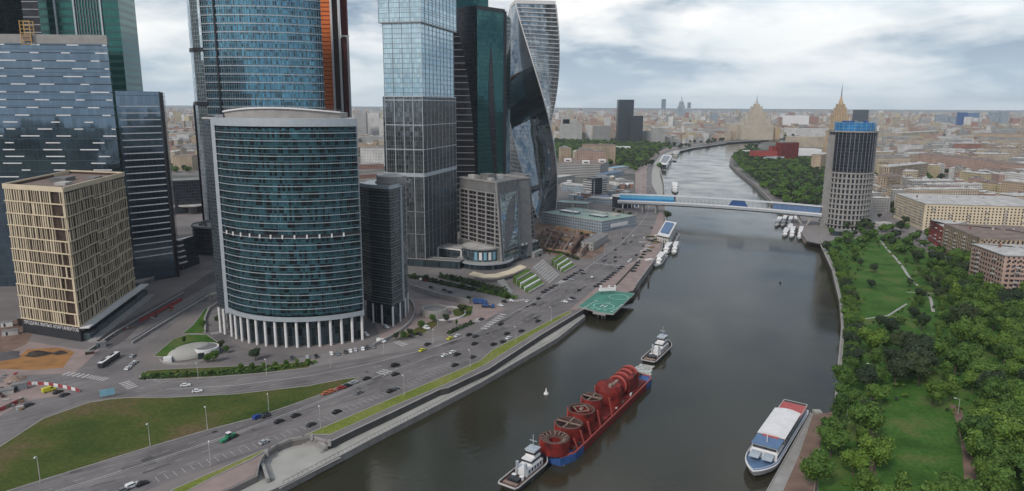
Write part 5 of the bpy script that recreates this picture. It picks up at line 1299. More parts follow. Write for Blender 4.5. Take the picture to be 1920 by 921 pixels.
# landing terrace furniture on the quay by the floating house
T = thing('quay_terrace', 'planted wooden terrace platforms on the quay below the blue roofed float', 'terrace', P(1225, 470))
rt_ = random.Random(4)
for k in range(16):
    p = P(1212+rt_.uniform(-8, 24), 466+rt_.uniform(-26, 26)); 
    if proj(p)[0] > 1238-(proj(p)[1]-440)*.25: continue
    B().box((p.x, p.y, .5), (rt_.uniform(3, 9), rt_.uniform(2, 4), 1.0), rz=rt_.choice((.6, 2.1, .2))).build('platform', rt_.choice(('wood', 'roof_pale', 'hedge', 'concrete_dark', 'white_paint')), T)
# ------------------------------------------------------------------ footbridge
Lb, Rb = V2(P(1165, 392, 4)), V2(P(1543, 412, 4))
Lb = V2(P(1160, 394, 0)); Rb = V2(P(1540, 424, 0))
zL, zR = Z(Lb.to_3d(), 374), Z(Rb.to_3d(), 399)
zd = 13.0
d_ = (Rb-Lb); LB = d_.length; d_ /= LB; nb = Vector((d_.y, -d_.x))
zmid = (zL+zR)/2
def bp(u, v, z): p = Lb+d_*u+nb*v; return Vector((p.x, p.y, z))
def zdk(u): return zL+(zR-zL)*u/LB + 2.2*math.sin(math.pi*u/LB) - 2.0
T = thing('footbridge', 'long covered footbridge with pale beam and blue cladding across the river', 'footbridge', bp(LB/2, 0, WZ))
N_ = 40
def along(v, dz, w_, h_, mat, name, u0=0, u1=None):
    u1 = LB if u1 is None else u1; b = B(); k0 = max(2, int((u1-u0)/LB*N_))
    b.path([bp(u0+(u1-u0)*k/k0, v, zdk(u0+(u1-u0)*k/k0)+dz) for k in range(k0+1)], w_, h_); return b.build(name, mat, T)
along(0, -2.4, 8.6, 2.6, 'concrete', 'underside_beam'); along(5.2, -.7, 2.2, 2.6, 'metal_light', 'side_beam'); along(-5.2, -.7, 2.2, 2.6, 'metal_light', 'side_beam')
along(0, -.25, 9.4, .5, 'roof_grey', 'deck'); along(5.2, 1.2, .5, 1.4, 'white_paint', 'railing_panel')
along(4.2, 9.2, .8, .8, 'white_paint', 'roof_rail'); along(-4.2, 9.2, .8, .8, 'white_paint', 'roof_rail'); along(0, 9.4, 7.6, .15, 'metal_light', 'glass_roof')
u1 = LB*.30
along(4.3, 5.2, .3, 7.2, 'bridge_blue', 'blue_cladding', 2, u1); along(-4.3, 5.2, .3, 7.2, 'blue_paint', 'blue_cladding', 2, u1)
along(4.6, 3.4, .3, 2.2, 'blue_sheeting', 'blue_band', 2, u1)
u2 = LB*.78
along(4.3, 4.8, .3, 6.6, 'deck_blue', 'dark_blue_cladding', u2, LB-2); along(-4.3, 4.8, .3, 6.6, 'deck_blue', 'dark_blue_cladding', u2, LB-2)
b = B(); ua, ub = LB*.57, LB*.67
b.face([bp(ua, 4.4, zdk(ua)+.8), bp(ub, 4.4, zdk(ub)+.8), bp(ub-5, 4.4, zdk(ub)+8.2), bp(ua+5, 4.4, zdk(ua)+8.2)]); b.face([bp(ua+5, 4.4, zdk(ua)+8.2), bp(ub-5, 4.4, zdk(ub)+8.2), bp(ub-5, -4.4, zdk(ub)+8.2), bp(ua+5, -4.4, zdk(ua)+8.2)])
b.build('dark_kiosk_bay', 'blue_paint', T)
b = B(); u = u1
while u < u2-1:
    for v in (4.2, -4.2):
        b.bar(bp(u, v, zdk(u)+.4), bp(u, v, zdk(u)+9.2), .22)
    b.bar(bp(u, 4.2, zdk(u)+.4), bp(u+2.6, 4.2, zdk(u)+9.2), .16); b.bar(bp(u, -4.2, zdk(u)+9.2), bp(u, 4.2, zdk(u)+9.2), .2); u += 5.2
b.build('truss', 'white_paint', T)
for uf in (.135, .205):
    u = LB*uf
    for v in (-3, 3): B().bar(bp(u, v, -5), bp(u, v, zdk(u)-2.5), 1.8).build('pier', 'concrete', T)
u = LB*.925
for du in (-9, 9):
    for v in (-3, 3): B().bar(bp(u, v, -5), bp(u+du, v, zdk(u)-1.6), 1.7).build('pier', 'concrete', T)
B().bar(bp(u, -4, -4.2), bp(u, 4, -4.2), 5, 2).build('pier_foot', 'concrete', T)
# bridge head pavilion
c = V2(P(1168, 388)); T = thing('bridge_pavilion', 'round blue glass and white pavilion at the left end of the footbridge', 'pavilion', c.to_3d())
B().prism(ringpts(c, 15, 28), 0, 15, top=False).build('glass_wall', 'round_dark', T); B().cap(ringpts(c, 15.3, 28), 15.3).build('roof', 'roof_pale', T)
B().path([Vector((*p, 15.4)) for p in ringpts(c, 15.1, 28)], .8, 1.0, closed=True).build('roof_ring', 'white_paint', T)
for an in (-100, -75, -50, -20): p = c+Vector((math.cos(math.radians(an)), math.sin(math.radians(an))))*15.2; B().bar((*p, 0), (*p, 15), 1.3).build('rib', 'white_paint', T)
B().box((c.x+17, c.y-2, 8), (7, 12, 15.5)).build('white_core', 'white_paint', T); B().box((c.x+17, c.y-8.1, 7), (3.4, .3, 12)).build('dark_doorway', 'blue_paint', T)
# ------------------------------------------------------------------ round tower on the right bank
c = V2(P(1581, 431)); Rt = 25.2; c = c+Vector((c.x, c.y)).normalized()*Rt; c = Vector((c.x, c.y))
ztt = Z(Vector((c.x, c.y-Rt, 0)), 248)
T = thing('round_tower', 'round concrete and dark glass tower topped with blue sheeting at the bridge end', 'tower', (*c, 0))
zs = Z(Vector((c.x, c.y-Rt, 0)), 326); z1_ = 12
B().prism(ringpts(c, Rt-1.2, 60), 0, ztt, top=False).build('glass_wall', 'round_dark', T); B().cap(ringpts(c, Rt, 60), ztt+.6).build('roof', 'roof_grey', T)
B().path([Vector((*p, ztt+.2)) for p in ringpts(c, Rt, 60)], 1.0, 1.6, closed=True).build('roof_ring', 'concrete', T)
for k in range(36):
    an = 2*math.pi*k/36; p = c+Vector((math.cos(an), math.sin(an)))*(Rt-.4)
    if math.sin(an) < .45: B().box((*p, zs/2), (.75, 1.9, zs), rz=an).build('upright', 'concrete', T)
    if math.sin(an) < .45 and k % 1 == 0: B().box((*p, (zs+ztt)/2), (.35, .5, ztt-zs), rz=an).build('mullion', 'metal_grey', T)
nfl = 9
for k in range(nfl+1):
    z = 11 + (zs-11)*k/nfl; B().path([Vector((*p, z)) for p in ringpts(c, Rt-.2, 60)], 1.3, 1.5, closed=True).build('floor_ring', 'concrete', T)
for k in range(11): z = zs+(ztt-zs)*(k+.5)/11; B().path([Vector((*p, z)) for p in ringpts(c, Rt-1.1, 60)], .3, .35, closed=True).build('floor_line', 'metal_dark', T)
B().path([Vector((*p, 5)) for p in ringpts(c, Rt+1.5, 60)], 1.0, .8, closed=True).build('canopy_ring', 'concrete', T)
an = math.radians(188); p = c+Vector((math.cos(an), math.sin(an)))*(Rt-.5); B().box((*p, ztt/2-2), (5, 8, ztt-4), rz=an).build('stair_core', 'concrete', T)
rb2 = random.Random(2)
cr = c+Vector((1, 0)); pts8 = ringpts(cr, Rt-4.5, 10)
B().prism(pts8, ztt+.6, ztt+9.5, top=True).build('blue_sheeting', 'blue_sheeting', T)
b = B()
for p in ringpts(cr, Rt-4.2, 22): b.bar((*p, ztt+.6), (*p, ztt+9.8+rb2.uniform(0, 2)), .35)
for z in (ztt+3.5, ztt+7, ztt+9.7): b.path([Vector((*p, z)) for p in ringpts(cr, Rt-4.2, 22)], .3, .3, closed=True)
b.build('scaffold', 'sign_blue', T)
for k in range(9): B().box((cr.x+rb2.uniform(-14, 14), cr.y+rb2.uniform(-12, 10), ztt+10.4), (rb2.uniform(2, 5), rb2.uniform(2, 4), rb2.uniform(1.4, 3))).build('roof_box', rb2.choice(('roof_pale', 'blue_paint', 'metal_grey')), T)
B().bar((c.x+22, c.y-10, ztt), (c.x+22, c.y-10, ztt+6), 1.6).build('dish_post', 'white_paint', T)
# entrance cars canopy
T, poly, h = block('entrance_canopy', (1562, 442), (1600, 444), 14, 5, 'glass_lobby', 'low dark entrance block in front of the round tower', 'entrance', 'metal_grey', lip=.5)
# ------------------------------------------------------------------ hulls
def hull_outline(L, W, bow=.22, stern=.06, n=8, taper=.8):
    """plan of a hull, bow towards +x, origin amidships"""
    half = []
    for k in range(n+1):
        f = k/n; half.append((L/2-bow*L*(1-f)**1.0*1.0 if False else L/2-bow*L*f, W/2*math.sin(f*math.pi/2)**.75))
    half.append((-L/2+stern*L, W/2)); half.append((-L/2, W/2*taper))
    return half
def hull(L, W, h0, h1, mat_low, mat_top, T, bow=.22, flare=.86, z0=0.0, sheer=.6, taper=.8, deck='roof_grey', rail=True, deckdrop=.5):
    hf = hull_outline(L, W, bow, taper=taper)
    ring = [Vector((x, -y, 0)) for x, y in hf] + [Vector((x, y, 0)) for x, y in reversed(hf)][:-1]
    def R_(z, s, sh=0): return [Vector((p.x*s+(0), p.y*s, z+sh*max(0, p.x/(L/2))**2)) for p in ring]
    b = B(); b.rings([R_(-.6, flare), R_(h0, .5*(1+flare), 0)], capt=False); b.build('hull_bottom', mat_low, T, local=True)
    b = B(); b.rings([R_(h0, .5*(1+flare), 0), R_(h1, 1, sheer)], capt=False)
    inner = R_(h1, .965, sheer); low = R_(h1-deckdrop, .965, sheer*.6)
    n = len(ring); top = R_(h1, 1, sheer)
    for k in range(n): j = (k+1) % n; b.face([top[k], top[j], inner[j], inner[k]]); b.face([inner[k], inner[j], low[j], low[k]])
    b.build('hull_side', mat_top, T, local=True)
    B().sheet([(p.x, p.y) for p in low], h1-deckdrop+.05).build('deck', deck, T, local=True)
def vessel(name, label, cat, a, b_, group=None):       # a stern, b_ bow at the waterline (pixels)
    A_, B_ = P(*a, WZ), P(*b_, WZ); m_ = (A_+B_)/2; d = B_-A_
    return thing(name, label, cat, m_, rz=math.atan2(d.y, d.x), group=group), d.length
# long barge with red cargo
T, L = vessel('barge', 'long red and blue barge deck carrying huge red ring-shaped cargo between two tugs', 'barge', (1199, 712), (1031, 869))
W = 15.5
b = B()
hw = W/2
outl = [(-L/2, -hw*.8), (-L/2+4, -hw), (L/2-7, -hw), (L/2, -hw*.6), (L/2, hw*.6), (L/2-7, hw), (-L/2+4, hw), (-L/2, hw*.8)]
b.prism(outl, -.4, 3.0, top=True); b.build('hull', 'red_dark', T, local=True)
b = B(); b.prism([(x*1.004, y*1.01) for x, y in outl if x > 0] [:0] or [(L/2-15, -hw-.12), (L/2-7, -hw-.12), (L/2+.12, -hw*.6), (L/2+.12, hw*.6), (L/2-7, hw+.12), (L/2-15, hw+.12)], -.4, 3.3, top=True); b.build('blue_bow', 'blue_paint', T, local=True)
b = B(); b.prism([(-L/2-.12, -hw*.8), (-L/2+4, -hw-.12), (-L/2+11, -hw-.12), (-L/2+11, hw+.12), (-L/2+4, hw+.12), (-L/2-.12, hw*.8)], -.4, 3.3, top=True); b.build('blue_stern', 'blue_paint', T, local=True)
b = B(); b.path([Vector((x*.985, y*.97, 3.4)) for x, y in outl], .5, .9, closed=True); b.build('bulwark', 'red_light', T, local=True)
brz = T.rotation_euler.z; bloc = Vector(T.location)
def onb(x, y, z): return bloc + Matrix.Rotation(brz, 3, 'Z') @ Vector((x, y, z))
B().box((0, 0, 3.5), (L-18, W-2.2, 1.0)).build('cargo_deck', 'red_paint', T, local=True)
def reel(x, r, h, inner, label, kind, rs=20):
    g = onb(x, 0, 4.0); R = thing('cargo_reel', label, 'cargo reel', g, rz=brz, group='red ring cargo on the barge')
    b = B(); n = 32
    rg = lambda rr, z: [Vector((rr*math.cos(2*math.pi*k/n), rr*math.sin(2*math.pi*k/n), z)) for k in range(n)]
    b.rings([rg(r, 0), rg(r, h)], capt=False); b.build('drum', 'red_paint', R, local=True, smooth=False)
    b = B(); b.rings([rg(r, h), rg(r-.5, h+.3), rg(r-.9, h+.05), rg(r-1.1, h-1.0), rg(inner, h-1.2)], capt=False); b.build('rim', 'rust', R, local=True)
    b = B(); b.rings([rg(inner, h-1.2), rg(inner, h-3.2)], capt=True); b.build('core', 'red_dark' if kind != 'cross' else 'rust', R, local=True)
    b = B()
    if kind == 'cross':
        for a_ in (0, math.pi/2): b.bar((-r*.95*math.cos(a_), -r*.95*math.sin(a_), h+.1), (r*.95*math.cos(a_), r*.95*math.sin(a_), h+.1), .5, .4)
    if kind == 'square':
        q = [(r*.62*math.cos(a_), r*.62*math.sin(a_), h+.1) for a_ in (0, 1.57, 3.14, 4.71)]; b.path([Vector(v) for v in q], .35, .35, closed=True); b.bar((-1, 0, h), (1, 0, h), 1.4, .5)
    if kind == 'teeth':
        for k in range(14): a_ = 2*math.pi*k/14; b.bar((r*.55*math.cos(a_), r*.55*math.sin(a_), h-.6), (r*.86*math.cos(a_), r*.86*math.sin(a_), h+.3), .3)
    if b.v: b.build('lid_frame', 'rust_pale', R, local=True)
    b = B()
    for k in (0, 1, 2, 3): a_ = -math.pi/2+(.5-k/3)*1.4; b.bar((r*1.01*math.cos(a_), r*1.01*math.sin(a_), .1), (r*1.01*math.cos(a_), r*1.01*math.sin(a_), h), .35)
    b.build('straps', 'red_light', R, local=True)
    return R
reel(46.5, 6.0, 5.6, 2.4, 'toothed red ring nearest the rear tug, front end of the barge', 'teeth')
reel(33.8, 5.9, 6.6, 4.8, 'second red ring with a crossed lid behind the toothed one', 'cross')
reel(21.6, 6.0, 8.0, 4.8, 'third red ring with a square frame on its lid, middle of the barge', 'square')
reel(10.6, 4.8, 9.4, 3.9, 'smallest red ring with a crossed lid beside the big red housing', 'cross')
g = onb(-8.5, 0, 4); R = thing('cargo_housing', 'big closed red housing with a domed top on the far end of the barge', 'cargo housing', g, rz=brz)
b = B(); n = 24; rg = lambda rr, z: [Vector((rr*1.05*math.cos(2*math.pi*k/n), rr*math.sin(2*math.pi*k/n), z)) for k in range(n)]
b.rings([rg(6.2, 0), rg(6.2, 6.6), rg(5.6, 8.6), rg(3.6, 9.6), rg(.8, 10)]); b.build('housing_body', 'red_paint', R, local=True)
for x, y in ((2, 5), (5, 4), (-3, 5)): B().box((x*.7, y*.6, 9.6), (2.2, 1.4, 1.4)).build('vent', 'rust_pale', R, local=True)
for k in range(3): B().bar((6.35*math.cos(-1.2-k*.5), 6.2*math.sin(-1.2-k*.5), 0), (6.35*math.cos(-1.2-k*.5), 6.2*math.sin(-1.2-k*.5), 7.5), .4).build('strap', 'red_light', R, local=True)
g = onb(-27, 0, 4); R = thing('cargo_coil', 'ribbed red coil lying on its side at the far end of the barge', 'cargo coil', g, rz=brz)
for k in range(7):
    x = -7.8+k*2.6; b = B(); b.tube((x-.6, 0, 4.2), (x+.6, 0, 4.2), 4.9, 4.9, 20); b.build('rib', 'red_paint' if k % 2 else 'red_light', R, local=True)
B().tube((-8.6, 0, 4.2), (8.6, 0, 4.2), 4.3, 4.3, 18).build('coil_body', 'red_dark', R, local=True)
B().box((0, 4.2, 4.0), (12, 3.2, 7)).build('side_frame', 'red_paint', R, local=True)
# lashing stays along the near side
for k, x in enumerate((40, 34, 27, 17, 4)):
    p0 = onb(x, hw*.93, 3.4); p1 = onb(x+1.8, hw*.8, 8.5+k*1.0); 
    B().bar(p0-bloc, p1-bloc, .55).v
    b = B(); b.bar(Matrix.Rotation(-brz, 3, 'Z') @ (p0-bloc), Matrix.Rotation(-brz, 3, 'Z') @ (p1-bloc), .55); b.build('lashing_post', 'red_light', T, local=True)
# small deck gear: winches, bollards, cable drums, stays
rg_ = random.Random(12)
for k in range(16):
    x = rg_.uniform(-L/2+5, L/2-6); y = rg_.choice((-1, 1))*hw*rg_.uniform(.82, .9); sz = (rg_.uniform(.5, 1.6), rg_.uniform(.5, 1), rg_.uniform(.5, 1.3))
    B().box((x, y, 4+sz[2]/2), sz).build('deck_gear', rg_.choice(('rust', 'rust_pale', 'metal_dark', 'white_paint')), T, local=True)
b = B()
for x in (45, 33, 21, 10, -9): b.bar((x-3, -hw*.9, 4), (x+1, -hw*.55, 9), .14); b.bar((x+4, -hw*.9, 4), (x, -hw*.55, 9), .14)
b.build('stays', 'rust_pale', T, local=True)
B().bar((L/2-4, hw*.5, 3.5), (L/2-4, hw*.5, 9.5), .3).build('signal_mast', 'roof_pale', T, local=True)
for sx in (1, -1): B().box((sx*(L/2-3), 0, 4.2), (2, 3.4, 1.3)).build('winch', 'rust', T, local=True)
# tugs
def tug(label, a, b_, W, scale=1.0):
    T, L = vessel('tugboat', label, 'tugboat', a, b_)
    hull(L, W, .9, 2.2, 'stone_dark', 'metal_dark', T, bow=.25, sheer=1.0, taper=.86, deck='rust')
    s = L/40.0
    b = B(); hf = hull_outline(L, W, .25, taper=.86); b.path([Vector((x, -y, 2.3+max(0, x/(L/2))**2)) for x, y in hf] , .4, .5); b.path([Vector((x, y, 2.3+max(0, x/(L/2))**2)) for x, y in hf], .4, .5); b.bar((-L/2, -W*.43, 2.3), (-L/2, W*.43, 2.3), .4, .5); b.build('rubbing_rail', 'roof_pale', T, local=True)
    B().box((3*s, 0, 3.2), (17*s, W*.62, 2.8)).build('lower_cabin', 'white_paint', T, local=True)
    B().box((5*s, 0, 5.7), (10*s, W*.52, 2.4)).build('upper_cabin', 'white_paint', T, local=True)
    B().box((6.5*s, 0, 8.1), (6*s, W*.46, 2.4)).build('wheelhouse', 'white_paint', T, local=True)
    B().box((6.5*s, 0, 8.3), (6.2*s, W*.48, .9)).build('wheelhouse_windows', 'window_dark', T, local=True)
    B().box((6.5*s, 0, 9.5), (7*s, W*.54, .3)).build('wheelhouse_roof', 'metal_light', T, local=True)
    B().box((5*s, 0, 5.9), (10.2*s, W*.53, .8)).build('cabin_windows', 'window_dark', T, local=True)
    for y in (-1, 1):
        for k in range(5): B().box((-3*s+k*3*s, y*W*.312, 3.5), (1.2*s, .1, 1.2)).build('porthole', 'window_dark', T, local=True)
        B().tube((-5*s, y*W*.22, 1.7), (-5.4*s, y*W*.22, 7.2), .7, .6, 10).build('funnel', 'metal_light', T, local=True)
        B().tube((-9*s, y*W*.2, 1.7), (-9*s, y*W*.2, 3.1), .9, .9, 10).build('vent', 'white_paint', T, local=True)
    B().bar((7*s, 0, 9.5), (7*s, 0, 15), .3).build('mast', 'metal_light', T, local=True); B().bar((7*s, -1.6, 12.5), (7*s, 1.6, 12.5), .25).build('mast_arm', 'metal_light', T, local=True)
    B().box((-12*s, 0, 2.4), (4*s, W*.5, 1.3)).build('winch', 'metal_dark', T, local=True); B().box((-16*s, 0, 2.1), (2*s, W*.7, .5)).build('towing_beam', 'rust_pale', T, local=True)
    B().box((15*s, 0, 2.9), (2*s, 2.6, 1)).build('anchor_winch', 'rust', T, local=True)
    return T
tug('rear tugboat with white wheelhouse pushing at the near end of the barge', (950, 922), (1021, 864), 8.6)
tug('lead tugboat with grey decks towing ahead of the barge, leaving a white wake', (1214, 684), (1253, 648), 8.6)
# wake
b = B(); p0, p1 = P(1214, 684, WZ+.03), P(1190, 714, WZ+.03); d = (p1-p0).normalized(); n = Vector((-d.y, d.x, 0))
q = []
rw = random.Random(6); l_, r_ = [], []
for k in range(13):
    c = p0.lerp(p1, k/12); w_ = 4.0+2.8*k/12; l_.append(c+n*(w_*rw.uniform(.8, 1.15))); r_.append(c-n*(w_*rw.uniform(.8, 1.15)))
for k in range(12): b.face([r_[k], r_[k+1], l_[k+1], l_[k]])
b.build('wake', 'wake', org=(0, 0, 0), kind='structure')
b = B(); rk_ = random.Random(3)
for a_, c_, n_ in (((1212, 712), (1060, 870), 26), ((1190, 702), (1005, 858), 24), ((958, 930), (1010, 892), 8)):
    p0, p1 = P(*a_, WZ+.03), P(*c_, WZ+.03); d = (p1-p0).normalized(); n = Vector((-d.y, d.x, 0))
    for k in range(n_):
        c = p0.lerp(p1, rk_.random())+n*rk_.uniform(-.8, .8); l = rk_.uniform(.8, 3.4); b.face([c-d*l-n*.05, c-n*rk_.uniform(.1, .3), c+d*l, c+n*rk_.uniform(.1, .3)])
b.build('foam_flecks', 'wake', org=(0, 0, 0), kind='structure')
# passenger ship at the right pier
T, L = vessel('passenger_ship', 'white river ship with long white awning, blue bow and red aft deck', 'ship', (1491, 776), (1410, 903))
W = 12.5
hull(L, W, 1.2, 3.2, 'metal_dark', 'white_paint', T, bow=.2, sheer=.9, taper=.9, deck='deck_blue', deckdrop=.4)
x0 = -L/2+3; 
B().box((x0+L*.38, 0, 4.2), (L*.74, W*.84, 2.6)).build('main_cabin', 'white_paint', T, local=True)
B().box((x0+L*.38, 0, 4.4), (L*.72, W*.85, 1.0)).build('cabin_windows', 'window_dark', T, local=True)
b = B(); n = 7; aw = []
xa, xb = x0+L*.20, x0+L*.60
for k in range(n+1): y = -W*.44+W*.88*k/n; aw.append((y, 8.2+.9*math.cos(math.pi*(k/n-.5))))
for k in range(n): b.face([(xa, aw[k][0], aw[k][1]), (xb, aw[k][0], aw[k][1]), (xb, aw[k+1][0], aw[k+1][1]), (xa, aw[k+1][0], aw[k+1][1])])
b.face([(xa, y, z) for y, z in aw]+[(xa, W*.44, 8.0), (xa, -W*.44, 8.0)]); b.face([(xb, y, z) for y, z in reversed(aw)]+[(xb, -W*.44, 8.0), (xb, W*.44, 8.0)])
b.build('awning', 'white_paint', T, local=True)
b = B()
for k in range(9):
    for y in (-1, 1): x = xa+(xb-xa)*k/8; b.bar((x, y*W*.42, 5.5), (x, y*W*.42, 8.3), .15)
b.build('awning_posts', 'metal_light', T, local=True)
B().box(((xa+xb)/2, 0, 5.6), (xb-xa, W*.86, .2)).build('upper_deck', 'roof_grey', T, local=True)
B().box((x0+L*.09, 0, 5.65), (L*.2, W*.84, .3)).build('red_deck', 'deck_red', T, local=True)
b = B(); b.path([Vector((x0-1.5, -W*.4, 6.5)), Vector((x0+L*.19, -W*.42, 6.5))], .12); b.path([Vector((x0-1.5, W*.4, 6.5)), Vector((x0+L*.19, W*.42, 6.5))], .12); b.bar((x0-1.5, -W*.4, 6.5), (x0-1.5, W*.4, 6.5), .12)
for k in range(8):
    for y in (-1, 1): b.bar((x0-1.4+k*L*.19/7, y*W*.41, 5.6), (x0-1.4+k*L*.19/7, y*W*.41, 6.5), .1)
b.build('aft_rail', 'white_paint', T, local=True)
B().box((x0+L*.675, 0, 6.6), (L*.12, W*.78, 2.4)).build('bridge_cabin', 'white_paint', T, local=True)
B().box((x0+L*.675, 0, 7.95), (L*.13, W*.84, .3)).build('bridge_roof', 'deck_blue', T, local=True)
B().box((x0+L*.737, 0, 6.9), (.15, W*.74, 1.0)).build('bridge_windows', 'window_dark', T, local=True)
B().box((x0+L*.615, 0, 8.3), (.8, W*.5, .5)).build('red_board', 'deck_red', T, local=True)
for y in (-1, 1): B().box((x0+L*.79, y*W*.2, 5.4), (L*.07, W*.3, .3), tilt=.12).build('skylight', 'metal_light', T, local=True)
B().bar((x0+L*.69, 0, 8), (x0+L*.69, 0, 12), .25).build('mast', 'white_paint', T, local=True)
b = B(); hf = hull_outline(L, W, .2, taper=.9)
for s in (-1, 1): b.path([Vector((x, s*y*.96, 4.3+.9*max(0, x/(L/2))**2)) for x, y in hf[:10]], .14)
b.build('bow_rail', 'white_paint', T, local=True)
# pier
q0, q1 = P(1519, 775, -3.5), P(1432, 930, -3.5); dq_ = (q1-q0).normalized(); nq = Vector((-dq_.y, dq_.x, 0)); q1 = q0+dq_*95
T = thing('pier', 'grey floating pier with tyre fenders beside the passenger ship', 'pier', (q0+q1)/2-Vector((0, 0, 1.5)))
pw = 6.0; sgn = 1 if (q0+nq*pw).x > q0.x else -1
B().prism([q0, q1, q1+nq*pw*sgn, q0+nq*pw*sgn], -5.6, -3.4, top=True).build('pontoon', 'concrete', T)
b = B(); b.bar(q0+nq*sgn*.2+Vector((0, 0, .25)), q1+nq*sgn*.2+Vector((0, 0, .25)), .4, .4); b.build('edge_beam', 'kerb', T)
for k in range(30):
    p = q0+dq_*(2+k*3.1)-nq*sgn*.25; B().box((p.x, p.y, -4.1), (1.3, .6, 1.2), rz=math.atan2(dq_.y, dq_.x)).build('fender', 'black_rubber', T)
b = B(); e0, e1 = q0+dq_*14+nq*sgn*(pw+.3), q1+nq*sgn*(pw+.3); b.bar(e0+Vector((0, 0, .6)), e1+Vector((0, 0, .6)), .5, 1.2); b.build('inner_kerb', 'pale_paving', T)
e0, e1 = q0+dq_*24+nq*sgn*(pw+5.5), q1+nq*sgn*(pw+5.5)
wall_thing('wharf_wall', [e0, e1], .6, -5, -.2, 'concrete', 'pale wharf wall right of the floating pier', cap='kerb')
B().box((*V2(q0+nq*sgn*3), -2.4), (3.4, 3.4, 1.8)).build('pier_head', 'pale_paving', T)
# ------------------------------------------------------------------ small craft
def yacht(label, a, b_, W, decks=2, group=None, white='white_paint', roof=None):
    T, L = vessel('motor_yacht', label, 'yacht', a, b_, group)
    hull(L, W, .5, 1.9, 'metal_dark', white, T, bow=.34, sheer=.7, taper=.92, deck='roof_pale', deckdrop=.3)
    for k in range(decks):
        l = L*(.62-.15*k); w_ = W*(.8-.1*k); z = 2.0+2.2*k; x = -L*.08-L*.03*k
        b = B(); b.rings([[Vector((x+sx*l/2+(0 if sx < 0 else .0), sy*w_/2, z-.4)) for sx, sy in ((-1, -1), (1, -.75), (1, .75), (-1, 1))], [Vector((x+sx*l/2*(1 if sx < 0 else .86), sy*w_/2*.92, z+1.9)) for sx, sy in ((-1, -1), (1, -.75), (1, .75), (-1, 1))]])
        b.build('cabin', white, T, local=True)
        B().box((x-.02*L, 0, z+.95), (l*.86, w_*.965, .8)).build('window_band', 'window_dark', T, local=True)
        B().box((x-.03*L, 0, z+2.0), (l*1.02, w_*1.02, .22)).build('cabin_roof', roof or white, T, local=True)
    return T
yacht('largest white motor yacht moored alone at the landing beyond the helipad', (1245, 482), (1228, 503), 7.5)
yacht('white yacht moored against the landing below the blue roofed float', (1258, 463), (1243, 481), 7)
yacht('outer white yacht in the pair below the blue roofed float', (1269, 462), (1262, 480), 6, 2)
yacht('white round-bowed yacht moored just above the footbridge', (1265, 346), (1266, 364), 12, 2)
g_ = 'white yachts moored in the cluster by the round tower'
for a_, b_, lab, dk in (((1463, 411), (1455, 427), 'dark hulled yacht farthest out in the cluster by the bridge pier', 1), ((1473, 411), (1466, 427), 'second yacht from the left in the far row of the cluster by the bridge pier', 2), ((1484, 413), (1478, 428), 'third yacht from the left in the far row of the cluster by the bridge pier', 2), ((1494, 409), (1490, 424), 'white yacht in the far row closest to the bridge pier', 2),
        ((1476, 432), (1470, 446), 'near row yacht on the river side of the cluster by the bridge pier', 1), ((1488, 432), (1483, 449), 'middle yacht in the near row of the cluster by the bridge pier', 2), ((1503, 432), (1498, 452), 'near row white yacht closest to the right bank', 2), ((1484, 424), (1478, 438), 'yacht squeezed between the two rows of the cluster by the bridge pier', 1)):
    yacht(lab, a_, b_, 6.2, dk, g_)
# houseboat with the blue roof, pontoon restaurant, jetty
def float_house(label, quad, h, wall, roofm, name='floating_house', cat='floating house'):
    q = PP(quad, WZ); c = sum(q, Vector((0, 0, 0)))/4; T = thing(name, label, cat, c)
    B().prism([c+(p-c)*1.12 for p in q], WZ-.3, WZ+1.2, top=True).build('pontoon', 'concrete', T)
    B().prism(q, WZ+1.2, WZ+h, top=False).build('wall', wall, T)
    B().prism([c+(p-c)*1.06 for p in q], WZ+h, WZ+h+.5, top=True, bot=True).build('roof_slab', 'white_paint', T)
    z = WZ+h+.5; B().prism([c+(p-c)*.72 for p in q], z, z+1.4, top=True).build('roof_panel', roofm, T); return T, q
float_house('floating two storey house with a blue roof at the landing', [(1232, 460), (1253, 465), (1267, 437), (1247, 433)], 11, 'wall_white', 'deck_blue')
float_house('grey glass floating restaurant moored at the river walk before the bend', [(1234, 317), (1249, 319), (1260, 301), (1243, 299)], 12, 'glass_podium', 'metal_grey')
float_house('small white boat station farther along the river walk', [(1262, 293), (1270, 294), (1274, 289), (1266, 288)], 8, 'wall_white', 'roof_pale')
T = thing('gangway', 'pale floating jetty around the blue roofed floating house', 'jetty', P(1262, 462, WZ)); b = B(); b.path(PP([(1240, 474), (1255, 472), (1273, 441), (1269, 434)], WZ+.6), 2.2, 1.0); b.path(PP([(1256, 458), (1275, 458)], WZ+.6), 1.2, 1.0); b.build('walkway', 'concrete', T)
T = thing('landing_deck', 'reddish landing deck between the yacht cluster and the right bank wall', 'deck', P(1510, 440, WZ))
B().prism(PP([(1488, 425), (1512, 424), (1536, 459), (1508, 453)], -3.6), -5.6, -3.6, top=True).build('decking', 'rust_pale', T)
b = B(); b.path(PP([(1490, 426), (1508, 453), (1534, 458)], -2.6), .2, .2); [b.bar(p, p+Vector((0, 0, -1)), .2) for p in resample(PP([(1490, 426), (1508, 453), (1534, 458)], -2.6), 4) for p in [Vector((p.x, p.y, -2.6))]]; b.build('railing', 'metal_light', T)
g = P(1024, 739, WZ); T = thing('buoy', 'small white channel buoy floating alone on the dark water left of the barge', 'buoy', g)
B().tube((0, 0, -.2), (0, 0, .7), 1.3, 1.1, 12).build('float', 'white_paint', T, local=True); B().tube((0, 0, .7), (0, 0, 3.2), .7, .1, 8).build('cone', 'white_paint', T, local=True)
g = P(1463, 531, WZ); T = thing('buoy', 'tiny dark buoy in mid-river right of the helipad', 'buoy', g)
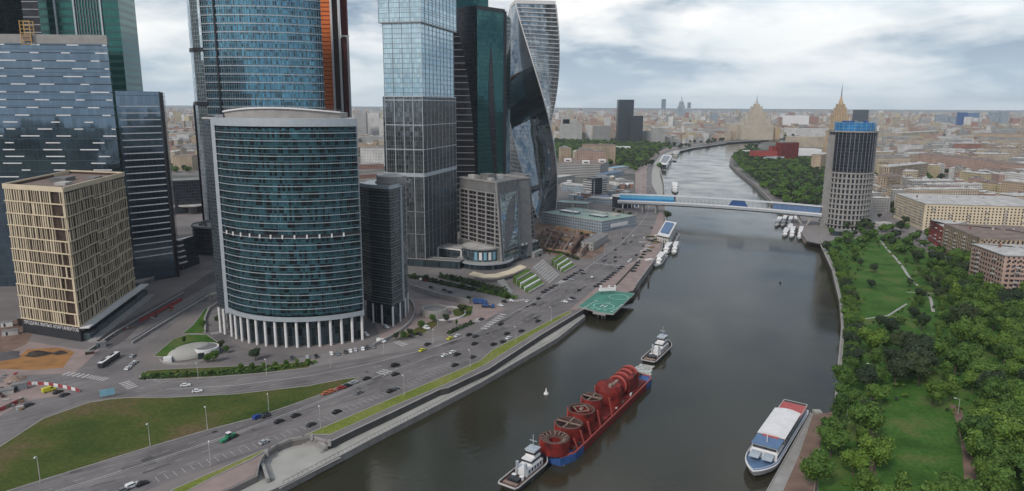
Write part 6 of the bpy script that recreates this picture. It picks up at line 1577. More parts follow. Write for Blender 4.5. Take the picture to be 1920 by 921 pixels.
B().tube((0, 0, -.2), (0, 0, .9), .8, .8, 10).build('float', 'metal_dark', T, local=True); B().tube((0, 0, .9), (0, 0, 2.8), .25, .1, 8).build('post', 'metal_dark', T, local=True)
for px, py, lab in ((1265, 303, 'dark motor boat beside the glass floating restaurant'), (1349, 277, 'tiny white boat under way near the far bend')):
    T, L = vessel('motor_boat', lab, 'motor boat', (px-4, py), (px+4, py)); W = L*.25
    hull(L, W, .5, 1.6, 'metal_dark', 'metal_dark' if 'dark' in lab else 'white_paint', T, bow=.3); B().box((-L*.1, 0, 2.4), (L*.4, W*.6, 2)).build('cabin', 'metal_grey' if 'dark' in lab else 'white_paint', T, local=True)
# ------------------------------------------------------------------ apartment blocks on the right bank (roof corners surveyed at roof height)
def apartments(label, a, c, b_, h, wall, roof='roof_grey', depth=14, floors=8, detail=True, winmat='window_dark', gap=3.6, cat='apartment block', name='apartment_block', group=None, frame='roof_pale', end_win=True, gable=True):
    """a = far end of the end wall, c = near corner, b_ = far end of the long front; all roof-edge pixels"""
    A_, C_, B_ = V2(P(a[0], a[1], h)), V2(P(c[0], c[1], h)), V2(P(b_[0], b_[1], h))
    t1 = (B_-C_).normalized(); nn_ = Vector((-t1.y, t1.x)); 
    if nn_.dot(A_-C_) < 0: nn_ = -nn_
    dpt = max(depth, (A_-C_).dot(nn_)) if depth is None or depth <= 0 else depth
    if depth <= 0: dpt = (A_-C_).dot(nn_)
    A2, B2 = C_+nn_*dpt, B_+nn_*dpt; poly = [A2, C_, B_, B2]
    T = thing(name, label, cat, (*((A2+B_)/2), 0), group=group)
    B().prism(poly, 0, h, top=False).build('wall', wall, T)
    # roof: low hip with an eave
    cen = (A2+B_)/2; ov = .7
    e = [p+(p-cen).normalized()*ov*1.4 for p in poly]
    r0, r1 = (A2+C_)/2+t1*dpt*.5, (B_+B2)/2-t1*dpt*.5; rz_ = h+(2.8 if gable else .8)
    b = B(); E_ = [Vector((*p, h+.05)) for p in e]; K0, K1 = Vector((*r0, rz_)), Vector((*r1, rz_))
    b.face([E_[0], E_[1], K0]); b.face([E_[1], E_[2], K1, K0]); b.face([E_[2], E_[3], K1]); b.face([E_[3], E_[0], K0, K1]); b.build('roof', roof, T)
    B().path([Vector((*p, h-.25)) for p in poly], .9, .5, closed=True).build('cornice', frame, T)
    if detail:
        rr_ = random.Random(int(c[0])); n_parts = 0; extra = B()
        for (p, q, do) in ((C_, B_, True), (A2, C_, end_win)):
            t_ = (q-p); Lw = t_.length; t_ /= Lw; n_ = Vector((t_.y, -t_.x)); k = int((Lw-2)/gap)
            if not do: continue
            for f in range(floors):
                z = 3.2+(h-4.4)/floors*f
                for i in range(k):
                    u = 1.8+(Lw-3.2)*(i+.5)/k; pc = p+t_*u+n_*.04
                    if proj((*pc, z))[0] > 1990: continue
                    ww = 1.5
                    bb = B() if n_parts < 98 and f >= floors-5 else extra
                    q_ = [(*(pc-t_*ww/2), z), (*(pc+t_*ww/2), z), (*(pc+t_*ww/2), z+1.75), (*(pc-t_*ww/2), z+1.75)]; bb.face(q_)
                    if bb is not extra: bb.build('window', winmat, T); n_parts += 1
            nb_ = max(1, int(Lw/16))
            for i in range(nb_):
                u = Lw*(i+.5)/nb_
                for f in range(1, floors, 1):
                    if rr_.random() < .35: continue
                    pc = p+t_*u+n_*.6; z = 3.0+(h-4.4)/floors*f; B().box((*pc, z), (3.2, 1.2, 1.0), rz=math.atan2(t_.y, t_.x)).build('balcony', frame, T)
        if extra.v: extra.build('windows', winmat, T, kind='stuff')
        B().path([Vector((*p, 5.2)) for p in (A2, C_, B_)], .35, .4).build('string_course', frame, T)
        for i in range(max(2, int((B_-C_).length/13))):
            u = (i+.5)/max(2, int((B_-C_).length/13)); p = C_.lerp(B_, u)+nn_*(dpt*.5+rr_.choice((-2.5, 2.5))); B().box((*p, rz_-.2), (1.6, 1.0, 2.2), rz=math.atan2(t1.y, t1.x)).build('chimney', 'brick_dull' if rr_.random() < .3 else 'roof_pale', T)
    return T, poly
apartments('long yellow beige apartment block with a pale roof, first row behind the park trees', (1703, 363), (1735, 382), (1975, 389), 30, 'cream', 'roof_pale', 0, 8)
apartments('tan block wing with a brown roof in front of the long yellow beige block', (1796, 420), (1838, 446), (2000, 452), 27, 'cream_dark' if False else 'wall_tan', 'roof_brown', 0, 7)
apartments('pinkish grey apartment block with a pale roof at the right picture edge above the park', (1866, 458), (1884, 479), (1990, 482), 33, 'wall_pink', 'roof_pale', 0, 8)
apartments('small bright red block squeezed between the two beige apartment blocks', (1755, 412), (1771, 426), (1812, 428), 22, 'brick_red', 'roof_pale', 0, 5, gap=4)
apartments('tan apartment block with stacked balconies right of the round tower', (1648, 324), (1664, 331), (1690, 329), 34, 'wall_tan', 'roof_brown', 16, 8)
apartments('tan stepped block with a white ribbed roof behind the round tower', (1652, 306), (1668, 313), (1740, 306), 34, 'wall_tan', 'roof_pale', 18, 8)
apartments('long low grey-roofed block running behind the long yellow beige one', (1742, 353), (1752, 369), (1870, 377), 24, 'wall_beige', 'roof_pale', 22, 6, detail=False)
apartments('pink and brown long apartment block behind the dark trees, centre right', (1713, 276), (1722, 288), (1850, 300), 36, 'wall_pink', 'roof_brown', 18, 8, detail=False)
apartments('second pink long block continuing the row towards the right edge', (1842, 292), (1848, 302), (1905, 308), 34, 'wall_pink', 'roof_brown', 18, 8, detail=False)
apartments('tan block with pale cornice near the right edge below the pink row', (1868, 328), (1878, 338), (1990, 350), 34, 'wall_tan', 'roof_pale', 20, 8, detail=False)
apartments('beige palace-like block with tall dark bays behind the round tower', (1676, 246), (1684, 250), (1760, 246), 36, 'wall_yellow', 'roof_pale', 24, 7, detail=False)
apartments('long brownish institute block across the far right', (1815, 246), (1830, 250), (1990, 254), 40, 'wall_tan', 'roof_brown', 26, 8, detail=False)
apartments('tan end block left of the round tower beside the wood', (1529, 286), (1540, 290), (1556, 288), 36, 'wall_tan', 'roof_pale', 20, 8, detail=False)
block('pale_kiosk', (1650, 425), (1672, 424), 10, 4, 'wall_white', 'small white kiosk row between the round tower and the park', 'kiosk', 'roof_pale')
# ------------------------------------------------------------------ landmarks of the far city
def at_base(px, py, z=0): return P(px, py, z)
def far_block(name, label, cat, px0, px1, base, top, depth, wall, roof='roof_grey', rz=0.0, group=None, single=False):
    g = P((px0+px1)/2, base); dist = g.y*_c+27; w_ = (px1-px0)/FPX*dist; h = Z(g, top)
    if single:
        b = B(); poly = [Vector((g.x-w_/2, g.y)), Vector((g.x+w_/2, g.y)), Vector((g.x+w_/2+g.x/g.y*depth*.0, g.y+depth)), Vector((g.x-w_/2, g.y+depth))]
        b.prism(poly, 0, h, top=True, tmi=1); return b.build(name, [wall, roof], org=g, label=label, cat=cat, group=group), h, g, w_
    T = thing(name, label, cat, g, group=group); R_ = Matrix.Rotation(rz, 2)
    poly = [R_ @ Vector(p) + V2(g) for p in ((-w_/2, 0), (w_/2, 0), (w_/2, depth), (-w_/2, depth))]
    B().prism(poly, 0, h, top=False).build('wall', wall, T); B().cap(poly, h).build('roof', roof, T)
    return T, h, g, w_
far_block('office_tower', 'tall dark twin office slab rising beyond the wood by the river', 'office tower', 1157, 1186, 268, 187, 40, 'glass_office', 'metal_light')
far_block('office_tower', 'lower dark slab joined to the right of the tall dark twin office', 'office tower', 1182, 1204, 270, 217, 30, 'glass_office', 'metal_grey')
far_block('office_building', 'grey glass office with a slanting stair beside the dark twin office', 'office building', 1203, 1226, 269, 246, 24, 'wall_striped')
far_block('office_building', 'pale ribbed office right of the slanting stair office', 'office building', 1222, 1246, 272, 240, 24, 'wall_grey', 'roof_pale')
T, h, g, w_ = far_block('hotel_building', 'white stepped hotel with dark bands left of the dark twin office', 'hotel', 1050, 1091, 266, 232, 40, 'wall_banded', 'roof_pale')
for f0, f1, top in ((.05, .78, 224), (.12, .42, 217)):
    hh = Z(g, top); B().prism([Vector((g.x-w_/2+w_*f, g.y+y)) for f, y in ((f0, 3), (f1, 3), (f1, 34), (f0, 34))], h-1, hh, top=True).build('upper_stage', 'wall_banded', T)
far_block('office_building', 'grey striped slab right of the white stepped hotel', 'office building', 1112, 1145, 266, 236, 24, 'wall_striped', 'roof_pale')
far_block('office_building', 'pale narrow slab between the white stepped hotel and the grey striped slab', 'office building', 1098, 1110, 265, 235, 20, 'wall_white', 'roof_pale')
far_block('residential_tower', 'left pale residential tower in the gap right of the front tower', 'apartment tower', 667, 688, 268, 212, 26, 'wall_grey', 'roof_pale')
far_block('residential_tower', 'right pale residential tower beside the stacked tower in the gap', 'apartment tower', 689, 712, 266, 212, 26, 'wall_white', 'roof_pale')
far_block('residential_tower', 'lower grey slab in front of the left pale residential tower', 'apartment tower', 664, 684, 266, 228, 20, 'wall_striped', 'roof_grey')
far_block('residential_tower', 'slim grey slab tucked against the stacked tower', 'apartment tower', 712, 724, 267, 222, 20, 'wall_white', 'roof_pale')
def wedding(label, px, base, stages, spire, wall, depth=40, name='spired_tower', roof='roof_pale'):
    """stages: list of (half width px, row of top)"""
    g = P(px, base); dist = g.y*_c+27; T = thing(name, label, 'spired tower', g); z0 = 0
    for i, (hw_, top) in enumerate(stages):
        w_ = hw_/FPX*dist; h = Z(g, top); d_ = min(w_*1.6, depth)
        B().prism([(g.x-w_, g.y-d_*.5+20), (g.x+w_, g.y-d_*.5+20), (g.x+w_, g.y+d_*.5+20), (g.x-w_, g.y+d_*.5+20)], z0-.01 if i else 0, h, top=True).build('tower_stage', wall, T)
        if i < len(stages)-1:
            for s in (-1, 1): B().tube((g.x+s*w_*.86, g.y-d_*.4+20, h), (g.x+s*w_*.86, g.y-d_*.4+20, h+w_*.35), w_*.08, .05, 6).build('pinnacle', roof, T)
        z0 = h
    hs = Z(g, spire[0]); hw_ = stages[-1][0]/FPX*dist
    B().tube((g.x, g.y+20, z0), (g.x, g.y+20, z0+(hs-z0)*.35), hw_*.75, hw_*.22, 8).build('spire_base', roof, T)
    B().tube((g.x, g.y+20, z0+(hs-z0)*.33), (g.x, g.y+20, hs), hw_*.22, .4, 8).build('spire', 'metal_grey', T)
    return T
wedding('nearer spired hotel tower in warm yellow stone rising behind the round tower', 1573, 292, [(20, 268), (17, 245), (13, 215), (9, 202), (6.5, 195)], (157,), 'hotel_wall', roof='hotel_wall')
wedding('broad spired apartment tower in pale stone beyond the river bend', 1417, 262, [(30, 234), (24, 222), (16, 210), (9, 200), (5, 195)], (178,), 'hotel_wall_pale', 70, roof='roof_pale')
wedding('small dark spired tower on the skyline centre', 1277, 222, [(9, 206), (6, 198), (4, 191)], (178,), 'wall_blue_grey', roof='metal_grey')
far_block('apartment_wing', 'left beige wing of the broad spired apartment tower', 'apartment wing', 1367, 1390, 261, 232, 40, 'hotel_wall_pale', 'roof_pale')
far_block('apartment_wing', 'long low yellowish front of the broad spired apartment tower', 'apartment wing', 1388, 1462, 262, 238, 30, 'hotel_wall', 'roof_pale')
far_block('government_building', 'white government building block behind the expo roofs, left of the warm spired hotel', 'government building', 1464, 1515, 246, 217, 40, 'white_paint', 'roof_pale')
far_block('government_building', 'low white colonnaded wing in front of the white government block', 'government building', 1470, 1553, 256, 241, 40, 'wall_white', 'roof_pale')
far_block('office_building', 'pale brown long block below the white colonnaded wing', 'office building', 1478, 1550, 277, 256, 30, 'wall_beige', 'roof_pale')
far_block('office_tower', 'grey glass slab right of the warm spired hotel', 'office tower', 1600, 1626, 240, 206, 30, 'glass_office', 'roof_grey')
far_block('office_tower', 'left dark blue tower of the far pair at the right', 'office tower', 1796, 1811, 244, 211, 30, 'blue_paint', 'metal_light')
far_block('office_tower', 'right bright blue tower of the far pair at the right', 'office tower', 1814, 1833, 242, 212, 30, 'deck_blue', 'metal_light')
far_block('office_tower', 'dark slab on the skyline left of the small dark spired tower', 'office tower', 1240, 1248, 204, 186, 60, 'glass_office')
far_block('office_tower', 'tiny dark block on the skyline right of the small dark spired tower', 'office tower', 1289, 1295, 203, 192, 60, 'glass_office')
for k, (a_, c_, top, lab) in enumerate(((1755, 1776, 215, 'left grey residential slab before the far blue pair'), (1779, 1794, 218, 'narrow grey residential slab touching the far blue pair'), (1855, 1871, 210, 'left slab of the far grey pair at the right'), (1873, 1888, 209, 'right slab of the far grey pair at the right'), (1725, 1745, 222, 'lone grey slab left of the far blue pair'), (1334, 1345, 212, 'pale slab in the far city left of the broad spired tower'))):
    far_block('residential_tower', lab, 'apartment tower', a_, c_, 240, top, 30, 'wall_blue_grey' if k != 4 else 'wall_grey', 'roof_pale')
# red exhibition building across the river
T = thing('red_exhibition_hall', 'red painted exhibition building with pale roofs behind the far wood', 'exhibition hall', P(1455, 298))
for (a_, c_, dep_, top, m_) in (((1412, 300), (1478, 300), 30, 283, 'brick_red'), ((1462, 301), (1496, 299), 36, 268, 'red_paint'), ((1445, 300), (1470, 299), 20, 274, 'brick_red')):
    A_, B_ = V2(P(*a_)), V2(P(*c_)); h_ = Z(((A_+B_)/2).to_3d(), top); B().prism([A_, B_, B_+Vector((0, dep_)), A_+Vector((0, dep_))], 0, h_, top=True, tmi=1).build('hall_wing', [m_, 'rust'], T)
B().prism(PP([(1431, 303), (1470, 304), (1470, 300), (1431, 299)]), 0, 10, top=True).build('front_shed', 'metal_light', T)
far_block('tent_hall', 'white tented roof at the left tip of the red exhibition building', 'tent hall', 1396, 1420, 290, 283, 24, 'white_paint', 'white_paint')
far_block('tent_hall', 'white flat tent roof right of the red exhibition building', 'tent hall', 1498, 1540, 292, 280, 40, 'white_paint', 'white_paint')
T, h, g, w_ = far_block('white_pavilion', 'white winged roof pavilion in the middle of the wood by the dark twin office', 'pavilion', 1150, 1182, 284, 275, 22, 'white_paint', 'white_paint')
# ------------------------------------------------------------------ the general city
riverpoly = [V2(p) for p in (RL[8:] + slot + list(reversed(RR))[3:] )]
keepout = [
 PP([(660, 200+90), (740, 290), (1200, 300), (1250, 270), (1245, 410), (1100, 520), (300, 560), (0, 560), (0, 330)]),
]
woods = {
 'wood_by_river': PP([(1042, 298), (1140, 305), (1192, 322), (1230, 288), (1250, 274), (1205, 270), (1150, 270), (1100, 267), (1042, 266)]),
 'wood_far_bank': PP([(1376, 292), (1396, 284), (1420, 281), (1430, 300), (1478, 304), (1500, 300), (1540, 300), (1548, 340), (1545, 385), (1520, 392), (1470, 384), (1440, 362), (1412, 336), (1392, 318), (1378, 302)]),
}
roadpoly = PP(road)
def bad_site(x, y, r):
    for kx, ky in ((0, 0), (r, 0), (-r, 0), (0, r), (0, -r)):
        if inpoly(x+kx, y+ky, riverpoly) or inpoly(x+kx, y+ky, roadpoly): return True
        for wv in woods.values():
            if inpoly(x+kx, y+ky, wv): return True
    return False
hero = []      # footprints of hero buildings kept clear
for o in list(sc.objects):
    if o.parent is None and o.get('category') and (o.location.y > 600) and o.type == 'EMPTY':
        mx = 0
        for chd in o.children:
            for cnr in chd.bound_box: mx = max(mx, abs(cnr[0]), abs(cnr[1]))
        hero.append((o.location.x, o.location.y, min(mx, 90)))
rc = random.Random(77)
cand = []
LEFTLIM = lambda y: -0.62*y-60
def free(x, y, r):
    for hx_, hy_, hr in hero:
        if abs(x-hx_) < hr+r and abs(y-hy_) < hr+r: return False
    return True
tries = 0; placed = {}
def cell_ok(x, y, r):
    cx_, cy_ = int(x//60), int(y//60)
    for i in range(-2, 3):
        for j in range(-2, 3):
            for (a_, b__, rr_) in placed.get((cx_+i, cy_+j), ()):
                if (a_-x)**2+(b__-y)**2 < ((rr_+r)*.92)**2: return False
    return True
def put(x, y, r): placed.setdefault((int(x//60), int(y//60)), []).append((x, y, r))
parkx = PP([(1530, 480), (1536, 470), (1640, 436), (1700, 440), (1760, 470), (1900, 560), (2100, 600), (2100, 1000), (1500, 1000)])
# streets of courtyard blocks: slabs round a yard, on a slightly turned grid
def ok_site(x, y, r):
    px, py = proj((x, y, 0))
    if px < -60 or px > 1990: return False
    if y < 1500 and px < 1245: return False
    if 1175 < px < 1320 and y < 1900: return False
    if y < 1150 and px < 1560: return False
    if 1245 < px < 1548 and y < 1900: return False
    if inpoly(x, y, parkx) or (px > 1590 and y < 800): return False
    if bad_site(x, y, min(r, 30)) or not free(x, y, min(r, 16)): return False
    return True
GA = .09; ca_, sa_ = math.cos(GA), math.sin(GA)
gridb = []
gy = 640.0
while gy < 4300:
    gx = -3400.0; ph_ = 68+7*math.sin(gy)
    while gx < 3900:
        bx, by = gx*ca_-gy*sa_, gx*sa_+gy*ca_
        pw_ = 98+rc.uniform(-20, 28)
        kind_ = rc.random(); slots = []
        W_, D_ = pw_*.82, ph_*.74
        if kind_ < .42: slots = [(0, -D_/2, W_, 13), (-W_/2+6, 6, 13, D_*.7), (W_/2-6, 6, 13, D_*.7)] + ([(0, D_/2, W_*.8, 13)] if rc.random() < .6 else [])
        elif kind_ < .68: slots = [(0, -D_*.42, W_, 14), (0, D_*.05, W_*rc.uniform(.5, 1), 13), (0, D_*.48, W_, 13)]
        elif kind_ < .84: slots = [(-W_*.3, -D_*.2, 15, D_*.9), (0, 0, 22, 26), (W_*.3, D_*.1, 15, D_*.9)]
        else: slots = [(-W_*.25, -D_*.2, W_*.45, 26), (W_*.27, 0, W_*.38, D_*.6), (-W_*.2, D_*.3, 30, 16)]
        hb = rc.choice((22, 26, 29, 32, 36)); wb = rc.choice(('beige', 'tan', 'pink', 'yellow', 'grey', 'grey', 'white', 'beige'))
        for (ux, uy, w_, d_) in slots:
            x, y = bx+ux*ca_-uy*sa_, by+ux*sa_+uy*ca_
            if rc.random() < .1 or not ok_site(x, y, max(w_, d_)/2): continue
            gridb.append((x, y, w_, d_, hb*rc.uniform(.85, 1.15), wb if rc.random() < .7 else None)); put(x, y, max(w_, d_)*.42)
        gx += pw_+14
    gy += ph_+15
while tries < 9000:
    tries += 1
    y = 900 + 7600*rc.random()**1.4
    x = rc.uniform(-.82, .86)*y
    px, py = proj((x, y, 0))
    if not ok_site(x, y, 20): continue
    r = rc.uniform(11, 22)*(1+y/9000)
    if y < 4300: r = rc.uniform(8, 14)
    if not cell_ok(x, y, r): continue
    put(x, y, r); cand.append((x, y, r, px, py))
cand.sort(key=lambda c: c[1])
# sectors of the picture the far buildings are told apart by
def sector(px):
    for lim, s in ((230, 'beyond the far left towers'), (330, 'behind the left glass towers'), (400, 'in the gap left of the silver shaft'), (660, 'behind the blue tower'), (726, 'in the gap right of the front tower'), (940, 'behind the stacked tower'), (1050, 'right beside the twisted tower'), (1110, 'above the white stepped hotel'), (1160, 'left of the dark twin office'), (1245, 'right of the dark twin office'), (1320, 'under the small dark spired tower'), (1370, 'between the small spired tower and the broad spired one'), (1460, 'around the broad spired tower'), (1550, 'left of the warm spired hotel'), (1640, 'behind the round tower'), (1700, 'just right of the round tower'), (1760, 'above the long yellow beige block'), (1840, 'below the far blue pair of towers'), (1985, 'towards the right picture edge')):
        if px < lim: return s
def depth_word(y): return 'near' if y < 1250 else 'mid-distance' if y < 2000 else 'far' if y < 3200 else 'very far'
forms = ('slab', 'block', 'tower', 'low block')
cn = {}; far_b = B(); n_ind = 0
mats_far = ['wall_beige', 'wall_tan', 'wall_pink', 'wall_grey', 'wall_white', 'wall_yellow', 'wall_brick', 'roof_pale', 'roof_grey', 'roof_brown']
hidden = ((-60, 312), (395, 655), (728, 1036))
plan = []
for (x, y, r, px, py) in cand:
    right = px > 1560
    wall = rc.choices(['beige', 'tan', 'pink', 'grey', 'white', 'yellow', 'brick'], [5, 3, 3.5, 4, 5, 3, 1.2] if not (1050 < px < 1160) else [3, 4, 7, 1, 2, 3, 2])[0]
    roof = rc.choices(['roof_pale', 'roof_grey', 'roof_brown'], [6, 4, 1])[0]
    t_ = rc.random()
    if t_ < .10 and y > 1700: form, w_, d_, h = 'tower', r*.8, r*.8, rc.uniform(38, 68)
    elif t_ < .50: form, w_, d_, h = 'slab', r*1.8, r*.55, rc.uniform(18, 34)
    elif t_ < .80: form, w_, d_, h = 'block', r*1.3, r*1.0, rc.uniform(14, 30)
    else: form, w_, d_, h = 'low block', r*1.5, r*1.1, rc.uniform(7, 13)
    if y < 1100 and not right: h *= .8
    rz = rc.choice((0, .12, -.15, .5, -.45, 1.2)) if not right else rc.choice((.0, .12, -.1, 1.45))
    hid = any(a_ < px < b__ for a_, b__ in hidden)
    plan.append((x, y, px, wall, roof, form, w_, d_, h, rz, hid))
for (x, y, w_, d_, h, wb) in gridb:
    px = proj((x, y, 0))[0]; wall = wb or rc.choice(('beige', 'tan', 'white', 'grey', 'white', 'brick'))
    if 1050 < px < 1160 and rc.random() < .6: wall = rc.choice(('pink', 'tan', 'pink', 'beige')); h *= 1.3
    form = 'block' if max(w_, d_) < 40 else 'slab'
    plan.append((x, y, px, wall, rc.choice(('roof_pale', 'roof_pale', 'roof_pale', 'roof_grey', 'roof_grey', 'roof_brown')), form, w_, d_, h, GA, any(a_ < px < b__ for a_, b__ in hidden)))
plan.sort(key=lambda q: q[1])
def bld(b, x, y, w_, d_, h, rz, mi, tmi, pitched):
    ca, sa = math.cos(rz), math.sin(rz)
    q = [(x+u*ca-v*sa, y+u*sa+v*ca) for u, v in ((-w_/2, -d_/2), (w_/2, -d_/2), (w_/2, d_/2), (-w_/2, d_/2))]
    b.prism(q, 0, h, top=True, mi=mi, tmi=tmi)
    return q
proto_n = {}
for (x, y, px, wall, roof, form, w_, d_, h, rz, hid) in plan:
    if hid: continue
    if n_ind < 285:
        s = sector(px); key = (s, wall, form, depth_word(y)); cn[key] = cn.get(key, 0)+1
        lab = '%s%s %s %s %s' % ('' if cn[key] == 1 else nth(cn[key]-1)+' ', depth_word(y), wall, form, s)
        if y < 1900:
            T = thing('city_building', lab, 'building', (x, y, 0), rz=rz, group='buildings of the far city')
            B().prism([(-w_/2, -d_/2), (w_/2, -d_/2), (w_/2, d_/2), (-w_/2, d_/2)], 0, h, top=False).build('wall', 'wall_'+wall, T, local=True)
            rf = B(); ht = h+(2.2 if form in ('slab', 'block') else .5); o_ = .5
            rf.rings([[Vector((sx*(w_/2+o_), sy*(d_/2+o_), h)) for sx, sy in ((-1, -1), (1, -1), (1, 1), (-1, 1))], [Vector((sx*(max(.5, w_/2-d_/2) if w_ > d_ else .4), (sy*(.4 if w_ > d_ else max(.5, d_/2-w_/2))) if ht > h+1 else sy*d_/2, ht)) for sx, sy in ((-1, -1), (1, -1), (1, 1), (-1, 1))]]); ro = rf.build('roof', roof, T, local=True)
            for k in range(3 if y < 1300 else 2):
                u_ = rc.uniform(-.4, .4)*w_; cb_ = B(); cb_.box((u_, rc.uniform(-.2, .2)*d_, ht), (rc.uniform(1.5, 5), rc.uniform(1.2, 3), 2.4)); ch_ = cb_.build('chimney', rc.choice(('roof_pale', 'roof_grey', 'roof_brown')), None, local=True); ch_.parent = ro
        else:
            b = B(); b.prism([(-w_/2, -d_/2), (w_/2, -d_/2), (w_/2, d_/2), (-w_/2, d_/2)], 0, h, top=True, tmi=1)
            if form != 'low block': b.box((rc.uniform(-.3, .3)*w_, 0, h+1.2), (w_*.25, d_*.4, 2.4), mi=1)
            o = b.build('city_building', ['wall_'+wall, roof], None, local=True); o.location = (x, y, 0); o.rotation_euler.z = rz; tag(o, lab, 'building', 'buildings of the far city')
        n_ind += 1
    else:
        bld(far_b, x, y, w_, d_, h, rz, mats_far.index('wall_'+wall), mats_far.index(roof), False)
# dense remainder out to the horizon and an unseen dark city added behind the camera for the glass reflections
rc2 = random.Random(5)
for k in range(7500):
    y = 3600 + 11500*rc2.random()**1.25; x = rc2.uniform(-.8, .86)*y
    if inpoly(x, y, riverpoly): continue
    h = rc2.choice((10, 16, 22, 28, 34, 44)) if rc2.random() > .05 else rc2.uniform(50, 85); w_ = rc2.uniform(16, 44); 
    bld(far_b, x, y, w_*(1+y/16000), w_*rc2.uniform(.4, .9), h, rc2.uniform(-.6, .6), rc2.choice((0, 1, 2, 3, 4, 4, 3, 5, 6)), 7+rc2.randrange(3), False)
far_b.build('distant_city', mats_far, org=(0, 0, 0), kind='stuff', label='the mass of small roofs and slabs reaching to the horizon')
bk = B()
for k in range(700):
    an = rc2.uniform(math.pi*.98, math.pi*2.02); r = rc2.uniform(450, 3200); x, y = r*math.cos(an), r*math.sin(an)-60
    if y > -250 and abs(x) < 500: continue
    if -1400 < x < 0 and abs(y-(.55*x-20)) < 130: continue
    h = rc2.choice((16, 24, 30, 40)); w_ = rc2.uniform(16, 50); bld(bk, x, y, w_, w_*.6, h*rc2.choice((.6, 1)), rc2.uniform(0, 1.5), rc2.choice((0, 1, 2, 3)), rc2.choice((2, 3)), False)
bk.build('city_behind', ['glass_office', 'wall_grey', 'hedge', 'roof_grey'], org=(0, 0, 0), kind='stuff', label='unseen dark city blocks added behind the viewpoint to darken the glass reflections')
# ------------------------------------------------------------------ trees
def crown_mesh(name, seed, h, r, nleaf, mat, leaf=.75, lobes=11, low=.28, habit='round'):
    rt = random.Random(seed); b = B(); ls = []
    for k in range(lobes):
        an = rt.uniform(0, 6.283); rr_ = r*rt.uniform(.15, .62)*(1 if k else 0); z = h*(low+.16+(.94-low-.24)*rt.random()**.8); lr = r*rt.uniform(.24, .5)*(1.0-.35*abs(z/h-.55))
        if habit == 'tall': rr_ *= .55*(1.25-z/h); lr *= .75
        if habit == 'wide': rr_ *= 1.25; z = min(z, h*.72)
        ls.append((rr_*math.cos(an), rr_*math.sin(an), min(z, h-lr*.7), lr))
    ls.append((0, 0, h*.6, r*(.36 if habit == 'tall' else .5))); tot = sum(l[3]**2 for l in ls)
    for (x, y, z, lr) in ls:
        for k in range(int(nleaf*lr*lr/tot)):
            n = Vector((rt.gauss(0, 1), rt.gauss(0, 1), rt.gauss(.25, 1))).normalized(); d = lr*(rt.uniform(.7, 1.12) if rt.random() < .86 else rt.uniform(1.1, 1.45))
            c = Vector((x, y, z)) + Vector((n.x*d, n.y*d, n.z*d*.85))
            n2 = (n+Vector((rt.gauss(0, .55), rt.gauss(0, .55), rt.gauss(0, .55)))).normalized(); s = leaf*rt.uniform(.55, 1.25)
            u = n2.orthogonal().normalized(); u = (Matrix.Rotation(rt.uniform(0, 3.14), 3, n2) @ u)*s; v = n2.cross(u)*rt.uniform(.55, .9)
            b.face([c-u*.9-v*.3, c-v*.9, c+u*.9-v*.2, c+u*.4+v*.8, c-u*.5+v*.8])
        # shaded inner mass of twigs
        m_ = 7; rs = []
        for i in range(5):
            f = -1+2*(i+.5)/5; rad = math.sqrt(max(.05, 1-f*f))*lr*.74; rs.append([Vector((x+rad*math.cos(6.283*j/m_+i)*rt.uniform(.85, 1.1), y+rad*math.sin(6.283*j/m_+i)*rt.uniform(.85, 1.1), z+f*lr*.66)) for j in range(m_)])
        b.rings(rs, capb=True)
    o = b.build(name, mat, None, local=True); me = o.data; COL.objects.unlink(o); bpy.data.objects.remove(o); return me
def trunk_mesh(name, seed, h, r0):
    rt = random.Random(seed); b = B(); b.tube((0, 0, -.2), (rt.uniform(-.3, .3), rt.uniform(-.3, .3), h*.55), r0, r0*.55, 7)
    for k in range(4):
        an = 1.6*k+rt.random(); z = h*rt.uniform(.25, .45); b.tube((0, 0, z), (math.cos(an)*h*.2, math.sin(an)*h*.2, z+h*.28), r0*.45, r0*.15, 5)
    o = b.build(name, 'bark', None, local=True); me = o.data; COL.objects.unlink(o); bpy.data.objects.remove(o); return me
NEAR = [(crown_mesh('crown', 100+i, 13, 6.2, 2600, ('leaves', 'leaves', 'leaves_light', 'leaves_dark', 'leaves_light', 'leaves', 'leaves_light')[i], (.42, .5, .46, .5, .42, .4, .55)[i], (16, 11, 19, 13, 22, 18, 15)[i], .24, ('round', 'wide', 'round', 'round', 'wide', 'tall', 'tall')[i]), trunk_mesh('trunk', i, 13, .38)) for i in range(7)]
FARM = [(crown_mesh('crown', 200+i, 13, 6.2, 700, ('leaves', 'leaves_light', 'leaves_dark')[i], .85, 8), trunk_mesh('trunk', 20+i, 13, .38)) for i in range(3)]
def tree(x, y, s, var, near, label, group, name='broadleaf_tree', rz=0.0, sx=1.0):
    cm_, tm = (NEAR if near else FARM)[var]
    T = thing(name, label, 'tree', (x, y, 0), rz=rz, group=group); T.scale = (s*sx, s*sx*(.9+.2*((x*7.3) % 1)), s*(.88+.3*((y*3.7) % 1)))
    for nm, me in (('crown', cm_), ('trunk', tm)):
        o = bpy.data.objects.new(nm, me); COL.objects.link(o); o.parent = T
    return T
rt = random.Random(9)
lawns = [PP([(1622, 462), (1660, 462), (1690, 500), (1705, 545), (1700, 590), (1655, 615), (1622, 600), (1612, 540), (1615, 490)]), PP([(1648, 748), (1700, 738), (1770, 752), (1800, 800), (1812, 860), (1822, 940), (1642, 960), (1640, 840)])]
G_ = lambda px, py: P(px, py)
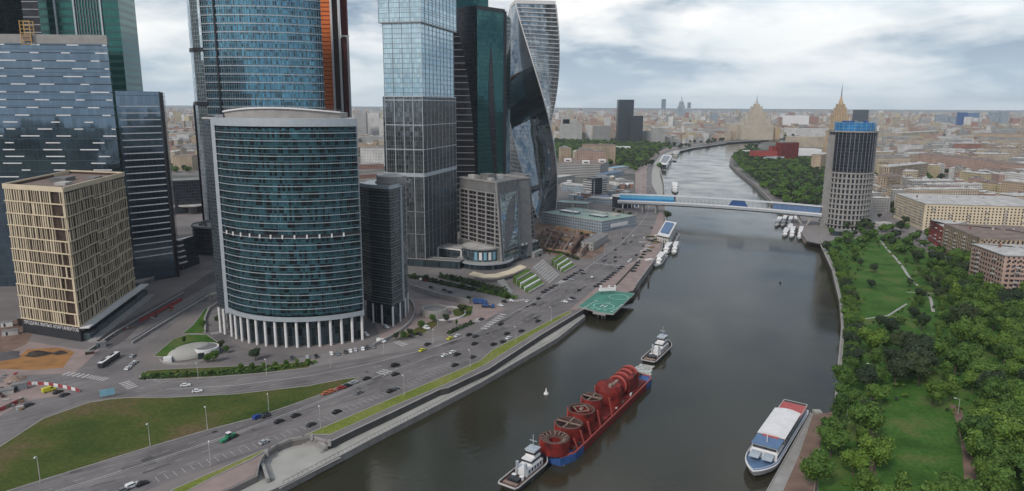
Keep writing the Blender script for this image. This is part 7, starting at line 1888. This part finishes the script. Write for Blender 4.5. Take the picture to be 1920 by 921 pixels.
# named single trees first (crown centres in the picture, brought down to their feet)
single = [  # crown px, crown py, size, kind, label
 (1590, 742, 1.0, 2, 'light green riverside tree, topmost of the three above the pier'), (1562, 800, 1.0, 0, 'rounded green riverside tree just above the pier head'), (1533, 882, 1.05, 2, 'light green tree beside the pier at the bottom'),
 (1640, 500, .7, 3, 'lone dark tree in the middle of the upper meadow'), (1636, 530, .62, 3, 'second lone tree below the first in the upper meadow'), (1752, 734, .95, 0, 'free standing tree at the top right corner of the lower meadow'),
 (1725, 548, .8, 3, 'dark tree by the path fork on the upper meadow'), (1735, 510, .75, 0, 'small tree right of the upper path'), (1628, 440, 1.0, 0, 'green tree at the upper corner of the park nearest the round tower'),
 (1690, 425, .9, 3, 'dark tree between the park and the tan balconied block'), (1664, 385, 1.0, 3, 'dark tree at the foot of the tan balconied block'), (1700, 412, .8, 3, 'dark tree left of the small red block'), (1838, 405, .9, 3, 'tree growing in front of the long yellow beige block'), (1892, 418, .9, 3, 'dark tree near the right end of the long yellow beige block'), (1740, 436, .9, 0, 'green tree in front of the small red block'),
 (1560, 432, .7, 0, 'small tree at the foot of the round tower by the wharf'), (1648, 404, .5, 3, 'small tree beside the round tower entrance')]
allt = []
for px, py, s, v, lab in single:
    g = P(px, py, 8*s); allt.append((g.x, g.y, s, v, lab))
sp = [(a_[0], a_[1]) for a_ in allt]
def far_enough(x, y, d):
    return all((x-a_)**2+(y-b__)**2 > d*d for a_, b__ in sp)
def blocked(x, y, r=5):
    for o_ in bl_polys:
        if inpoly(x, y, o_): return True
    return False
bl_polys = []
for o in sc.objects:
    if o.parent is None and o.get('category') in ('apartment block',):
        for chd in o.children:
            if chd.name.startswith('wall'):
                me = chd.data; q = [me.vertices[i].co for i in (0, 4, 8, 12)]; cen = sum(q, Vector())/4
                bl_polys.append([(o.location.x+(cen+(p-cen)*1.0).x+(p-cen).normalized().x*5, o.location.y+p.y+(p-cen).normalized().y*5) for p in q])
dense = PP([(1545, 470), (1600, 430), (1655, 436), (1690, 425), (1760, 455), (1830, 500), (1900, 560), (1990, 620), (2080, 1060), (1530, 1060), (1560, 790), (1590, 700), (1592, 620), (1586, 560), (1572, 505)])
banks = resample(PP([(1560, 480), (1574, 520), (1588, 570), (1596, 620), (1592, 680), (1588, 720)]), 8.5)
park = []
for p in banks: park.append((p.x+rt.uniform(0, 2), p.y+rt.uniform(-2, 2), rt.uniform(.72, .95), rt.choice((0, 0, 3, 2))))
for a_ in park: sp.append((a_[0], a_[1]))
tr = 0
while tr < 9000:
    tr += 1; x, y = rt.uniform(110, 620), rt.uniform(150, 900)
    if not inpoly(x, y, dense): continue
    px, py = proj((x, y, 7))
    if any(inpoly(x, y, l) for l in lawns): continue
    lowd = px < 1760 and py < 640
    d = 8.8 if not lowd else 13.5
    # thin parts of the park: meadows between paths
    if lowd and px > 1620 and rt.random() < .5: continue
    if not far_enough(x, y, d) or blocked(x, y): continue
    big_ = px > 1780 or py > 640
    v = rt.choice((0, 2, 4, 2, 1, 6, 4, 2, 5, 0, 3) if px > 1790 and py > 600 else (0, 3, 1, 5, 3, 6, 2))
    if 1650 < px < 1740 and 640 < py < 730: v = 3
    s = rt.uniform(.85, 1.36) if big_ else rt.uniform(.5, .92)
    park.append((x, y, s, v)); sp.append((x, y))
def parkzone(px, py):
    if px < 1612: return 'in the riverside row of the park'
    if py < 520: return 'in the upper park near the apartment blocks'
    if px < 1760 and py < 640: return 'around the upper meadow paths'
    if py < 760 and px < 1760: return 'in the dense belt between the two meadows'
    if px < 1840: return 'along the right side of the lower meadow'
    return 'in the dense lower right wood'
tone = {0: 'mid green', 1: 'spreading', 2: 'light green', 3: 'dark', 4: 'broad light', 5: 'narrow', 6: 'tall light'}
park = [a_ for a_ in park if -120 < proj((a_[0], a_[1], 8))[0] < 1985 and proj((a_[0], a_[1], 13))[1] < 960]
park.sort(key=lambda a_: a_[0]**2+a_[1]**2)
for (x, y, s, v, lab) in allt: tree(x, y, s, v, True, lab, None, rz=rt.uniform(0, 6), sx=rt.uniform(.95, 1.1))
cnt = {}
rest = []
print('park trees', len(park))
for i, (x, y, s, v) in enumerate(park):
    if i >= 215: rest.append((x, y, s, v)); continue
    px, py = proj((x, y, 8)); z_ = parkzone(px, py); key = (z_, tone[v]); cnt[key] = cnt.get(key, 0)+1
    tree(x, y, s, v, True, '%s nearest %s tree %s' % (nth(cnt[key]-1), tone[v], z_), 'trees of the right bank park', rz=rt.uniform(0, 6.28), sx=rt.uniform(.92, 1.12))
def mass(name, pts_, label, mats=('leaves', 'leaves_light', 'leaves_dark'), meshes=None):
    """one mesh of many small crowns"""
    b = B(); 
    vs_, fs, mi = [], [], []
    src = meshes or FARM
    for (x, y, s, v) in pts_:
        me = src[v % 3][0]; a_ = rt.uniform(0, 6.28); ca, sa = math.cos(a_)*s, math.sin(a_)*s; o_ = len(vs_)
        for q in me.vertices: c = q.co; vs_.append((x+c.x*ca-c.y*sa, y+c.x*sa+c.y*ca, c.z*s-1.5*s))
        for f in me.polygons: fs.append([o_+k for k in f.vertices]); mi.append(v % 3)
    me = bpy.data.meshes.new(name); me.from_pydata(vs_, [], fs)
    for m_ in mats: me.materials.append(MATS[m_])
    me.polygons.foreach_set('material_index', mi); me.update()
    o = bpy.data.objects.new(name, me); COL.objects.link(o); return tag(o, label, None, None, 'stuff')
LOW = [(crown_mesh('crown', 300+i, 13, 7.5, 230, ('leaves', 'leaves_light', 'leaves_dark')[i], 1.7, 6), None) for i in range(3)]
if rest: mass('park_trees', [(x, y, s, v) for x, y, s, v in rest], 'the farther trees of the right bank park', meshes=LOW)
def scatter(poly, d, s0, s1, seed, clear=()):
    rs = random.Random(seed); xs = [p[0] for p in poly]; ys = [p[1] for p in poly]; got = []; cell = {}
    area = (max(xs)-min(xs))*(max(ys)-min(ys)); n = int(area/(d*d)*6)
    for _ in range(n):
        x, y = rs.uniform(min(xs), max(xs)), rs.uniform(min(ys), max(ys))
        if not inpoly(x, y, poly): continue
        k = (int(x//d), int(y//d))
        if any((a_-x)**2+(b__-y)**2 < d*d for i in (-1, 0, 1) for j in (-1, 0, 1) for a_, b__ in cell.get((k[0]+i, k[1]+j), ())): continue
        cell.setdefault(k, []).append((x, y)); got.append((x, y, rs.uniform(s0, s1), rs.choice((0, 2, 2, 0, 1))))
    return got
mass('far_bank_wood', [q for q in scatter(woods['wood_far_bank'], 12, .75, 1.1, 1) if not 1600 < q[1] < 1 or True], 'the wood on the far right bank between the river wall and the red hall', meshes=LOW)
mass('river_wood', scatter(woods['wood_by_river'], 15, .9, 1.4, 2), 'the dark green wood behind the wide exhibition hall', meshes=LOW)
mass('gap_wood', scatter(PP([(300, 325), (362, 325), (362, 285), (300, 285)]), 15, .8, 1.3, 3) + scatter(PP([(665, 300), (735, 300), (735, 270), (665, 270)]), 17, .8, 1.3, 4), 'green belts showing in the gaps between the left towers', meshes=LOW)
# undergrowth at the meadow edges
us = []
ru = random.Random(8)
for _ in range(2600):
    x, y = ru.uniform(110, 520), ru.uniform(160, 720)
    if not inpoly(x, y, dense): continue
    if any(inpoly(x, y, [c_+(p_-c_)*.86 for p_ in l]) for l in lawns for c_ in [sum((Vector((q.x, q.y, 0)) for q in l), Vector())/len(l)]): continue
    us.append((x, y, ru.uniform(.10, .24), ru.choice((0, 1, 1, 2))))
mass('undergrowth', us, 'low bushes and undergrowth below the park trees', meshes=LOW)
# street and courtyard greenery woven through the city
cg = []
rs = random.Random(31)
for k in range(8000):
    y = 800+6500*rs.random()**1.4; x = rs.uniform(-.5, .86)*y; px, py = proj((x, y, 0))
    if px < 300 or px > 1980 or (y < 1500 and px < 1250) or (y < 1150 and px < 1640) or 726 < px < 1036 or 395 < px < 655: continue
    if 1245 < px < 1548 and y < 1900: continue
    if px > 1590 and y < 900: continue
    if inpoly(x, y, riverpoly) or not free(x, y, 4): continue
    hit = False
    for i in (-1, 0, 1):
        for j in (-1, 0, 1):
            for (a_, b__, rr_) in placed.get((int(x//60)+i, int(y//60)+j), ()):
                if (a_-x)**2+(b__-y)**2 < (rr_*.55)**2: hit = True
    if hit: continue
    cg.append((x, y, rs.uniform(.7, 1.15)*(1+y/12000), rs.choice((0, 2, 2))))
VLOW = [(crown_mesh('crown', 400+i, 13, 8, 60, 'leaves', 2.8, 3), None) for i in range(3)]
mass('city_trees', cg[:3600], 'street and courtyard trees scattered through the distant city', meshes=VLOW)
# dark clumps picked out among the right-bank blocks
for k, (px, py, n, lab) in enumerate(((1690, 285, 5, 'dark tree clump left of the pink long block'), (1760, 320, 7, 'dark tree belt in front of the pink long block'), (1826, 325, 7, 'dark tree belt under the second pink long block'), (1668, 262, 4, 'dark round tree clump behind the round tower'), (1700, 395, 4, 'tree clump at the corner of the long yellow beige block'), (1608, 418, 3, 'bush clump beside the round tower ramp'))):
    q = P(px, py, 8); mass('tree_clump', [(q.x+rs.uniform(-16, 16), q.y+rs.uniform(-10, 10), rs.uniform(.8, 1.2), 2) for _ in range(n*2)], lab, meshes=LOW)
# trees on the tower side
for i, (px, py, s, v, lab) in enumerate(((478, 664, .55, 3, 'dark round tree beside the tower car park, left of the parked cars'), (400, 668, .45, 0, 'bushy tree at the right of the shell pavilion'), (388, 672, .35, 0, 'smaller bush at the front of the shell pavilion'), (865, 578, .62, 3, 'tree on the corner bed by the blue lorry'), (812, 596, .4, 0, 'tree on the bed in front of the ramp drum'), (790, 608, .4, 0, 'tree at the left of the ramp drum bed'), (770, 622, .35, 3, 'low tree near the parked van at the ramp drum bed'),
        (1251, 405, .8, 3, 'single large tree on the quay behind the blue roofed float'), (1160, 398, .5, 3, 'dark bush left of the bridge pavilion foot'), (1180, 402, .5, 3, 'dark bush under the left end of the footbridge'), (410, 600, .4, 3, 'dark bush on the wedge lawn beside the front tower'), (378, 606, .35, 0, 'small bush on the wedge lawn'), (705, 688, .01, 0, ''))):
    if not lab: continue
    g = P(px, py, 7*s); tree(g.x, g.y, s, v, True, lab, None, rz=i*1.3, sx=1.15)
for k in range(7):
    g = P(452+k*21, 688-k*1.6, 1.5); tree(g.x, g.y, .26, k % 3, True, 'small clipped tree in the hedge row below the front tower, %s from the left' % nth(k), 'small clipped trees by the tower car park', rz=k)

# planting around the tower bases
for k, (px, py) in enumerate(((752, 512), (776, 516), (801, 522), (826, 516), (846, 524), (868, 534), (888, 532), (908, 541), (930, 548), (948, 556), (1012, 480), (1030, 476), (742, 632), (756, 630), (838, 600), (856, 606), (878, 560), (425, 655), (412, 650), (345, 640), (330, 662), (1105, 448), (1090, 440), (1168, 400), (1150, 396))):
    g = P(px, py, 2.2); tree(g.x, g.y, .3+.03*(k % 5), (3, 0, 3, 5)[k % 4], True, 'small %s tree in the planting around the tower bases, %s from the front curved tower' % (('dark', 'green', 'dark', 'narrow')[k % 4], nth(k)), 'small trees around the tower bases', rz=k)
# ------------------------------------------------------------------ vehicles
CARM = {}
def car_meshes(kind):
    if kind in CARM: return CARM[kind]
    L, W, H = dict(car=(4.5, 1.85, 1.45), suv=(4.8, 1.95, 1.75), van=(5.6, 2.05, 2.3))[kind]
    prof = {'car': [(-.5, .38), (-.49, .62), (-.40, .66), (-.30, .98), (.05, 1.0), (.20, .68), (.42, .60), (.5, .46), (.5, .2), (-.5, .2)],
            'suv': [(-.5, .35), (-.49, .62), (-.46, .95), (-.40, 1.0), (.08, 1.0), (.22, .66), (.44, .58), (.5, .44), (.5, .2), (-.5, .2)],
            'van': [(-.5, .3), (-.5, .95), (-.47, 1.0), (.20, 1.0), (.34, .64), (.48, .5), (.5, .4), (.5, .18), (-.5, .18)]}[kind]
    def ring(y, sx): return [Vector((x*L, y*(1 if z < .64 else sx), z*H)) for x, z in prof]
    b = B(); n = len(prof); r0, r1 = ring(-W/2, .86), ring(W/2, .86)
    for k in range(n): j = (k+1) % n; b.face([r0[k], r1[k], r1[j], r0[j]])
    b.face(r0); b.face(r1[::-1])
    def me(bb, nm, mat):
        o = bb.build(nm, mat, None, local=True); m_ = o.data; COL.objects.unlink(o); bpy.data.objects.remove(o); return m_
    body = me(b, 'body', 'paint_black')
    g = B()
    x0, x1, x2, x3 = {'car': (-.385, -.29, .04, .185), 'suv': (-.47, -.42, .07, .205), 'van': (.05, .08, .21, .325)}[kind]
    zl, zh = H*.69, H*.94
    for s in (-1, 1): g.face([(x0*L, s*W*.475, zl), (x3*L, s*W*.475, zl), (x2*L, s*W*.435, zh), (x1*L, s*W*.435, zh)][::s])
    g.face([((x3+.012)*L, -W*.40, zl+.02), ((x3+.012)*L, W*.40, zl+.02), ((x2+.02)*L, W*.37, zh+.02), ((x2+.02)*L, -W*.37, zh+.02)])
    if kind != 'van': g.face([((x0-.012)*L, W*.40, zl+.02), ((x0-.012)*L, -W*.40, zl+.02), ((x1-.02)*L, -W*.37, zh+.02), ((x1-.02)*L, W*.37, zh+.02)])
    glass = me(g, 'windows', 'window_dark')
    wh = B(); wh.tube((0, -.12, 0), (0, .12, 0), .34, .34, 10); wheel = me(wh, 'wheel', 'black_rubber')
    li = B(); li.box((0, 0, 0), (.08, .38, .16)); light = me(li, 'headlight', 'white_paint')
    CARM[kind] = (L, W, H, body, glass, wheel, light); return CARM[kind]
BODYM = {}
def car(px, py, to, colr, label, kind='car', group=None, z=.06):
    L, W, H, body, glass, wheel, light = car_meshes(kind)
    g = P(px, py, z); t_ = P(*to, z)-P(px, py, z); T = thing('parked_car' if group and 'parked' in group else 'car', label, {'car': 'car', 'suv': 'car', 'van': 'van'}[kind], g, rz=math.atan2(t_.y, t_.x), group=group)
    k = (kind, colr)
    if k not in BODYM: m_ = body.copy(); m_.materials.clear(); m_.materials.append(MATS['paint_'+colr]); BODYM[k] = m_
    for nm, me, loc in [('body', BODYM[k], (0, 0, 0)), ('windows', glass, (0, 0, 0))]+[('wheel', wheel, (sx*L*.31, sy*W*.46, .34)) for sx in (-1, 1) for sy in (-1, 1)]+[('headlight', light, (L*.497, sy*W*.34, H*.46)) for sy in (-1, 1)]:
        o = bpy.data.objects.new(nm, me); COL.objects.link(o); o.parent = T; o.location = loc
    return T
NE = lambda px, py, dx=10, dy=-5: (px+dx, py+dy)
cc_ = {}
def C(px, py, colr, where, kind='car', dx=10, dy=-5, group=None, z=.06):
    k = (colr, where); cc_[k] = cc_.get(k, 0)+1; n = cc_[k]
    cl = dict(darkgrey='dark grey', black='black').get(colr, colr)
    w_ = {'car': 'car', 'suv': 'tall car', 'van': 'van'}[kind]
    car(px, py, (px+dx, py+dy), colr, '%s%s %s %s' % ('' if n == 1 else nth(n-1)+' ', cl, w_, where), kind, group, z)
R1 = 'on the main road, lower left part'; R2 = 'on the main road between slip road tip and the blue lorry'; R3 = 'in the bay lane by the grass strip'
for a_ in ((484, 784, 'blue', 'pulled over at the tip of a lamp beside the grass triangle', 'suv'), (498, 779, 'black', 'just ahead of the blue car by the grass triangle'), (524, 792, 'black', R1), (555, 781, 'black', R1), (249, 913, 'white', 'at the bottom edge of the main road', 'suv'), (267, 909, 'black', 'at the bottom edge of the main road'), (232, 921, 'grey', 'at the bottom edge of the main road')):
    C(*a_[:4], kind=a_[4] if len(a_) > 4 else 'car', dx=10, dy=-4)
for px, py, c_ in ((632, 774, 'black'), (584, 798, 'darkgrey'), (496, 831, 'silver'), (733, 735, 'black'), (741, 731, 'grey'), (853, 686, 'black'), (886, 671, 'darkgrey'), (926, 647, 'black'), (943, 642, 'darkgrey'), (954, 635, 'white'), (951, 627, 'black'), (978, 622, 'black'), (1009, 603, 'black')): C(px, py, c_, R3, dx=10, dy=-4.6, group='cars in the bay lane by the grass strip')
for px, py, c_ in ((612, 739, 'orange'), (622, 735, 'orange'), (640, 729, 'red'), (651, 725, 'black'), (663, 719, 'silver')): C(px, py, c_, 'parked at the tip of the grass triangle', dx=10, dy=-3, group='cars parked at the tip of the grass triangle')
for px, py, c_ in ((834, 668, 'white'), (849, 662, 'white'), (792, 658, 'yellow'), (802, 647, 'black'), (844, 636, 'yellow'), (858, 631, 'white'), (880, 629, 'black'), (892, 632, 'darkgrey'), (990, 566, 'white'), (1010, 561, 'black'), (1001, 572, 'darkgrey')): C(px, py, c_, R2, dx=10, dy=-4.4)
for px, py, c_ in ((576, 672, 'silver'), (593, 670, 'black'), (621, 665, 'white'), (633, 665, 'grey'), (648, 662, 'darkgrey'), (657, 660, 'white'), (666, 658, 'silver'), (680, 656, 'white'), (689, 654, 'darkgrey'), (700, 652, 'grey'), (548, 673, 'darkgrey')): C(px, py, c_, 'parked below the front tower columns', dx=2, dy=6, group='cars parked below the front tower columns', z=.08)
C(715, 642, 'white', 'driving across the front tower car park', 'van', dx=10, dy=2, z=.08); C(686, 629, 'white', 'parked against the right end of the front tower', 'suv', dx=10, dy=5); C(724, 615, 'white', 'parked under the slender tower columns', 'suv', dx=10, dy=4)
C(799, 617, 'white', 'parked beside the ramp drum bed', 'van', dx=10, dy=3); C(786, 628, 'black', 'parked beside the ramp drum bed', dx=10, dy=3); C(772, 632, 'darkgrey', 'parked beside the ramp drum bed', dx=10, dy=3); C(903, 600, 'darkgrey', 'waiting near the kerbside bed crossing')
for px, py, c_ in ((348, 724, 'white'), (370, 735, 'white')): C(px, py, c_, 'on the slip road below the clipped hedge', dx=10, dy=-1)
for px, py, c_ in ((240, 692, 'white'), (248, 685, 'silver'), (253, 681, 'white'), (249, 669, 'silver')): C(px, py, c_, 'queuing at the junction by the dome lawn', dx=8, dy=-6)
C(92, 734, 'yellow', 'parked by the red and white barrier', 'van', dx=10, dy=-3); C(109, 737, 'black', 'parked by the red and white barrier', dx=10, dy=-4); C(121, 742, 'darkgrey', 'parked by the red and white barrier', dx=10, dy=-4); C(54, 761, 'darkgrey', 'on the left side road near the picture edge', dx=10, dy=-4)
for px, py, c_ in ((789, 525, 'white'), (799, 527, 'red'), (809, 540, 'black'), (834, 545, 'black'), (845, 549, 'darkgrey'), (766, 520, 'darkgrey'), (938, 574, 'white'), (958, 565, 'white'), (946, 567, 'black')): C(px, py, c_, 'in the side street below the hedge bank', dx=10, dy=3, z=.08)
rowa = [(1020, 549, 'black'), (1026, 545, 'darkgrey'), (1034, 541, 'black'), (1041, 537, 'darkgrey'), (1047, 533, 'silver'), (1054, 530, 'white'), (1061, 525, 'black'), (1067, 521, 'darkgrey'), (1073, 518, 'black'), (1079, 514, 'black'), (1085, 511, 'grey'), (1090, 508, 'black'), (1094, 514, 'darkgrey'), (1071, 526, 'silver')]
for px, py, c_ in rowa: C(px, py, c_, 'parked in the row beside the green terraces', dx=10, dy=-1, group='cars parked beside the green terraces')
rowb = [(1118, 538, 'black'), (1124, 534, 'black'), (1131, 529, 'darkgrey'), (1137, 525, 'black'), (1142, 521, 'black'), (1147, 517, 'darkgrey'), (1152, 513, 'black'), (1157, 509, 'grey'), (1162, 505, 'black'), (1167, 501, 'black')]
for px, py, c_ in rowb: C(px, py, c_, 'parked in the row behind the helipad shelter', dx=10, dy=-1, group='cars parked behind the helipad shelter')
for px, py, c_ in ((1059, 567, 'white'), (1067, 563, 'silver'), (1074, 560, 'black')): C(px, py, c_, 'parked at the landward end of the grass strip', dx=10, dy=2)
for px, py, c_ in ((1179, 491, 'white'), (1193, 479, 'black'), (1183, 488, 'white'), (1206, 462, 'darkgrey'), (1216, 451, 'black'), (1208, 447, 'white'), (1222, 428, 'black'), (1187, 443, 'white'), (1170, 459, 'darkgrey'), (1219, 360, 'darkgrey'), (1207, 352, 'red'), (1202, 366, 'black'), (1212, 340, 'white'), (1206, 330, 'grey'), (1214, 318, 'black')): C(px, py, c_, 'on the far stretch of the embankment road', dx=6, dy=-7, z=.09)
for px, py, c_ in ((1667, 428, 'white'), (1672, 420, 'darkgrey'), (1683, 432, 'grey'), (1712, 452, 'white'), (1728, 462, 'silver'), (1770, 486, 'white'), (1790, 496, 'darkgrey'), (1812, 512, 'white'), (1660, 412, 'grey')): C(px, py, c_, 'in the inland street behind the park', dx=8, dy=5, z=.1)
rcv = random.Random(41); lanes = resample(PP([(300, 868), (440, 820), (583, 766), (700, 715), (850, 660), (960, 612), (1040, 566), (1120, 512), (1170, 462), (1200, 425)]), 1.0)
for k in range(18):
    i = rcv.randrange(30, len(lanes)-12); t_ = (lanes[i+4]-lanes[i]).normalized(); n_ = Vector((-t_.y, t_.x)); c = lanes[i]+n_*rcv.choice((-5.5, -2.2, 4.2, 7.4)); a_ = proj((c.x, c.y, .06)); b_ = proj((c.x+t_.x*5, c.y+t_.y*5, .06))
    C(a_[0], a_[1], rcv.choice(('black', 'darkgrey', 'white', 'silver', 'grey', 'black')), 'spread along the open carriageway between grass strip and towers', rcv.choice(('car', 'car', 'suv')), dx=b_[0]-a_[0], dy=b_[1]-a_[1])
for k in range(12):
    a_ = (1222-k*3.2+(k % 2), 452+k*5.2); C(a_[0], a_[1], rcv.choice(('black', 'white', 'silver', 'darkgrey')), 'parked on the quay below the blue roofed float', dx=10, dy=-1, z=.1)
# bus, lorry, tractor
g0, g1 = P(184, 694), P(224, 667); m_ = (g0+g1)/2; d = g1-g0; T = thing('articulated_bus', 'long dark bus with a white roof turning by the sunken road', 'bus', m_+Vector((0, 0, .05)), rz=math.atan2(d.y, d.x))
for x, l in ((-4.4, 8.2), (4.6, 8.6)):
    B().box((x, 0, 1.6), (l, 2.5, 2.4)).build('body', 'paint_darkgrey', T, local=True); B().box((x, 0, 2.9), (l*.98, 2.45, .25)).build('roof', 'white_paint', T, local=True)
    B().box((x, 0, 2.0), (l*.95, 2.56, .9)).build('window_band', 'window_dark', T, local=True)
    B().box((x*.9, .5, 3.1), (l*.5, 1.0, .25)).build('roof_unit', 'metal_dark', T, local=True)
    for sx in (-.32, .32):
        for sy in (-1, 1): B().tube((x+sx*l, sy*1.27, .5), (x+sx*l, sy*1.0, .5), .5, .5, 10).build('wheel', 'black_rubber', T, local=True)
B().box((.1, 0, 1.6), (1.0, 2.3, 2.2)).build('bellows', 'black_rubber', T, local=True)
g = P(900, 570); T = thing('lorry', 'blue lorry with a tall blue body at the end of the side street', 'lorry', g, rz=-.25)
B().box((-1, 0, 2.2), (7.5, 2.5, 2.8)).build('cargo_box', 'blue_paint', T, local=True); B().box((3.9, 0, 1.7), (2.1, 2.4, 2.3)).build('cab', 'blue_paint', T, local=True); B().box((4.7, 0, 2.2), (.6, 2.2, .9)).build('windscreen', 'window_dark', T, local=True)
for x in (-3.6, -1.8, 3.8):
    for y in (-1, 1): B().tube((x, y*1.25, .5), (x, y*.95, .5), .5, .5, 10).build('wheel', 'black_rubber', T, local=True)
g = P(915, 577); T = thing('flatbed_truck', 'dark blue flatbed truck standing right of the blue lorry', 'truck', g, rz=-.25)
B().box((-1, 0, 1.1), (7, 2.4, .5)).build('flatbed', 'paint_darkgrey', T, local=True); B().box((-1.5, 0, 1.7), (4.5, 2.0, .8)).build('load', 'blue_paint', T, local=True); B().box((3.5, 0, 1.6), (1.9, 2.3, 2.1)).build('cab', 'blue_paint', T, local=True); B().box((4.2, 0, 2.0), (.6, 2.1, .8)).build('windscreen', 'window_dark', T, local=True)
for x in (-3.4, -1.8, 3.4):
    for y in (-1, 1): B().tube((x, y*1.2, .5), (x, y*.9, .5), .5, .5, 10).build('wheel', 'black_rubber', T, local=True)
g = P(432, 823); t_ = P(444, 817)-g; T = thing('tractor', 'green tractor with a white cab on the lower main road', 'tractor', g, rz=math.atan2(t_.y, t_.x))
B().box((1.2, 0, 1.2), (2.4, 1.1, 1.1)).build('bonnet', 'paint_green', T, local=True); B().box((-.7, 0, 1.5), (1.7, 1.6, 1.5)).build('cab_base', 'paint_green', T, local=True); B().box((-.7, 0, 2.5), (1.4, 1.5, 1.0)).build('cab_windows', 'window_dark', T, local=True); B().box((-.7, 0, 3.1), (1.7, 1.8, .25)).build('cab_roof', 'white_paint', T, local=True)
for x, r in ((-1.1, .85), (1.7, .55)):
    for y in (-1, 1): B().tube((x, y*1.15, r), (x, y*.7, r), r, r, 12).build('wheel', 'black_rubber', T, local=True)
B().box((-3.4, 0, 1.0), (2.6, 1.8, .9)).build('trailer', 'paint_green', T, local=True); B().box((3.0, 0, .6), (.6, 2.3, .7)).build('front_brush', 'rust', T, local=True)
# ------------------------------------------------------------------ lamp posts
def lamp_post(px, py, h, label, group, arm=(1, 0), z=0.0):
    g = P(px, py, z); T = thing('street_lamp', label, 'street lamp', g, group=group); a_ = Vector((arm[0], arm[1], 0)).normalized()
    B().tube((0, 0, 0), (0, 0, h), .16, .09, 8).build('pole', 'roof_pale', T, local=True)
    B().bar((0, 0, h), a_*1.6+Vector((0, 0, h+.35)), .12).build('arm', 'roof_pale', T, local=True)
    c = a_*2.0+Vector((0, 0, h+.38)); B().box(c, (1.0, .45, .2), rz=math.atan2(a_.y, a_.x)).build('lamp_head', 'white_paint', T, local=True)
    B().tube((0, 0, 0), (0, 0, .5), .3, .3, 8).build('foot', 'concrete', T, local=True)
    return T
G1 = 'street lamps along the edge of the grass triangle'
for k, (px, py, t_) in enumerate(((76, 906, 855), (282, 838, 793), (389, 806, 761), (504, 770, 737))): g = P(px, py); lamp_post(px, py, Z(g, t_), 'street lamp on the grass triangle edge, %s from the left' % nth(k), G1, (.3, -1))
G2 = 'street lamps along the grass strip'
for k, p in enumerate(resample(PP([(395, 875), (590, 808), (750, 745), (905, 680), (1010, 618), (1064, 586)]), 46)):
    q = proj((p.x, p.y, 0)); lamp_post(q[0], q[1], 9, 'street lamp on the river grass strip, %s from the bottom' % nth(k), G2, (-.4, .9))
G3 = 'street lamps along the hedge of the slip road'
for k, (px, py) in enumerate(((372, 712), (500, 704), (620, 690), (720, 664), (812, 645))): lamp_post(px, py, 9, 'street lamp by the slip road kerb, %s from the left' % nth(k), G3, (.2, -1))
G4 = 'park lamps on the right bank'
for k, (px, py) in enumerate(((1588, 780), (1560, 846), (1527, 921), (1632, 708), (1634, 798), (1796, 776), (1602, 600), (1598, 540))): lamp_post(px, py, 7, 'thin park lamp, %s counted along the riverside trees' % nth(k), G4, (-1, .2))
G5 = 'street lamps on the far stretch of the embankment'
for k, p in enumerate(resample(PP([(1112, 500), (1150, 460), (1190, 415), (1198, 380), (1197, 340), (1203, 310)]), 50)):
    q = proj((p.x, p.y, 0)); lamp_post(q[0], q[1], 10, 'tall street lamp on the far inner kerb, %s beyond the green terraces' % nth(k), G5, (1, 0))
# railing on the parapet, benches and people-height detail
T = thing('railing', 'thin dark railing on the edge of the lower promenade', 'railing', (*RL[3][:2], QZ)); b = B()
q = resample(offs(RL[:7], -.6), 2.2)
for p in q: b.bar((p.x, p.y, QZ), (p.x, p.y, QZ+1.3), .09)
b.path([Vector((p.x, p.y, QZ+1.3)) for p in q[::3]+[q[-1]]], .1); b.build('rails', 'metal_dark', T)
# haze: the air over the city
hz_b = B(); hz_b.box((0, 6500, 165), (27000, 20000, 346)); hz_o = hz_b.build('haze', 'asphalt', org=(0, 0, 0), kind='stuff', label='thin city haze filling the air')
hm = bpy.data.materials.new('haze'); hm.use_nodes = True; hm.node_tree.nodes.clear()
pv = hm.node_tree.nodes.new('ShaderNodeVolumePrincipled'); ho = hm.node_tree.nodes.new('ShaderNodeOutputMaterial'); hm.node_tree.links.new(pv.outputs[0], ho.inputs['Volume'])
pv.inputs['Color'].default_value = (.80, .88, .96, 1); pv.inputs['Density'].default_value = 4e-5; pv.inputs['Anisotropy'].default_value = .2
hz_o.data.materials.clear(); hz_o.data.materials.append(hm)
